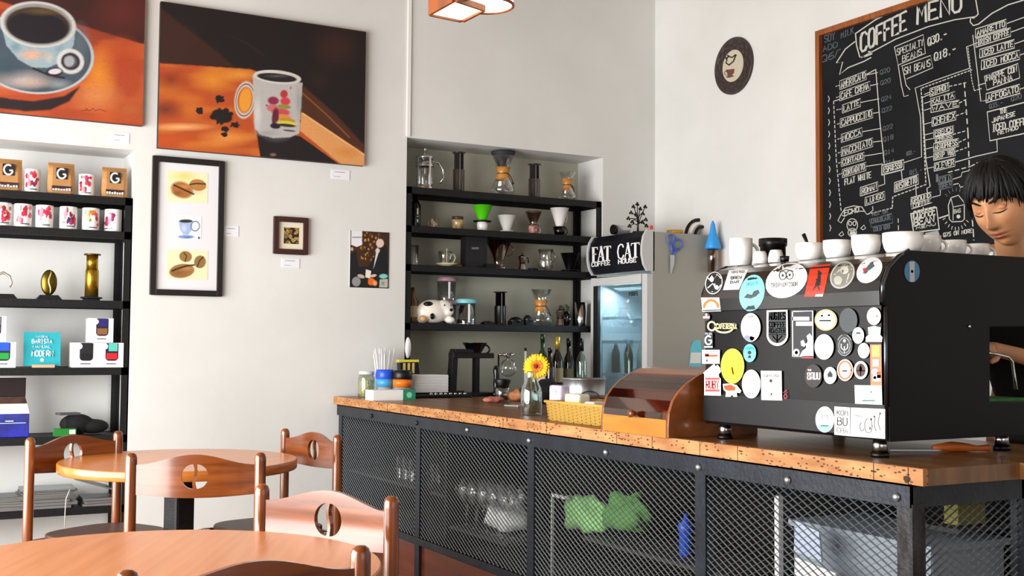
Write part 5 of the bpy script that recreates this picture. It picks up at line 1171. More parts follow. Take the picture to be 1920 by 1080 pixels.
def paint_cup_plate(c):
    X, Y = c.X, c.Y; n = vnoise(X, Y, 26, 1); n2 = vnoise(X, Y*3, 40, 2)
    c.mix(n*.5, '6e2410'); c.mix(np.clip((Y-60+X*-.0)/60, 0, 1)*.9, 'a8421a'); c.mix(np.clip(n2-.45, 0, 1)*1.2, 'c45a22')
    c.poly([(-600, -400), (300, -400), (300, 86), (265, 82), (160, 50), (60, 20), (-60, -15), (-600, -170)], '3a100c', 1, 3); c.patch(230, 20, 70, 60, '5c1a10', .8); c.patch(140, 10, 50, 30, '2a0e0c', .8)
    c.patch(185, 140, 40, 60, 'd8861f', .9); c.patch(180, 180, 60, 35, 'cf8448', .8); c.patch(230, 110, 40, 50, 'a83818', .7); c.patch(245, 205, 40, 22, 'b0602a', .7); c.patch(120, 215, 60, 14, '9a3d1c', .7)
    c.poly([(-80, 130), (-20, 180), (60, 190), (120, 180), (152, 160), (130, 190), (95, 206), (50, 209), (0, 203), (-70, 190), (-110, 150)], '1c0b10', 1, 3)
    c.ell(63, 100, 112, 75, '3c4c58', .12, .05); c.ring(63, 100, 111, 74, 2.6, 'aab4b8', .12); c.patch(150, 80, 25, 45, '55646c', .8); c.patch(40, 150, 70, 22, 'b3a8a6', .9); c.patch(60, 155, 40, 12, 'c9a890', .6); c.patch(15, 130, 40, 25, '2c4450', .8); c.patch(110, 158, 30, 12, '9aa0a4', .7)
    c.poly([(2, 45), (142, 50), (138, 85), (118, 115), (90, 127), (62, 127), (35, 112), (12, 85)], '8ea4ae', 1, 1); c.patch(60, 103, 32, 14, 'd9a27a', .9); c.patch(92, 108, 10, 14, 'c8b7a0', .8); c.patch(30, 88, 14, 14, '5e8094', .8); c.patch(112, 90, 14, 20, '74909c', .7)
    c.ell(71, 46, 69, 42, '8c8a86', .1, .04); c.ring(71, 46, 68, 41, 3.2, 'b9bcba', .1); c.ell(71, 47, 63, 35, '33251c', .1, .08); c.ell(70, 52, 60, 31, '0c0714', .1, .1); c.patch(80, 22, 45, 9, '6b5426', .6)
    c.ring(132, 115, 22, 20, 5, 'c4c4c4', .3); c.ring(132, 115, 15, 13, 3, '2c1c20', .3); c.ell(130, 115, 11, 12, '9a9da4', .3, .3); c.ell(102, 135, 18, 9, '1d141a', -.1, .2); c.ell(103, 134, 14, 6, 'c9c6cc', -.1, .3); c.line([(62, 128), (90, 140), (120, 146)], 4, '1d141a')
    c.line([(152, 208), (165, 206), (160, 202), (168, 208), (175, 203), (178, 208), (186, 205), (200, 209)], 1.2, '2c1410', .8)
    c.mix(np.clip(vnoise(X, Y*4, 5, 5)-.6, 0, 1)*.4, '1c0c08')
def paint_mug(c):
    X, Y = c.X, c.Y
    def P(x, y): return (280+x/4, y/4)
    c.poly([P(0, 470), P(800, 520), P(1500, 1080), P(1600, 1300), P(0, 1300)], 'b04a18', 1, 1)
    n2 = vnoise(X, Y*3.5, 45, 7); c.mix(np.clip(n2-.4, 0, 1)*(Y > 118)*1.2, 'd07a24')
    c.patch(320, 150, 42, 28, '7c1e0c', .9); c.patch(310, 205, 40, 22, '5c2416', .9); c.patch(400, 150, 50, 30, 'dc8a26', .9); c.patch(450, 140, 40, 16, 'e8a03c', .7); c.patch(340, 238, 70, 9, 'f0b070', .9); c.patch(320, 262, 60, 12, 'c04a10', .8); c.patch(425, 258, 60, 20, 'e0903a', .9); c.patch(300, 130, 25, 10, 'b0341c', .8); c.patch(370, 175, 45, 12, 'a83c12', .6)
    c.poly([P(60, -40), P(1700, 150), P(1700, 1300), P(1150, 850), P(1150, 650), P(760, 520), P(60, 470)], '0e0506', 1, 2)
    c.poly([P(80, 60), P(500, 380), P(640, 500), P(80, 475)], '33140c', 1, 6); c.patch(340, 70, 40, 30, '3a180e', .5); c.patch(630, 90, 55, 50, '3c1c12', .75); c.patch(600, 150, 30, 30, '2c130c', .6); c.line([P(610, 270), P(760, 340), P(860, 420)], 3, '241822', .6)
    c.poly([P(1150, 640), P(1400, 860), P(1640, 1120), P(1700, 1300), P(1100, 900)], '4a2410', 1, 5); c.line([P(1150, 700), P(1330, 860), P(1500, 1030)], 2.5, '8a5a2c', .8)
    c.poly([P(1140, 840), P(1620, 1160), P(1640, 1290), P(1500, 1280), P(1130, 980)], 'd9985a', 1, 1); c.line([P(1150, 850), P(1640, 1180)], 2.5, 'eab37c'); c.patch(650, 285, 30, 14, 'cf8038', .8)
    c.poly([P(800, 975), P(1130, 1020), P(1480, 1270), P(850, 1290)], '120a10', 1, 1); c.patch(512, 290, 8, 4, 'b0846a', .7)
    for (x, y, rx, ry, ro) in ((378, 832, 26, 28, .4), (525, 740, 34, 28, .5), (545, 870, 88, 55, .3), (640, 938, 34, 18, .5), (572, 968, 28, 22, .3), (565, 1010, 22, 20, 0)):
        x, y = P(x, y); c.ell(x, y, rx/4, ry/4, '120607', ro, .2)
        rk = random.Random(int(x*3+y))
        for kk in range(9): aa = rk.uniform(0, 6.3); q_ = rk.uniform(.12, .24); c.ell(x+rx*q_*math.cos(aa), y+ry*q_*math.sin(aa), rx*rk.uniform(.06, .13), ry*rk.uniform(.06, .13), '120607', aa, .3)
    c.ring(*P(718, 750), 17, 30, 4, 'cfc8bc', .12); c.ring(*P(718, 750), 17, 30, 1.2, '6b5648', .12); c.ell(*P(720, 750), 13, 25, 'e0962e', .12, .2)
    c.poly([P(775, 560), P(790, 960), P(830, 1010), P(930, 1035), P(1050, 1030), P(1125, 1000), P(1148, 620)], 'b4b2b0', 1, 1); c.patch(483, 215, 10, 40, 'd6d4d2', .8); c.patch(520, 230, 45, 40, 'a9a8a8', .5); c.patch(560, 190, 8, 40, '8d8b8c', .7); c.patch(500, 250, 30, 8, '8a8888', .6)
    c.ell(*P(960, 578), 46, 13, 'cfcac4', .1, .06); c.ell(*P(957, 582), 40, 8.5, '1c1a1c', .1, .12); c.patch(*P(960, 570), 28, 3.5, '6b6a66', .6)
    for (x, y, rx, ry, col) in ((1010, 705, 24, 26, 'b03038'), (930, 755, 36, 26, '8a2244'), (1020, 760, 32, 26, 'c83a44'), (925, 810, 38, 24, 'c06a6a'), (1010, 800, 44, 14, '8a8a2c'), (985, 840, 60, 24, 'c04a50'), (1000, 880, 55, 20, 'd8863a'), (945, 880, 22, 60, '5c1c30'), (1035, 905, 50, 16, 'a88c34'), (1030, 925, 64, 15, 'd6c43a'), (1030, 940, 60, 10, '2b2420'), (945, 945, 34, 18, '1c1624'), (1060, 660, 6, 8, 'c04a50'), (880, 790, 8, 6, 'b02c50'), (1050, 980, 40, 6, '4c4650')):
        x, y = P(x, y); c.ell(x, y, rx/2.9, ry/2.9, col, .1, .3)
    c.mix(np.clip(vnoise(X, Y*4, 4, 9)-.65, 0, 1)*.35, '0c0505')
def painting(name, label, x0, x1, z0, z1, paint, base, nx, nz):
    t = thing(name, label, 'painting', (x0, YW, z0)); th = .035
    MB().box(0, x1-x0, -th, -.002, 0, z1-z0).build('canvas_edge', mat('canvas_dark_edge', '2c130e', .7), t)
    canvas_mesh('painted_canvas', t, x0, x1, z0, z1, YW-th-.001, paint, nx, nz, base, vmat('oil_paint', .6)); return t
yq = YW-.036
p = hit(267, 236, 1, yq); painting('painting', 'unframed oil painting of a blue-grey coffee cup on a saucer over orange', p.x-1.24, p.x, p.z, p.z+.86, paint_cup_plate, '96381a', 420, 290)
p0, p1 = hit(302, 2, 1, yq), hit(683, 311, 1, yq)
painting('painting', 'unframed oil painting of a white mug with a burger-like print over orange and black', p0.x, p1.x, p1.z, p0.z, paint_mug, 'a8481a', 400, 275)
def frame(name, label, x0, x1, z0, z1, w_, m, d=.025):
    t = thing(name, label, 'picture frame', (x0, YW, z0)); W_, H_ = x1-x0, z1-z0
    b = MB(); b.box(0, w_, -d, -.001, 0, H_); b.box(W_-w_, W_, -d, -.001, 0, H_); b.box(w_, W_-w_, -d, -.001, 0, w_); b.box(w_, W_-w_, -d, -.001, H_-w_, H_)
    b.build('frame_border', m, t, bevel=.0015); return t
p0, p1 = hit(287, 291, 1, YW-.025), hit(417, 556, 1, YW-.025)
t = frame('picture_frame', 'tall black frame holding three small coffee bean and cup watercolours', p0.x, p1.x, p1.z, p0.z, .032, mat('frame_black', '150f10', .35))
MB().box(.03, p1.x-p0.x-.03, -.009, -.002, .03, p0.z-p1.z-.03).build('mat_board', mat('mat_board_white', 'dfe0e4', .8), t)
def beans(c):
    c.patch(350, 345, 55, 40, 'f0e2a8', .7); c.patch(345, 330, 30, 14, 'e8c860', .8); c.patch(350, 360, 40, 8, '8a7a5c', .5)
    c.ell(341, 356, 21, 15, 'a8662c', .35, .12); c.ell(371, 347, 17, 11.5, 'b07a3c', .15, .12); c.patch(346, 350, 16, 6, 'c98a4c', .8); c.patch(333, 362, 14, 7, '6b3c18', .7)
    c.line([(326, 347), (337, 352), (350, 358), (363, 364)], 3, '2c1408'); c.line([(356, 346), (368, 344), (385, 345)], 2.6, '3a1c0c'); c.ring(341, 356, 21, 15, 1, '5a3014', .35, .6)
def cup(c):
    c.poly([(335, 414), (362, 414), (359, 432), (353, 440), (344, 440), (338, 432)], '9db4dc', 1, 1); c.patch(345, 428, 8, 10, 'd8e2f2', .7); c.ell(348.5, 414.5, 13.5, 3.4, '2e2c22', 0, .15); c.ring(366, 424, 8, 9, 1.5, '6f7f9c', .1); c.ell(349, 444, 18, 4, '7f9ed0', 0, .3); c.patch(352, 445, 12, 2.5, '3a5488', .8); c.ell(373, 446, 2.4, 2.6, '4a5066', 0, .3); c.line([(347, 411), (345, 406), (349, 402)], 1, 'b8bcc0', .6)
def beans3(c):
    c.patch(350, 500, 50, 40, 'efe6b4', .7); c.ell(341, 508, 25, 14, '9a6c38', -.12, .12); c.patch(335, 512, 22, 9, '6b4420', .6); c.patch(350, 503, 18, 6, 'b88c54', .7); c.line([(323, 508), (335, 503), (352, 498), (364, 497)], 3.2, '2e1a0c')
    c.ell(348, 481, 13, 11, '93703c', .2, .15); c.line([(345, 474), (350, 480), (347, 490)], 2.2, '4a2c14'); c.ell(375, 491, 12, 13, '8f6c3e', .2, .15); c.line([(381, 482), (374, 489), (370, 500)], 2.4, '3e2410')
for (x0_, y0_, x1_, y1_, fn, base, nm) in ((313, 319, 389, 382, beans, 'efe4bc', 'bean_watercolour'), (326, 402, 377, 449, cup, 'e6e8ec', 'cup_watercolour'), (313, 467, 389, 525, beans3, 'ece2bd', 'bean_watercolour')):
    a = hit(x0_, y0_, 1, YW-.01); c_ = hit(x1_, y1_, 1, YW-.01); canvas_mesh(nm, t, a.x, c_.x, c_.z, a.z, YW-.0102, fn, 110, 90, base, vmat('watercolour', .8))
p0, p1 = hit(514.5, 405, 1, YW-.025), hit(578, 478, 1, YW-.025)
t = frame('picture_frame', 'small dark brown frame with a cream mount around a coffee bean picture', p0.x, p1.x, p1.z, p0.z, .030, mat('frame_brown', '3a1a14', .35))
MB().box(.028, p1.x-p0.x-.028, -.009, -.002, .028, p0.z-p1.z-.028).build('mat_board', mat('mat_cream', 'e6ddc8', .8), t)
def smallbeans(c):
    rnd = random.Random(2)
    for k in range(22):
        cx, cy = rnd.uniform(532, 560), rnd.uniform(425, 458); c.ell(cx, cy, 4.6, 3, rnd.choice(['8a6a2c', 'a8843c', '6b4a1e', 'b89a56']), rnd.uniform(0, 3), .2); c.line([(cx-2, cy-.8), (cx+2, cy+.8)], .8, '2a180c')
a = hit(532.5, 426, 1, YW-.01); c_ = hit(560, 458, 1, YW-.01); canvas_mesh('bean_picture', t, a.x, c_.x, c_.z, a.z, YW-.0102, smallbeans, 60, 70, '1e130c', vmat('watercolour'))
def poster(c):
    c.poly([(656, 431), (728, 433), (728, 500), (656, 500)], '3a2008', 1)
    rnd = random.Random(4)
    for k in range(50):
        cx, cy = rnd.uniform(676, 712), rnd.uniform(436, 488); c.ell(cx, cy, rnd.uniform(1.2, 3), rnd.uniform(2, 4), rnd.choice(['a8702c', '6b3c10', 'c98c40', '2a1406']), 0, .4)
    c.poly([(656, 478), (668, 470), (672, 500), (690, 500), (708, 470), (716, 458), (726, 462), (728, 541), (656, 541)], '0e0d14', 1)
    c.ell(712.5, 456, 8, 9, 'e0c4b8', 0, .2); c.ell(708, 470, 5, 5, 'd8b8ac', 0, .3); c.poly([(706, 465), (712, 468), (708, 480), (700, 505), (704, 480)], 'd6d0cc', 1)
    c.ell(677, 518, 8, 4, 'c9b0a0', .3, .3); c.poly([(686, 505), (696, 508), (694, 522), (685, 520)], 'e6e2da', 1); c.ell(700, 517, 7, 3, 'd9c2b0', -.2, .3); c.ell(696, 528, 8, 8, 'e86c1c', 0, .3); c.ell(703, 531, 5, 6, 'f0a060', 0, .4); c.ell(719, 518, 9, 5, '7ed0c4', 0, .3); c.poly([(712, 524), (727, 523), (727, 539), (711, 539)], 'b8b8a8', 1); c.patch(718, 531, 5, 6, '5a6a50', .8); c.ell(668, 528, 8.5, 9.5, '8d8f92', 0, .1); c.poly([(683, 524), (690, 524), (690, 539), (683, 539)], '14100e', 1); c.ell(660, 467, 3, 4, 'c9a090', 0, .3)
    c.poly([(658.5, 431), (679, 431), (679, 459), (669, 463), (658.5, 459)], 'e2e4ea', 1); c.line([(661, 445), (677, 445)], 2, '4a4c58', .8)
p0, p1 = hit(656.5, 432, 1, YW), hit(728, 541, 1, YW)
t = thing('poster', 'unframed photo poster of a grey-haired barista pouring in front of brown shelves', 'poster', (p0.x, YW, p1.z))
MB().box(0, p1.x-p0.x, -.004, -.0005, 0, p0.z-p1.z).build('card', M_card, t)
canvas_mesh('printed_face', t, p0.x, p1.x, p1.z, p0.z, YW-.0045, poster, 150, 230, '241408', vmat('gloss_print', .3))
for (x0_, y0_, x1_, y1_, lb) in ((207, 247, 242, 270, 'small white title card under the cup and saucer painting'), (621, 317, 655, 338, 'small white title card under the mug painting'), (420, 423, 447, 444, 'small white title card right of the tall black frame'), (528, 484, 561, 503, 'small white title card under the small brown frame')):
    p0, p1 = hit(x0_, y0_, 1, YW), hit(x1_, y1_, 1, YW); t = thing('title_card', lb, 'label card', (p0.x, YW, p1.z), 0, 'painting title cards')
    MB().box(0, p1.x-p0.x, -.003, -.0005, 0, p0.z-p1.z).build('card', M_card, t)
    b = MB(); w_ = p1.x-p0.x; h_ = p0.z-p1.z; b.box(w_*.2, w_*.75, -.0036, -.003, h_*.72, h_*.78); b.box(w_*.15, w_*.5, -.0036, -.003, h_*.25, h_*.29); b.build('lettering', mat('card_print_grey', '8a8c96', .7), t)

# ================================================================== clock plaque and menu board on the right wall
cs = [hit(x, y, 0, XW-.02) for x, y in ((1336, 122), (1412, 122), (1374, 70), (1374, 176))]
cyc = (cs[0].y+cs[1].y)/2; czc = (cs[2].z+cs[3].z)/2; rc = (cs[2].z-cs[3].z)/2
t = thing('round_plaque', 'round dark brown chequered plaque with a cream coffee cup centre high on the right wall', 'wall plaque', (XW, cyc, czc))
MR = Matrix.Rotation(-PI/2, 4, 'Y')
def disc(r0, r1, x0, x1, ex=1.0):
    return MB().lathe([(r0, x0), (r1, x0), (r1, x1), (r0, x1), (r0, x0)], 56, M=MR, cap=False)
MB().lathe([(0, .0), (rc, 0), (rc, .016), (rc*.97, .02), (rc*.93, .014), (0, .014)], 56, M=MR, cap=False).build('plaque_rim', mat('plaque_brown', '3a2c28', .45), t)
b = MB()
for ring_ in range(3):
    r0, r1 = rc*(.58+.11*ring_), rc*(.69+.11*ring_)
    for k in range(24):
        if (k+ring_) % 2: continue
        a0, a1 = 2*PI*k/24, 2*PI*(k+1)/24
        b.add([(-.0152, r0*math.cos(a0), r0*math.sin(a0)), (-.0152, r1*math.cos(a0), r1*math.sin(a0)), (-.0152, r1*math.cos(a1), r1*math.sin(a1)), (-.0152, r0*math.cos(a1), r0*math.sin(a1))], [(0, 1, 2, 3)])
b.build('chequer_print', mat('plaque_dark', '2a201e', .45), t)
MB().lathe([(0, .0155), (rc*.56, .0155)], 40, M=MR, cap=False).build('centre_print', mat('plaque_cream', 'c4bda6', .5), t)
cls = plane_surf(0, XW-.0165, 0); pm = parent_world(t).inverted()
b = MB(); ribbons(b, [[(1357, 103), (1363, 112), (1361, 118), (1367, 122)], [(1380, 103), (1375, 115), (1368, 121)], [(1364, 104), (1372, 108), (1379, 103)], [(1362, 110), (1366, 106)]], 2.6, cls)
b.v = [tuple(pm @ Vector(v)) for v in b.v]; b.build('leaf_print', mat('plaque_dark'), t)
b = MB(); blob(b, [(1361, 131), (1377, 129), (1376, 137), (1372, 141), (1377, 143), (1366, 146), (1360, 145), (1365, 142)], cls, .0005); ribbons(b, [arc(1362, 137, 3.5, 4, 60, 300)], 1.2, cls, .0005)
b.v = [tuple(pm @ Vector(v)) for v in b.v]; b.build('cup_print', mat('cup_print_brown', '6b3a30', .5), t)

bd = 0.045
pTL = hit(1528, 59, 0, XW-bd); pBL = hit(1540, 470, 0, XW-bd); yN = 1.9
zT = pTL.z; zBt = pBL.z-.08
t = thing('menu_board', 'large wood-framed blackboard hand-lettered COFFEE MENU with a chalk flow chart', 'menu board', (XW, yN, zBt))
LY = pTL.y-yN; LH = zT-zBt; fw = .032
b = MB(); b.box(-bd, -.001, 0, LY, LH-fw, LH); b.box(-bd, -.001, 0, LY, 0, fw); b.box(-bd, -.001, LY-fw, LY, fw, LH-fw); b.box(-bd, -.001, 0, fw, fw, LH-fw); b.build('board_frame', M_bframe, t)
MB().box(-.02, -.001, fw, LY-fw, fw, LH-fw).build('slate', M_board, t)
bs_ = plane_surf(0, XW-.0205, 0.0)
pm = parent_world(t).inverted()
chalk = MB(); dim = MB()
def T(s_, x0, y0, x1, y1, h, wd=1.25, mb=None, slant=0): ribbons(mb or chalk, text_strokes(s_, x0, y0, x1, y1, h, slant), wd, bs_)
def Lc(pts, wd=1.3, mb=None): ribbons(mb or chalk, [pts], wd, bs_)
def dash(pts, wd=1.4, on=5, off=4, mb=None):
    for (x0, y0), (x1, y1) in zip(pts[:-1], pts[1:]):
        L_ = math.hypot(x1-x0, y1-y0); d = 0
        while d < L_:
            e = min(d+on, L_); Lc([(x0+(x1-x0)*d/L_, y0+(y1-y0)*d/L_), (x0+(x1-x0)*e/L_, y0+(y1-y0)*e/L_)], wd, mb); d += on+off
def boxed(s_, x0, y0, x1, y1, h, wd=1.25, pad=2.6, bw=1.1, mb=None):
    T(s_, x0, y0, x1, y1, h, wd, mb); p_ = pad
    Lc([(x0-p_, y0+p_+.6), (x1+p_, y1+p_), (x1+p_, y1-h-p_), (x0-p_, y0-h-p_+.6), (x0-p_, y0+p_+.6)], bw, mb)
# banner and title
Lc([(1604, 63), (1640, 38), (1680, 17), (1713, 2), (1726, -4), (1790, -30)], 2.2); Lc([(1604, 63), (1606, 85), (1612, 107), (1622, 106), (1635, 101), (1634, 97), (1628, 97)], 2.2)
Lc([(1615, 108), (1680, 73), (1740, 50), (1790, 37), (1830, 31), (1834, 27)], 2.0); Lc([(1603, 78), (1585, 92), (1568, 118), (1580, 116), (1574, 140), (1590, 127), (1620, 115), (1633, 108)], 2.0)
Lc([(1828, -10), (1834, 26), (1826, 34), (1820, 33), (1819, 41), (1825, 48), (1835, 45), (1860, 25), (1890, 9), (1920, 0), (1935, -8)], 2.2)
T('COFFEE', 1614, 98, 1699, 55, 34, 4.6); T('MENU', 1720, 45, 1802, 20, 33, 4.8)
T('SOY', 1546, 80, 1565, 74, 13, 1.3, dim); T('MILK', 1577, 72, 1600, 62, 11, 1.3, dim); T('ADD', 1543, 97, 1570, 88, 10, 1.3, dim); T('Q6', 1541, 117, 1563, 109, 12, 1.4, dim); Lc([(1565, 108), (1570, 95), (1576, 92)], 1.2, dim)
# beans
T('SPECIALTY', 1682, 104, 1731, 85, 12, 1.5); T('BEANS', 1692, 116, 1728, 102, 11, 1.4); Lc([(1677, 88), (1731, 65), (1735, 100), (1684, 122), (1677, 88)], 1.6)
T('SH BEANS', 1696, 140, 1744, 124, 13, 1.6); Lc([(1690, 124), (1745, 104), (1749, 127), (1700, 148)], 1.4); Lc([(1684, 122), (1690, 160), (1695, 181), (1703, 179)], 1.5); Lc([(1692, 126), (1699, 160), (1706, 168)], 1.5)
T('Q30.-', 1740, 86, 1775, 70, 14, 2.4); T('Q18.-', 1752, 114, 1792, 98, 14, 2.3)
# left column
col = [('AMERICANO', 1577, 165, 1622, 146, 11), ('CAFE CREMA', 1577, 186, 1629, 166, 11), ('LATTE', 1582, 209, 1611, 197, 10), ('CAPPUCCINO', 1578, 236, 1634, 218, 11), ('MOCCA', 1580, 264, 1614, 252, 10), ('MACCHIATO', 1580, 290, 1634, 272, 11), ('CORTADO', 1580, 309, 1618, 297, 9), ('CORTADITO', 1582, 330, 1621, 317, 10)]
for c_ in col:
    boxed(*c_, 1.7); Lc([(c_[3]+3, c_[4]-c_[5]/2), (1645+(c_[4]-140)*.055, c_[4]-c_[5]/2-(1645-c_[3])*.2)], 1.4)
    dash([(1567+(c_[2]-160)*.035, c_[2]-3), (c_[1]-3, c_[2]-5)], 1.4, 3, 2)
    T('Q%d' % (12+(int(c_[2]) % 7)*2), 1650+(c_[4]-140)*.05, c_[4]-6, 1668+(c_[4]-140)*.05, c_[4]-12, 8, 1.1, dim)
T('FLAT WHITE', 1584, 347, 1633, 333, 11, 1.8)
Lc([(1642, 130), (1650, 230), (1658, 306)], 1.7); Lc([(1624, 140), (1642, 130)], 1.6)
for y in range(180, 440, 22): Lc([(1553+(y-180)*.012, y), (1555+(y-180)*.012, y+5), (1553+(y-180)*.012, y+11)], 1.5)
dash([(1563, 190), (1568, 300), (1577, 395)], 1.6, 5, 4); Lc([(1563, 190), (1575, 186)], 1.5)
boxed('ESPRESSO', 1657, 324, 1691, 314, 11, 1.9, 3.5, 2.2); Lc([(1695, 305), (1728, 294), (1726, 220), (1716, 165), (1755, 150), (1818, 128), (1812, 88), (1833, 80)], 1.5)
Lc([(1690, 319), (1692, 340)], 1.5); Lc([(1658, 328), (1659, 345), (1648, 349)], 1.5)
boxed('ROMAN', 1616, 364, 1643, 354, 10, 1.8, 3, 1.5); boxed('LUNGO', 1625, 382, 1656, 371, 9, 1.6, 3, 1.4); Lc([(1636, 387), (1637, 394), (1630, 400)], 1.4); Lc([(1637, 366), (1637, 372)], 1.4)
boxed('RISTRETTO', 1680, 357, 1719, 342, 12, 1.9, 3, 1.5); Lc([(1717, 346), (1718, 366)], 1.5)
boxed('GROUND', 1710, 380, 1744, 370, 8, 1.7, 2, 1.3); T('COFFEE', 1712, 390, 1744, 380, 7, 1.5); Lc([(1708, 382), (1709, 392), (1747, 380)], 1.3); Lc([(1748, 370), (1763, 366), (1763, 357)], 1.4); Lc([(1731, 389), (1731, 396)], 1.6)
dash([(1730, 212), (1736, 346), (1674, 369), (1673, 390), (1625, 402)], 1.8, 4, 3.4)
dash([(1727, 166), (1732, 250)], 1.8, 4, 3.4); dash([(1729, 165), (1770, 150), (1822, 131)], 1.8, 3.6, 3.2)
# middle column
Lc([(1729, 181), (1736, 300), (1744, 350), (1738, 353), (1739, 362)], 1.7); Lc([(1729, 183), (1745, 176)], 1.5)
mid = [('SIPHON', 1746, 178, 1777, 167, 10), ('KALITA', 1747, 195, 1788, 182, 8), ('WAVE', 1748, 208, 1796, 198, 8), ('CHEMEX', 1750, 234, 1790, 222, 11), ('FRENCH', 1753, 254, 1786, 246, 8), ('PRESS', 1756, 264, 1784, 257, 7), ('AEROPRESS', 1753, 281, 1795, 272, 10), ('DRIP V60', 1753, 298, 1789, 289, 9), ('CLEVER', 1754, 318, 1788, 309, 10)]
for k, c_ in enumerate(mid):
    boxed(*c_, 1.7, 2.4, 1.4 if k not in (1, 4) else 1.0)
    if k not in (1, 4, 8): dash([(c_[3]+3, c_[4]-5), (1812, c_[4]-12)], 1.6, 5, 4)
    Lc([(1733, c_[2]-1), (c_[1]-3, c_[2]-5)], 1.3)
dash([(1808, 155), (1815, 250), (1818, 330)], 2.2, 9, 8)
Lc([(1791, 304), (1830, 293), (1870, 284), (1869, 262)], 1.7)
Lc([(1757, 328), (1757, 340)], 4, dim); boxed('COLD', 1762, 343, 1783, 337, 9, 1.7, 2.4, 1.4, dim); boxed('BREW', 1763, 354, 1784, 348, 8, 1.5, 2, 1.2, dim); Lc([(1787, 336), (1802, 331), (1804, 323), (1826, 318)], 1.4); Lc([(1788, 346), (1797, 344)], 1.6); Lc([(1799, 346), (1800, 351), (1814, 348)], 1.6)
dash([(1778, 323), (1820, 312), (1833, 305)], 1.8, 8, 5)
# right column
Lc([(1812, 88), (1823, 84)], 1.4); Lc([(1824, 66), (1832, 130), (1839, 190), (1850, 188)], 1.6); dash([(1815, 90), (1822, 150), (1827, 170), (1840, 166)], 1.4, 3, 2.5)
rc_ = [('AMARETTO', 1832, 67, 1884, 49, 10), ('IRISH COFFEE', 1833, 85, 1892, 65, 10), ('ICED LATTE', 1840, 105, 1899, 87, 10), ('ICED MOCCA', 1843, 127, 1909, 108, 11), ('AFFOGATO', 1852, 189, 1909, 172, 11)]
for c_ in rc_:
    boxed(*c_, 2.0, 3, 1.7); Lc([(c_[3]+4, c_[4]-5), (c_[3]+40, c_[4]-18)], 1.6)
T('FRAPPE CON', 1850, 152, 1906, 134, 11, 2.0); T('PANNA', 1863, 160, 1898, 150, 10, 2.0); Lc([(1846, 143), (1909, 119), (1912, 146), (1850, 169), (1846, 143)], 1.8); Lc([(1834, 160), (1847, 156)], 1.5)
T('THE', 1875, 214, 1888, 210, 8, 1.8); T('JAPANESE', 1860, 230, 1903, 217, 8, 1.8); T('ICED COFFEE', 1861, 247, 1930, 232, 13, 2.3); T('METHOD', 1871, 253, 1909, 242, 7, 1.6); Lc([(1940, 187), (1851, 210), (1856, 264), (1940, 246)], 2.2)
T('Q35.-', 1855, 204, 1880, 196, 8, 1.2, dim); T('Q20', 1896, 190, 1915, 184, 8, 1.2, dim)
T('Q22.-', 1700, 292, 1716, 287, 7, 1.1, dim); T('Q15.-', 1706, 328, 1728, 322, 8, 1.1, dim)
# bottom
T('COFFEE', 1713, 411, 1753, 402, 14, 3.0); T('BEAN', 1714, 424, 1751, 416, 12, 2.9); T('MENU', 1718, 430, 1754, 422, 4, 1.2); Lc([(1708, 401), (1756, 389), (1761, 430), (1713, 436), (1708, 401)], 2.8); Lc([(1761, 409), (1779, 403)], 2.4)
Lc([(1783, 371), (1797, 366), (1808, 380), (1808, 411), (1804, 415), (1785, 416), (1780, 411), (1778, 385), (1783, 371)], 1.7); Lc([(1788, 388), (1807, 384)], 1.3); T('BAG', 1789, 400, 1801, 398, 7, 1.2); Lc([(1783, 371), (1787, 388), (1787, 413)], 1.2); ribbons(chalk, [ell(1797, 406, 2, 2, 8)+[(1799, 406)]], 3.5, bs_)
for a in list(range(-60, 60, 15))+list(range(120, 245, 14)):
    ca, sa = math.cos(math.radians(a+90)), math.sin(math.radians(a+90)); Lc([(1793+24*ca, 392-34*sa), (1793+29*ca, 392-40*sa)], 1.2, dim if a < 60 else None)
T('Q75 OR MORE', 1769, 444, 1822, 436, 7, 1.5); dash([(1823, 410), (1826, 450)], 2.2, 14, 6)
dash([(1685, 445), (1684, 410)], 1.5, 8, 6); 
T('ECHO', 1583, 404, 1610, 397, 9, 2.0); Lc([(1577, 402), (1585, 390), (1600, 386), (1616, 388), (1625, 402), (1620, 396), (1600, 396), (1583, 406), (1577, 402)], 1.6); Lc([(1577, 402), (1571, 414), (1577, 418), (1583, 409)], 1.6)
ribbons(chalk, [ell(1598, 422, 10, 12, 16)+[(1608, 422)], ell(1594, 419, 3, 4, 10)+[(1597, 419)], ell(1602, 419, 3, 4, 10)+[(1605, 419)], arc(1598, 427, 5, 5, 200, 340, 8), ell(1598, 436, 8, 8, 12)+[(1606, 436)]], 1.5, bs_); blob(chalk, ell(1599, 438, 6, 5, 12), bs_)
for x_, y_ in ((1577, 440), (1618, 428)): Lc([(x_-4, y_), (x_+2, y_-6), (x_+5, y_), (x_, y_+3), (x_-4, y_)], 1.5)
T('CHOCOLATE', 1634, 419, 1670, 411, 9, 1.6, dim); T('HOT OR', 1636, 405, 1664, 399, 6, 1.3, dim); T('COLD Q20', 1638, 434, 1668, 428, 7, 1.4, dim); Lc([(1630, 412), (1672, 400), (1674, 418), (1634, 426), (1630, 412)], 1.3, dim)
for mb_, nm_, m_ in ((chalk, 'chalk_lettering', M_chalk), (dim, 'faint_chalk_lettering', M_chalkdim)):
    mb_.v = [tuple(pm @ Vector(v)) for v in mb_.v]; mb_.build(nm_, m_, t)
b = MB(); quad(b, [(1735, 437), (1759, 432), (1766, 452), (1738, 452)], bs_, .001); b.v = [tuple(pm @ Vector(v)) for v in b.v]; b.build('taped_note', mat('pale_note', '8f9a96', .8), t)

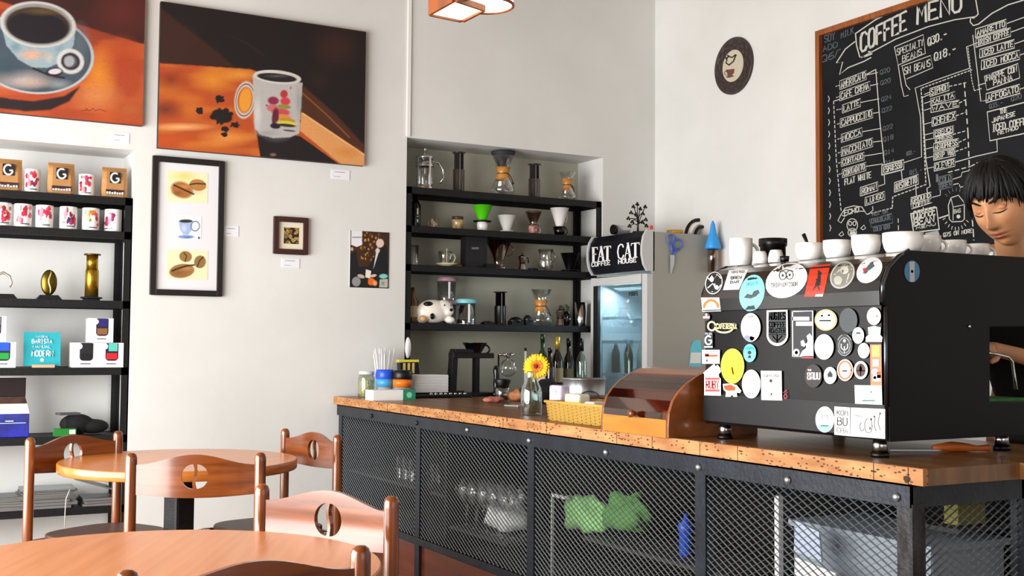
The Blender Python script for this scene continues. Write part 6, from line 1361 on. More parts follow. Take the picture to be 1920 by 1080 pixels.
# ================================================================== tables and chairs
def cafe_table(label, x, y, r, rz=0):
    t = thing('round_table', label, 'table', (x, y, 0), rz)
    MB().lathe([(r-.003, .712), (r, .716), (r, .746), (r-.003, .75)], 96, cap=True).build('edge_band', M_edge, t)
    MB().lathe([(0, .7503), (r-.004, .7503)], 96, cap=False).build('table_top', M_top, t)
    b = MB(); b.box(-.045, .045, -.045, .045, .03, .712); b.build('column', M_black, t, bevel=.012)
    b = MB(); b.box(-.2, .2, -.2, .2, .705, .711); b.build('mounting_plate', M_black, t)
    for k in range(4):
        M = Rz(PI/2*k+PI/4); b = MB(); b.prism([(.0, .0), (.34, .0), (.34, .022), (.05, .06), (.0, .06)], 1, -.03, .03); b.v = [tuple(M @ Vector(v)) for v in b.v]; b.build('foot', M_black, t, bevel=.006)
cafe_table('far round orange wood table beside the back wall with chairs around it', 1.077, 4.663, .462, .4)
cafe_table('nearest round orange wood table at the bottom of the picture', .51, 2.467, .484, 1.1)

CW = .43
def slat_mesh():
    """bowed back board with a coffee-bean cutout"""
    N, K = 64, 22; hw = CW/2-.012
    b = MB()
    def top(u): return .803+.036*math.cos(u*PI/2)**2
    def bot(u): return .702-.010*math.cos(u*PI/2)
    th = .013
    def bow(u): return -.022*(1-u*u)
    vs = []; 
    for side_ in (0, 1):
        for i in range(N+1):
            u = -1+2*i/N
            for j in range(K+1):
                z = bot(u)+(top(u)-bot(u))*j/K; vs.append((u*hw, bow(u)+(th if side_ else 0), z))
    def I(s_, i, j): return s_*(N+1)*(K+1)+i*(K+1)+j
    fs = []
    for i in range(N):
        for j in range(K):
            fs.append((I(0, i, j), I(0, i+1, j), I(0, i+1, j+1), I(0, i, j+1))); fs.append((I(1, i, j), I(1, i, j+1), I(1, i+1, j+1), I(1, i+1, j)))
    for i in range(N): fs += [(I(0, i, 0), I(1, i, 0), I(1, i+1, 0), I(0, i+1, 0)), (I(0, i, K), I(0, i+1, K), I(1, i+1, K), I(1, i, K))]
    for j in range(K): fs += [(I(0, 0, j), I(0, 0, j+1), I(1, 0, j+1), I(1, 0, j)), (I(0, N, j), I(1, N, j), I(1, N, j+1), I(0, N, j+1))]
    b.add(vs, fs, True); o = b.build('tmp_slat', M_slat)
    c = MB(); zc, rx_, rz_ = .764, .045, .042
    for s_ in (-1, 1):
        poly = []
        for k in range(15):
            a = -PI/2+PI*k/14; poly.append((s_*(.0055+(rx_-.0055)*math.cos(a)), zc+rz_*math.sin(a)))
        for k in range(1, 8):
            f = 1-k/8; z = zc+rz_*(2*f-1)*.96; poly.append((s_*.0045+.0035*math.sin((2*f-1)*PI), z))
        c.prism(poly, 1, -.08, .08)
    co = c.build('tmp_cut', M_slat)
    md = o.modifiers.new('cut', 'BOOLEAN'); md.operation = 'DIFFERENCE'; md.object = co; md.solver = 'EXACT'
    dg = bpy.context.evaluated_depsgraph_get(); me = bpy.data.meshes.new_from_object(o.evaluated_get(dg))
    for p_ in me.polygons: p_.use_smooth = False
    bpy.data.objects.remove(o); bpy.data.objects.remove(co)
    return me
SLAT = slat_mesh()
def make_chair(label):
    t = thing('cafe_chair', label, 'chair', (0, 0, 0), 0, 'wooden coffee-bean chairs')
    def leg(nm, x, y, z1, r, dome, lean=0.0):
        b = MB(); pr = [(r*.75, 0), (r, .1), (r, z1-.03)]+([(r*.98, z1-.015), (r*.8, z1-.005), (r*.45, z1), (0, z1+.001)] if dome else [(r, z1)])
        b.lathe(pr, 20); b.v = [(vx+x, vy+y-lean*max(0, vz-.42), vz) for vx, vy, vz in b.v]; return b.build(nm, M_chairwood, t)
    LN = .12
    for sx in (-1, 1):
        leg('back_post', sx*CW/2, -.0, .842, .0195, True, 0.0); leg('front_leg', sx*(CW/2-.0), .38, .44, .018, False)
    o = bpy.data.objects.new('back_slat', SLAT); COL.objects.link(o); o.parent = t; o.location = (0, -.006, 0)
    b = MB(); n = 40; vs = []
    for k in range(n):
        a = 2*PI*k/n; u = math.cos(a); v = math.sin(a); q = (abs(u)**3.2+abs(v)**3.2)**(-1/3.2); vs.append((u*q*.205, .195+v*q*.195))
    b.prism(vs, 2, .445, .468); b.build('seat', M_seat, t, bevel=.006)
    for sx in (-1, 1):
        b = MB(); b.box(sx*(CW/2-.01)-.009, sx*(CW/2-.01)+.009, .0, .38, .40, .445); b.build('side_rail', M_chairwood, t)
        b = MB(); b.tube([(sx*CW/2, 0, .2), (sx*CW/2, .38, .2)], .010, 10); b.build('stretcher', M_chairwood, t)
    for y_ in (.0, .38):
        b = MB(); b.box(-CW/2, CW/2, y_-.009, y_+.009, .40, .443); b.build('cross_rail', M_chairwood, t)
    return t
proto = None
for i, (L_, R_p, lb) in enumerate((((246, 849), (489, 848), 'chair with its back to us between the near and far tables'),
    ((62, 820), (217, 808), 'dark chair left of the far table in front of the left rack'),
    ((534, 803), (634, 815), 'chair right of the far table beside the mesh counter'),
    ((489, 907), (738, 930), 'sunlit pale-backed chair right of the near table in front of the counter'),
    ((237, 1068), (678, 1022), 'closest chair, only the top of its back showing at the bottom edge'))):
    a = hit(*L_, 2, .843); c_ = hit(*R_p, 2, .843); mid_ = (a+c_)/2; ang = math.atan2(c_.y-a.y, c_.x-a.x)
    if proto is None: proto = make_chair(lb); o = proto
    else: o = copy_tree(proto)
    # the seat lies on the side of its table
    tx, ty = ((1.077, 4.663) if i in (0, 1, 2) else (.51, 2.467))
    fx, fy = -math.sin(ang), math.cos(ang)
    if (tx-mid_.x)*fx+(ty-mid_.y)*fy < 0: ang += PI
    o.location = (mid_.x, mid_.y, 0); o.rotation_euler = (0, 0, ang); o['label'] = lb

# ================================================================== things on the worktop
ZC = .9003
def on(px_, py_): return hit(px_, py_, 2, .9)
# flower in a bottle
p = on(1000, 779)
t = thing('bottle_vase', 'clear glass bottle of water used as a vase near the counter edge', 'vase', (p.x, p.y+.02, ZC))
b = MB(); b.lathe([(.046, 0), (.049, .006), (.049, .10), (.044, .125), (.026, .165), (.022, .19), (.024, .2), (.021, .2), (.019, .19), (.023, .165), (.041, .124), (.046, .1), (.046, .012), (0, .01)], 30, cap=False); b.build('bottle_body', glass('vase_glass', 'f4fafa', .17, .98), t)
b = MB(); b.lathe([(0, .011), (.0455, .011), (.0455, .1), (.040, .125), (0, .126)], 30, cap=False); b.build('water', glass('water', 'f0f6f6', .05, .97), t)
vx, vy = p.x, p.y+.02
fc = hit(1006, 687, 1, vy-.01)
fl = thing('gerbera_flower', 'single yellow gerbera with an orange centre standing in the bottle vase', 'flower', (vx, vy, ZC+.015))
c0 = fc-Vector(fl.location)
b = MB(); b.tube([(0.0, 0, 0), (.004, .004, .09), (.0, .006, .17), (c0.x+.004, c0.y+.022, c0.z-.008)], .0032, 8); b.build('stem', mat('stem_green', '6b8a2c', .5), fl)
facing = (CAM-fc).normalized(); facing = (facing+Vector((-.1, 0, .12))).normalized()
Mf = facing.to_track_quat('Z', 'Y').to_matrix().to_4x4(); Mf = Matrix.Translation(c0) @ Mf
rnd = random.Random(9)
def petals(name, n, r0, r1, wd, lift, m, ph):
    b = MB()
    for k in range(n):
        a = 2*PI*k/n+ph+rnd.uniform(-.03, .03); L_ = r1*rnd.uniform(.92, 1.04); pts = []
        for f, wf, zf in ((0, .35, 0), (.35, .9, .35), (.7, 1, .6), (.92, .7, .55), (1, .25, .45)):
            rr = r0+(L_-r0)*f; z = lift*zf+rnd.uniform(-.001, .001)
            for s_ in (-1, 0, 1): pts.append((rr*math.cos(a)-s_*wd*wf*math.sin(a), rr*math.sin(a)+s_*wd*wf*math.cos(a), z+(.0015 if s_ else 0)))
        fs = []
        for i in range(4):
            for j in range(2): q = i*3+j; fs.append((q, q+1, q+4, q+3))
        b.add([Mf @ Vector(v) for v in pts], fs, True)
    o = b.build(name, m, fl); sd = o.modifiers.new('solid', 'SOLIDIFY'); sd.thickness = .0008; return o
petals('petals', 26, .012, .062, .0075, -.012, mat('petal_yellow', 'ffc400', .55), 0)
petals('petals', 24, .010, .054, .0070, .004, mat('petal_yellow2', 'ffce12', .55), .13)
petals('inner_petals', 26, .006, .029, .0035, .008, mat('petal_orange', 'ff8a1c', .6), .05)
b = MB(); b.lathe([(0, .010), (.007, .0085), (.0085, .004), (.0085, 0)], 16, M=Mf); b.build('flower_centre', mat('centre_brown', '6b2410', .8), fl)
b = MB()
for k in range(40):
    a = rnd.random()*6.28; r_ = .010+.006*rnd.random(); q = Mf @ Vector((r_*math.cos(a), r_*math.sin(a), .007)); b.sph(q, .0018, 6, 4)
b.build('stamens', mat('stamen_orange', 'f0641c', .6), fl)
# basket
b0, b1 = 3.70, 4.16
t = thing('woven_basket', 'low yellow-brown woven basket between the bottle vase and the bread box', 'basket', (2.50, b0, ZC))
M_wick = mat('wicker', 'bd9440', .65)
b = MB(); bl, bw_, bh = b1-b0, .24, .080
rowsn = 13
for k in range(rowsn):
    z = bh*(k+.5)/rowsn; e = .012*(z/bh)
    n = 60
    def wv(sx): return .0025*sx
    ptsb = []
    per = []
    for j in range(15): per.append((-e, bl*j/14, -1, 0))
    for j in range(1, 7): per.append((bw_*j/6, bl+e, 0, 1))
    for j in range(1, 15): per.append((bw_+e, bl-bl*j/14, 1, 0))
    for j in range(1, 6): per.append((bw_-bw_*j/6, -e, 0, -1))
    ptsb = [(x+nx*.0018*(1 if (i+k) % 2 else -1), y+ny*.0018*(1 if (i+k) % 2 else -1), z) for i, (x, y, nx, ny) in enumerate(per)]
    b.tube(ptsb, bh/rowsn*.52, 6, closed=True)
b.build('weave', M_wick, t)
for j in range(15):
    y = bl*j/14
    for xa, xb_ in ((0, -.012), (bw_, bw_+.012)): MB().tube([(xa, y, 0), (xb_, y, bh)], .003, 5).build('rib', mat('wicker_dark', '8f6220', .6), t)
b = MB(); b.tube([(-.013, -.013, bh), (bw_+.013, -.013, bh), (bw_+.013, bl+.013, bh), (-.013, bl+.013, bh)], .006, 8, closed=True); b.build('rim', M_wick, t)
MB().box(.0, bw_, 0, bl, .0, .006).build('bottom', mat('wicker_dark'), t)
def ph_(px_, py_): return hit(px_, py_, 0, 2.58).z-ZC-.008
for (px_, py_, w_, d_, h_, c_, lb, nm) in ((1048, 745, .05, .09, ph_(1048, 723), 'a58cc9', 'purple patterned packet standing up in the basket', 'sweet_packet'), (1080, 752, .06, .11, ph_(1077, 739), 'e6e08a', 'pale yellow packet in the middle of the basket', 'sweet_packet'), (1112, 758, .07, .07, ph_(1112, 754), 'e8e4da', 'white paper packet at the right end of the basket', 'paper_packet')):
    q = hit(px_, py_, 0, 2.60)
    tt = thing(nm, lb, 'packet', (2.58, q.y-d_/2, ZC+.008), .05)
    MB().box(0, w_, 0, d_, 0, h_).build('packet_body', mat('packet_'+c_, c_, .5, noise=(45, 'e9e4ee')), tt, bevel=.008)
# tin tub
p = on(1095, 768)
t = thing('steel_tub', 'round galvanised steel tub with a wire handle behind the basket', 'tub', (2.95, 4.62, ZC))
q = hit(1095, 740, 1, 4.62); t.location = (q.x, 4.62, ZC); dep = (q-CAM).dot(_fw); rt = 41/FPX*dep; ht = hit(1095, 709, 1, 4.62).z-ZC
MB().lathe([(rt*.9, 0), (rt*.92, .01), (rt*.95, ht*.5), (rt*.97, ht*.52), (rt*.95, ht*.54), (rt*.99, ht-.004), (rt*1.02, ht), (rt*.97, ht), (rt*.93, .012), (0, .01)], 40, cap=False).build('tub_body', M_steel, t)
ca = math.atan2(-4.62, -q.x)+.25
hx, hy = rt*1.0*math.cos(ca), rt*1.0*math.sin(ca)
b = MB(); tx_, ty_ = -math.sin(ca), math.cos(ca); b.tube([(hx+tx_*.05*math.cos(a), hy+ty_*.05*math.cos(a), ht*.42+.035*math.sin(a)) for a in [PI*k/12 for k in range(13)]], .0025, 6); b.build('handle', mat('dark_wire', '2c3230', .4), t)
# espresso grinder jar
p = on(942, 752)
t = thing('grinder_jar', 'small glass jar of ground coffee with a flared black lid', 'jar', (p.x, p.y, ZC))
MB().lathe([(.036, 0), (.04, .004), (.04, .07), (.036, .075), (.034, .075), (.037, .006), (0, .006)], 24, cap=False).build('jar_body', M_glass, t)
MB().lathe([(0, .007), (.035, .007), (.035, .03), (0, .032)], 20, cap=False).build('coffee', mat('coffee_brown', '3c1a12', .8), t)
MB().lathe([(.036, .072), (.037, .09), (.049, .118), (.047, .124), (0, .124)], 24).build('lid', M_blackpl, t)
# cloth bundle / strap
q = on(972, 752)
crumple('tan_pouch', mat('tan_leather', 'b8764a', .6), (q.x, q.y-.02, ZC), (.13, .1, .07), 21, 'tan leather pouch lying behind the bottle vase', 'pouch', .25)
q = on(1003, 757)
crumple('black_cloth', mat('black_cloth'), (q.x+.06, q.y+.02, ZC), (.24, .18, .13), 14, 'heaped black cloth behind the bottle vase and the yellow flower', 'cloth', .3)
q = on(970, 762); t = thing('silver_tray', 'small flat silver tray beside the bottle vase', 'tray', (q.x, q.y, ZC), .3)
MB().box(-.05, .05, -.05, .05, 0, .008).build('tray_body', mat('pale_steel', 'c9ccd0', .3, metal=.6), t, bevel=.003)
crumple('red_cloth', mat('dusty_red_cloth', 'b5705c', .8), (on(925, 755).x, on(925, 755).y, ZC), (.12, .1, .035), 8, 'small crumpled dusty red cloth in front of the coffee jar', 'cloth', .3)
# pour over stand
yS = 6.30
def wx(px_, y=yS, py_=700): return hit(px_, py_, 1, y).x
x0, x1 = wx(840), wx(925); zt_ = hit(880, 658, 1, yS).z-ZC
t = thing('pour_over_stand', 'black pour-over coffee stand with a tall post and a dripper on top', 'coffee stand', (x0, yS, ZC)); Wd = x1-x0
MB().box(0, Wd, -.07, .08, 0, .022).box(Wd*.55, Wd*.8, -.075, -.07, .008, .014).build('base', M_blackpl, t, bevel=.003)
MB().prism([(0, .02), (.045, .02), (.055, zt_), (.02, zt_)], 1, -.03, .03).build('post', M_blackpl, t, bevel=.003)
MB().box(.02, Wd*.95, -.04, .04, zt_-.045, zt_-.012).box(.03, Wd*.5, -.04, .04, zt_-.013, zt_+.012).build('arm', M_blackpl, t, bevel=.003)
MB().box(Wd*.56, Wd*.66, -.02, .02, .02, zt_-.04).build('inner_post', M_blackpl, t)
b = MB(); b.lathe([(.03, -.012), (.034, .01), (.076, .078), (.08, .082), (.074, .082), (.03, .014)], 26, c=(Wd*.58, 0, zt_-.03), cap=False); b.build('dripper', M_blackgloss, t)
b = handle_mb(.062, zt_-.02, zt_+.04, .045, .006, 0); b.v = [(v[0]+Wd*.58, v[1], v[2]) for v in b.v]; b.build('dripper_handle', M_blackgloss, t)
# tamper next to it
xq = wx(922, 6.2); tag(MB().lathe([(.028, 0), (.03, .02), (.014, .035), (.018, .08), (.014, .12), (.02, .16), (.012, .185), (0, .19)], 20).build('pepper_mill', M_blackgloss, None, (xq+.02, 6.18, ZC)), 'glossy black turned mill standing right of the pour-over stand', 'mill')
# siphon
xq = wx(945, 6.38); t = thing('siphon_brewer', 'glass globe siphon brewer with a chrome clamp right of the pour-over stand', 'siphon', (xq+.03, 6.38, ZC))
zg = hit(945, 690, 1, 6.38).z-ZC
MB().sph((0, 0, zg), .058, 28, 18).build('glass_globe', M_glass, t)
b = MB(); b.lathe([(.014, .055), (.016, .085), (.03, .09)], 18, c=(0, 0, zg), cap=False); b.tube([(-.07, 0, zg+.085), (.045, 0, zg+.085)], .008); b.sph((-.03, -.01, zg+.085), .013); b.sph((.025, -.01, zg+.085), .013); b.build('clamp', M_chrome, t)
b = MB(); b.tube([(-.07, 0, zg+.085), (-.07, 0, .02)], .006); b.lathe([(.05, 0), (.05, .012), (.02, .02)], 20, c=(-.045, 0, 0)); b.build('stand', M_blackpl, t)
# bottles at the back
def bottle(cx, ytop, h, r, label, m, y=6.40, cap=None, lab=None, hc=.05, neck=.013, nm='wine_bottle'):
    zt2 = hit(cx, ytop, 1, y).z; h = zt2-ZC; x = wx(cx, y)
    t = thing(nm, label, 'bottle', (x, y, ZC)); s_ = h-hc
    MB().lathe([(r*.9, 0), (r, .008), (r, h*.55), (r*.8, h*.64), (neck, h*.74), (neck, h-hc)], 24).build('bottle_body', m, t)
    MB().lathe([(neck+.002, h-hc), (neck+.002, h-.002), (0, h)], 18).build('cap', cap or M_blackpl, t)
    if lab: MB().lathe([(r+.0008, h*.2), (r+.0008, h*.45)], 24, cap=False).build('label', lab, t)
bottle(1017, 626, 0, .037, 'dark green wine bottle behind the yellow flower, leftmost of the bottles', mat('deep_green_glass', '0d3018', .1, coat=.6), cap=mat('green_foil', '0e2a16', .3), lab=M_paper, nm='wine_bottle')
bottle(1045, 631, 0, .038, 'dark sparkling wine bottle with a gold foil neck', M_glassk, cap=mat('gold_foil', 'c9a23c', .3, metal=.6), lab=mat('cream_label'), hc=.085, neck=.015)
bottle(1066, 634, 0, .036, 'slim black bottle between the gold-necked and the clear bottles', M_glassk, y=6.44, lab=mat('olive_label', '6b6a50', .6))
bottle(1090, 634, 0, .034, 'clear spirit bottle with a tall black cap next to the fridge', glass('clear_bottle', 'd0e0d8', .16, .85), hc=.085, neck=.014, nm='spirit_bottle')
bottle(1031, 652, 0, .030, 'short dark bottle squeezed between the two tall wine bottles', M_glassk, y=6.32, hc=.03)
bottle(985, 652, 0, .008, 'thin white stick-like candle bottle left of the yellow flower', mat('white_wax', 'c9c9c4', .4), y=6.36, neck=.007, hc=.02, nm='thin_bottle')
# left end of the counter
def P2(px_, py_, y): return hit(px_, py_, 1, y)
q = P2(687, 720, 6.32); r_ = rr_(31, q.x, 6.32)
t = thing('pickle_jar', 'glass jar with yellowish contents and a white lid at the far left counter corner', 'jar', (q.x, 6.32, ZC)); hj = P2(687, 702, 6.32).z-ZC
MB().lathe([(r_*.95, 0), (r_, .006), (r_, hj-.02), (r_*.85, hj)], 24).build('jar_body', glass('jar_glass', 'e9efdc', .15, .9), t)
MB().lathe([(0, .008), (r_*.85, .008), (r_*.85, hj*.75), (0, hj*.76)], 20, cap=False).build('contents', mat('yellow_green_contents', 'b3a94a', .5, noise=(50, 'e6e2a0')), t)
MB().lathe([(r_*.9, hj), (r_*.9, hj+.018), (0, hj+.02)], 22).build('lid', mat('lid_white', 'dcdcd8', .4), t)
q = P2(718, 700, 6.42); t = thing('straw_holder', 'clear cup of translucent white straws behind the blue lidded container', 'straw holder', (q.x, 6.42, ZC))
MB().lathe([(.04, 0), (.046, .16), (.044, .16), (.038, .006), (0, .006)], 22, cap=False).build('holder', M_glass, t)
zs = P2(718, 652, 6.42).z-ZC
for k in range(16):
    a = k*2.4; r1 = .03*math.sqrt((k+.5)/16); 
    MB().tube([(r1*math.cos(a), r1*math.sin(a), .01), (r1*2.6*math.cos(a), r1*1.6*math.sin(a), zs*(.93+.07*math.cos(k)))], .0042, 7).build('straw', mat('translucent_straw', 'e6eaec', .35), t)
for (cx, y_, w_, ytop, c1, c2, lb) in ((722, 6.25, 34, 693, 'blue', 'lblue', 'stacked container with a royal blue lid over a light blue band'), (754, 6.18, 37, 694, 'black', 'orange', 'stacked container with a black lid over an orange band')):
    q = P2(cx, 720, y_); r_ = rr_(w_, q.x, y_); h = P2(cx, ytop, y_).z-ZC
    t = thing('reusable_cup', lb, 'container', (q.x, y_, ZC), 0, 'stacked lidded containers')
    MB().lathe([(r_*.7, 0), (r_*.85, h*.42)], 26).build('cup_body', mat('frosted_grey', '9fa6a6', .35), t)
    MB().lathe([(r_*.95, h*.40), (r_*.95, h*.68)], 26).build('band', M_lblue if c2 == 'lblue' else M_orange, t)
    MB().lathe([(r_, h*.68), (r_*1.03, h*.7), (r_*1.03, h*.95), (r_*.9, h), (0, h)], 26).build('lid', M_blue if c1 == 'blue' else M_blackpl, t)
q = on(700, 751.5); t = thing('carton', 'flat white carton with a green end lying at the counter edge', 'box', (q.x, q.y, ZC)); q2 = hit(779, 751, 1, q.y); wq = q2.x-q.x; hq = hit(740, 731.5, 1, q.y).z-ZC
MB().box(0, wq*.7, 0, .12, 0, hq).build('white_part', M_paper, t); MB().box(wq*.7, wq, 0, .12, 0, hq).build('green_end', mat('emerald_card', '1c8a6a', .4), t)
MB().lathe([(.018, 0), (.018, .001)], 6, M=Matrix.Translation((wq*.85, -.0002, hq*.5)) @ Matrix.Rotation(PI/2, 4, 'X')).build('green_mark', mat('pale_green_mark', '8fd0b4', .5), t)
q = P2(805, 742, 6.22); x0_, x1_ = P2(774, 720, 6.22).x, P2(838, 720, 6.22).x; h0, h1 = P2(790, 733, 6.22).z-ZC, P2(790, 703, 6.22).z-ZC
t = thing('napkin_stack', 'thick stack of white paper napkins on a dark holder', 'napkins', (x0_, 6.22, ZC))
MB().box(-.0, x1_-x0_, -.02, .16, 0, .03).build('holder', M_blackpl, t)
for k in range(12):
    z_ = .03+(h1-.03)*k/12; MB().box(.0+.002*(k % 3), x1_-x0_-.002*(k % 2), -.02, .15, z_+.0008, z_+(h1-.03)/12-.0004).build('napkin', mat('napkin_white', 'e2e4e6', .9), t)
q = on(840, 746); x0_, x1_ = on(785, 748).x, on(893, 746).x
t = thing('cutlery_tray', 'long flat black tray with rows of small shiny pieces near the white carton', 'tray', (x0_, q.y, ZC)); Wt = 2*(x1_-x0_)/2
MB().box(0, Wt, 0, .12, 0, .018).build('tray_body', M_blackpl, t, bevel=.004); MB().box(0, Wt, .1, .12, .018, .036).build('tray_back', M_blackpl, t)
for k in range(8): MB().sph((Wt*(.32+.085*k), .03, .022), (.011, .01, .008), 10, 8).build('shiny_piece', M_chrome, t)
x0_ = P2(750, 690, 6.38).x; zb_, ztp = P2(760, 700, 6.38).z-ZC, P2(760, 677, 6.38).z-ZC
t = thing('yellow_stand_sign', 'yellow-rimmed black wedge holder behind the napkins', 'holder', (x0_, 6.38, ZC))
wv2 = P2(785, 690, 6.38).x-x0_
MB().prism([(.02, 0), (wv2+.03, 0), (wv2-.005, ztp), (.0, ztp-.012)], 1, 0, .05).build('holder_body', M_blackpl, t); MB().box(-.01, wv2, -.004, .055, ztp-.006, ztp+.008).build('rim', mat('lemon_yellow', 'd8cf3a', .4), t)
for k in range(3): MB().box(.02+.03*k, .035+.03*k, -.003, 0, zb_, ztp-.012).build('prong', mat('sand', 'c9b070', .5), t)

# ================================================================== lamp under the ceiling
zl = 2.50
q = [hit(x, y, 2, zl) for x, y in ((808, 28), (866, 40), (905, 20), (853, 3))]
c0 = (q[0]+q[1]+q[2]+q[3])/4
t = thing('ceiling_lantern', 'hanging wooden lantern with white glowing panels at the top edge', 'lamp', (c0.x, c0.y, zl))
M_lw = wood('lantern_wood', '9c4e10', '743806', (4, 4, 1), .4, .3, 4)
M_glow = mat('lantern_paper', 'fff8e6', .6, emit=('fff3d8', 2.2))
qq = [(v.x-c0.x, v.y-c0.y) for v in q]
MB().prism([(x*.93, y*.93) for x, y in qq], 2, .002, .006).build('diffuser', M_glow, t)
for k in range(4):
    a, c_ = Vector(qq[k]), Vector(qq[(k+1) % 4]); hh = .34 if k == 3 else .05
    n = Vector((a.y-c_.y, c_.x-a.x)).normalized()*.012
    MB().prism([(a.x, a.y), (c_.x, c_.y), (c_.x+n.x, c_.y+n.y), (a.x+n.x, a.y+n.y)], 2, -.003, hh if k != 3 else hh).build('side_panel', M_lw, t)
sc = hit(905, 4, 2, zl+.02); rc2 = .105
b = MB(); b.lathe([(rc2, .0), (rc2*1.02, .18)], 40, c=(sc.x-c0.x+.03, sc.y-c0.y+.03, .02), cap=True); b.build('drum_shade', M_glow, t)
b = MB(); b.tube([(sc.x-c0.x+.03+rc2*math.cos(a), sc.y-c0.y+.03+rc2*math.sin(a), .02) for a in [2*PI*k/40 for k in range(40)]], .006, 8, closed=True); b.build('shade_rim', M_lw, t)
b = MB(); b.tube([(0, 0, .02), (0, 0, 4-zl)], .008, 8); b.build('hanging_rod', M_blackpl, t)

# ================================================================== the barista
hc = hit(1881, 376, 0, 3.30)
F = Vector((-.942, -.336, 0)); LFT = Vector((.336, -.942, 0)); UPV = Vector((0, 0, 1))
person = thing('person', 'dark-haired person in a black shirt looking down behind the espresso machine', 'person', (3.62, 2.68, 0))
O = Vector(person.location)
M_skin = mat('skin', 'd39a70', .5); M_skin.node_tree.nodes['Principled BSDF'].inputs['Subsurface Weight'].default_value = .08
M_skin.node_tree.nodes['Principled BSDF'].inputs['Subsurface Radius'].default_value = (.02, .008, .004)
M_hair = mat('black_hair', '0b090a', .6, spec=.3)
def skinned(name, pts, edges, radii, m, root=0, sub=2):
    me = bpy.data.meshes.new(name); me.from_pydata([tuple(Vector(p)-O) for p in pts], edges, []); me.materials.append(m)
    o = bpy.data.objects.new(name, me); COL.objects.link(o); o.parent = person
    md = o.modifiers.new('skin', 'SKIN'); md.use_smooth_shade = True
    if not me.skin_vertices: 
        bpy.context.view_layer.objects.active = o
        bm = bmesh.new(); bm.from_mesh(me); bm.verts.layers.skin.verify(); bm.to_mesh(me); bm.free()
    for i, r in enumerate(radii):
        sv = me.skin_vertices[0].data[i]; sv.radius = r if isinstance(r, tuple) else (r, r); sv.use_root = (i == root)
    s_ = o.modifiers.new('sub', 'SUBSURF'); s_.levels = sub; s_.render_levels = sub
    return o
pel = Vector((3.66, 2.70, .97)); wst = Vector((3.66, 2.70, 1.12)); chs = Vector((3.62, 2.685, 1.32)); nkb = Vector((3.56, 2.665, 1.455)); nk2 = Vector((3.46, 2.62, 1.535)); hd0 = Vector((hc.x+.07, hc.y+.035, hc.z-.06))
pts = [pel, wst, chs, nkb, nk2, hd0]; ed = [(0, 1), (1, 2), (2, 3), (3, 4), (4, 5)]; rad = [(.13, .1), (.12, .09), (.14, .1), (.065, .06), (.055, .055), (.055, .06)]
def add(p, r, par): pts.append(Vector(p)); rad.append(r); ed.append((par, len(pts)-1)); return len(pts)-1
HANDS = []
for s_ in (-1, 1):
    sh_ = add(chs+LFT*s_*.17+Vector((-.02, 0, .07)), .052, 2)
    yh = 2.60 if s_ == 1 else 2.90
    elb = add(Vector((3.62, 2.55 if s_ == 1 else 2.98, 1.13)) + LFT*s_*.10, .040, sh_); wr = add(Vector((3.345, yh, 1.215)), .026, elb); pm_ = add(Vector((3.285, yh, 1.213)), (.038, .018), wr)
    for k in range(4):
        off = (k-1.5)*.019; L_ = (.9, 1.0, .96, .8)[k]
        a = add(Vector((3.255, yh+off, 1.222)), .0095, pm_); b_ = add(Vector((3.255-.028*L_, yh+off, 1.222)), .0090, a); c_ = add(Vector((3.255-.042*L_, yh+off, 1.200)), .0084, b_); add(Vector((3.255-.030*L_, yh+off, 1.178)), .0078, c_)
    a = add(Vector((3.315, yh-s_*.030, 1.20)), .011, pm_); b_ = add(Vector((3.29, yh-s_*.042, 1.182)), .0105, a); add(Vector((3.262, yh-s_*.036, 1.172)), .0095, b_)
for s_ in (-1, 1):
    hp = add(pel+LFT*s_*.09+Vector((0, 0, -.06)), .085, 0); kn = add(Vector((3.66, 2.70, .5))+LFT*s_*.10, .058, hp); an = add(Vector((3.68, 2.71, .09))+LFT*s_*.11, .04, kn); add(Vector((3.56, 2.66, .045))+LFT*s_*.12, (.04, .03), an)
skinned('body', pts, ed, rad, M_skin)
# shirt
sp = [pel+Vector((0, 0, -.02)), wst, chs, nkb+Vector((.01, 0, .01)), nkb+Vector((-.075, -.033, .075))]; se = [(0, 1), (1, 2), (2, 3), (3, 4)]; sr = [(.155, .125), (.145, .115), (.165, .125), (.095, .085), (.074, .072)]
for s_ in (-1, 1):
    sp.append(chs+LFT*s_*.17+Vector((-.02, 0, .075))); sr.append(.072); se.append((2, len(sp)-1)); sp.append(chs+LFT*s_*.205+Vector((-.015, 0, -.06))); sr.append(.062); se.append((len(sp)-2, len(sp)-1))
skinned('shirt', sp, se, sr, mat('black_shirt', '0c0c10', .85))
tp = [pel+Vector((0, 0, .0)), pel+Vector((0, 0, -.06))]; te = [(0, 1)]; tr_ = [(.14, .115), (.145, .12)]
for s_ in (-1, 1):
    tp.append(pel+LFT*s_*.09+Vector((0, 0, -.12))); tr_.append(.1); te.append((1, len(tp)-1)); tp.append(Vector((3.66, 2.70, .5))+LFT*s_*.10); tr_.append(.075); te.append((len(tp)-2, len(tp)-1)); tp.append(Vector((3.68, 2.71, .1))+LFT*s_*.11); tr_.append(.06); te.append((len(tp)-2, len(tp)-1))
skinned('trousers', tp, te, tr_, mat('dark_trousers', '15161c', .8))
for s_ in (-1, 1):
    b = MB(); cc = Vector((3.62, 2.69, 0))+LFT*s_*.115-O; b.sph((cc.x, cc.y, .045), (.14, .052, .048), 18, 10, Rz(math.atan2(F.y, F.x))); b.build('shoe', M_blackpl, person)
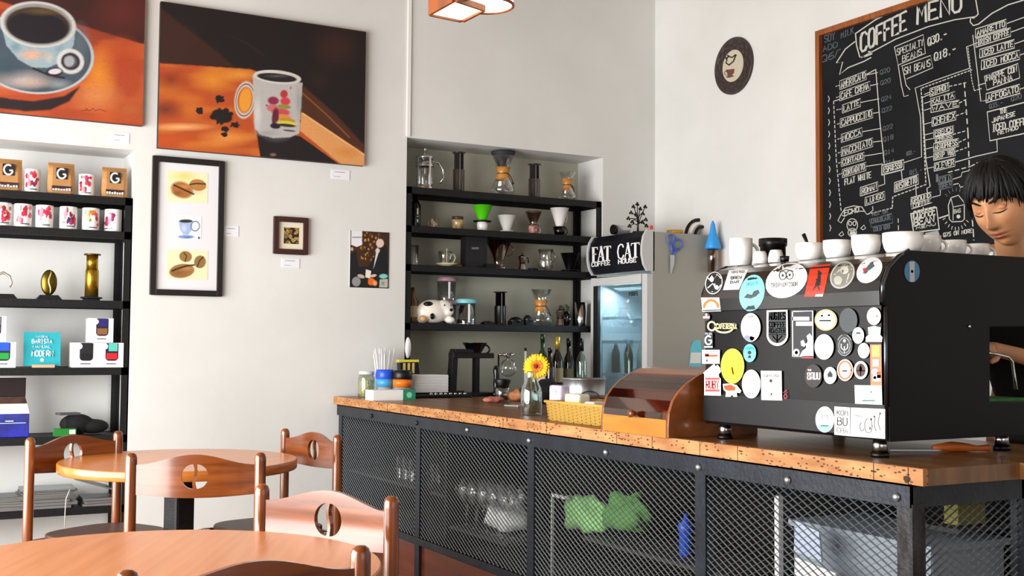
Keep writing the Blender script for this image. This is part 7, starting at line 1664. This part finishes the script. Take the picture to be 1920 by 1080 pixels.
# apron strap
b = MB(); sA = chs+LFT*.10+F*.135; b.tube([v-O for v in (nkb+LFT*.07+F*.05+Vector((0, 0, .025)), nkb+LFT*.085+F*.10+Vector((0, 0, -.05)), sA+Vector((0, 0, .0)))], .006, 6); b.build('apron_strap', mat('grey_strap', '55585c', .7), person)
# head
SC = 1.20
face = (F*math.cos(.14)-LFT*math.sin(.14)).normalized()
pitch_d = math.radians(24); roll_d = math.radians(-8)
fy = (face*math.cos(pitch_d)-UPV*math.sin(pitch_d)).normalized(); fx_ = fy.cross(UPV).normalized(); fz = fx_.cross(fy).normalized()
fx2 = fx_*math.cos(roll_d)+fz*math.sin(roll_d); fz2 = -fx_*math.sin(roll_d)+fz*math.cos(roll_d)
HM = Matrix(((fx2.x*SC, fy.x*SC, fz2.x*SC, hc.x-O.x), (fx2.y*SC, fy.y*SC, fz2.y*SC, hc.y-O.y), (fx2.z*SC, fy.z*SC, fz2.z*SC, hc.z-O.z-.012), (0, 0, 0, 1)))
def g2(x, z, cx, cz, sx, sz): return math.exp(-((x-cx)/sx)**2-((z-cz)/sz)**2)
def head_pt(th, ph):
    z = .118*math.cos(th); s_ = math.sin(th); x = .076*s_*math.sin(ph); y = .094*s_*math.cos(ph)
    if z < 0: k = 1+(z/.118)*.30*(abs(z/.118)); x *= k; y = y*(1+(z/.118)*.12)+(.012*(-z/.118))
    if y > 0:
        fr = min(1, y/.05)
        d = .025*g2(x, z, 0, -.030, .0105, .013)+.014*g2(x, z, 0, -.008, .0085, .026)+.006*(g2(x, z, .011, -.035, .007, .008)+g2(x, z, -.011, -.035, .007, .008))
        d -= .011*(g2(x, z, .031, .012, .017, .013)+g2(x, z, -.031, .012, .017, .013))
        d += .005*g2(x, z, 0, .038, .045, .012)+.006*(g2(x, z, .043, -.022, .02, .02)+g2(x, z, -.043, -.022, .02, .02))
        d += .0075*g2(x, z, 0, -.0585, .021, .0055)+.0075*g2(x, z, 0, -.0705, .018, .006)-.004*g2(x, z, 0, -.0645, .024, .0022)-.003*g2(x, z, 0, -.081, .02, .006)
        d += .008*g2(x, z, 0, -.100, .02, .013)
        y += d*fr
    return Vector((x, y, z))
N1, N2 = 120, 100; vs = []; fs = []; cols_ = []
for i in range(N1+1):
    th = PI*i/N1
    for j in range(N2):
        # denser in front
        u = j/N2*2-1; ph = PI*(abs(u)**1.5)*(1 if u > 0 else -1); p = head_pt(max(th, 1e-3), ph); vs.append(HM @ p)
        c = np.array(lin('cf9468'))
        if p.y > .03:
            lip = min(1, 1.6*(g2(p.x, p.z, 0, -.0585, .021, .0045)+g2(p.x, p.z, 0, -.0705, .018, .0055))); c = c*(1-lip*.75)+np.array(lin('a04a3c'))*lip*.75
            ln = min(1, g2(p.x, p.z, 0, -.0645, .024, .0016)); c = c*(1-ln*.7)+np.array(lin('4a1c18'))*ln*.7
            ns = min(1, 1.5*(g2(p.x, p.z, .008, -.041, .004, .0025)+g2(p.x, p.z, -.008, -.041, .004, .0025))); c = c*(1-ns*.7)+np.array(lin('5a2c1c'))*ns*.7
            ch = .5*(g2(p.x, p.z, .042, -.028, .02, .018)+g2(p.x, p.z, -.042, -.028, .02, .018)); c = c*(1-ch*.4)+np.array(lin('d07a58'))*ch*.4
        cols_.append(c)
for i in range(N1):
    for j in range(N2): j2 = (j+1) % N2; fs.append((i*N2+j, (i+1)*N2+j, (i+1)*N2+j2, i*N2+j2))
me = bpy.data.meshes.new('head'); me.from_pydata([tuple(v) for v in vs], [], fs); me.polygons.foreach_set('use_smooth', [True]*len(fs))
sk2 = vmat('face_skin', .48); me.materials.append(sk2); head = bpy.data.objects.new('head', me); COL.objects.link(head); head.parent = person; paint_attr(head, np.array(cols_))
def surf_y(x, z, e=0.0):
    """front surface of the face at (x, z)"""
    th = math.acos(max(-1, min(1, z/.118))); best = None
    for k in range(60):
        ph = -1.4+2.8*k/59; p = head_pt(th, ph)
        if best is None or abs(p.x-x) < abs(best.x-x): best = p
    return Vector((x, best.y+e, z))
for s_ in (-1, 1):
    M = HM @ Matrix.Translation(surf_y(s_*.031, .010, -.004)); b = MB(); b.sph((0, 0, 0), (.0155, .0095, .0095), 20, 12); b.v = [tuple(M @ Vector(v)) for v in b.v]; b.build('eyelid', mat('eyelid_skin', 'b67a56', .5), person)
    b = MB(); b.tube([HM @ (surf_y(s_*.031+x_, .0035-.004*(1-(x_/.016)**2), .0045)) for x_ in (-.016, -.01, -.004, .002, .008, .013, .017)], [.0008, .0016, .002, .002, .002, .0016, .0008], 6); b.build('eyelashes', M_hair, person)
    b = MB(); b.tube([HM @ surf_y(s_*(.012+.042*k/6), .031+.008*math.sin(k/6*2.4), .003) for k in range(7)], [.002, .0036, .004, .004, .0036, .003, .0014], 6); b.build('eyebrow', M_hair, person)
    b = MB(); b.sph((s_*.078, -.008, -.008), (.010, .02, .032), 14, 10); b.v = [tuple(HM @ Vector(v)) for v in b.v]; b.build('ear', M_skin, person)
# hair
rnd = random.Random(12)
b = MB()
def hp(th, ph, k): p = Vector((.076*math.sin(th)*math.sin(ph), .094*math.sin(th)*math.cos(ph), .118*math.cos(th)*(.92 if th < 1.57 else 1))); return p*k+Vector((0, -.004, .004))
NH, MH = 48, 20; vs = []; fs = []
for j in range(NH):
    ph = 2*PI*j/NH; fr = max(0, math.cos(ph)); end = 1.0*fr+1.95*(1-fr)
    for i in range(MH+1): vs.append(HM @ hp(.02+(end-.02)*i/MH, ph, 1.09-.03*(i/MH)**3))
for j in range(NH):
    j2 = (j+1) % NH
    for i in range(MH): fs.append((j*(MH+1)+i, j*(MH+1)+i+1, j2*(MH+1)+i+1, j2*(MH+1)+i))
b.add(vs, fs, True)
for k in range(420):
    ph = rnd.uniform(-PI, PI); fr = max(0, math.cos(ph)); side = abs(math.sin(ph))
    end = (1.14+rnd.uniform(-.16, .16))*fr**.6+(1.9+rnd.uniform(-.2, .3))*(1-fr**.6)
    st_ = rnd.uniform(.02, .55); sweep = rnd.uniform(-.3, .3)+.3*fr; kk = 1.09+rnd.uniform(-.01, .10); pp_ = []
    for i in range(9):
        f = i/8; th = st_+(end-st_)*f; pp_.append(HM @ hp(th, ph+sweep*f, kk+.03*math.sin(f*PI)-.05*max(0, f-.7)))
    r0 = rnd.uniform(.004, .008)*SC; b.tube(pp_, [r0*.6, r0, r0, r0, r0, r0*.9, r0*.7, r0*.45, r0*.12], 6)
b.build('hair', M_hair, person)
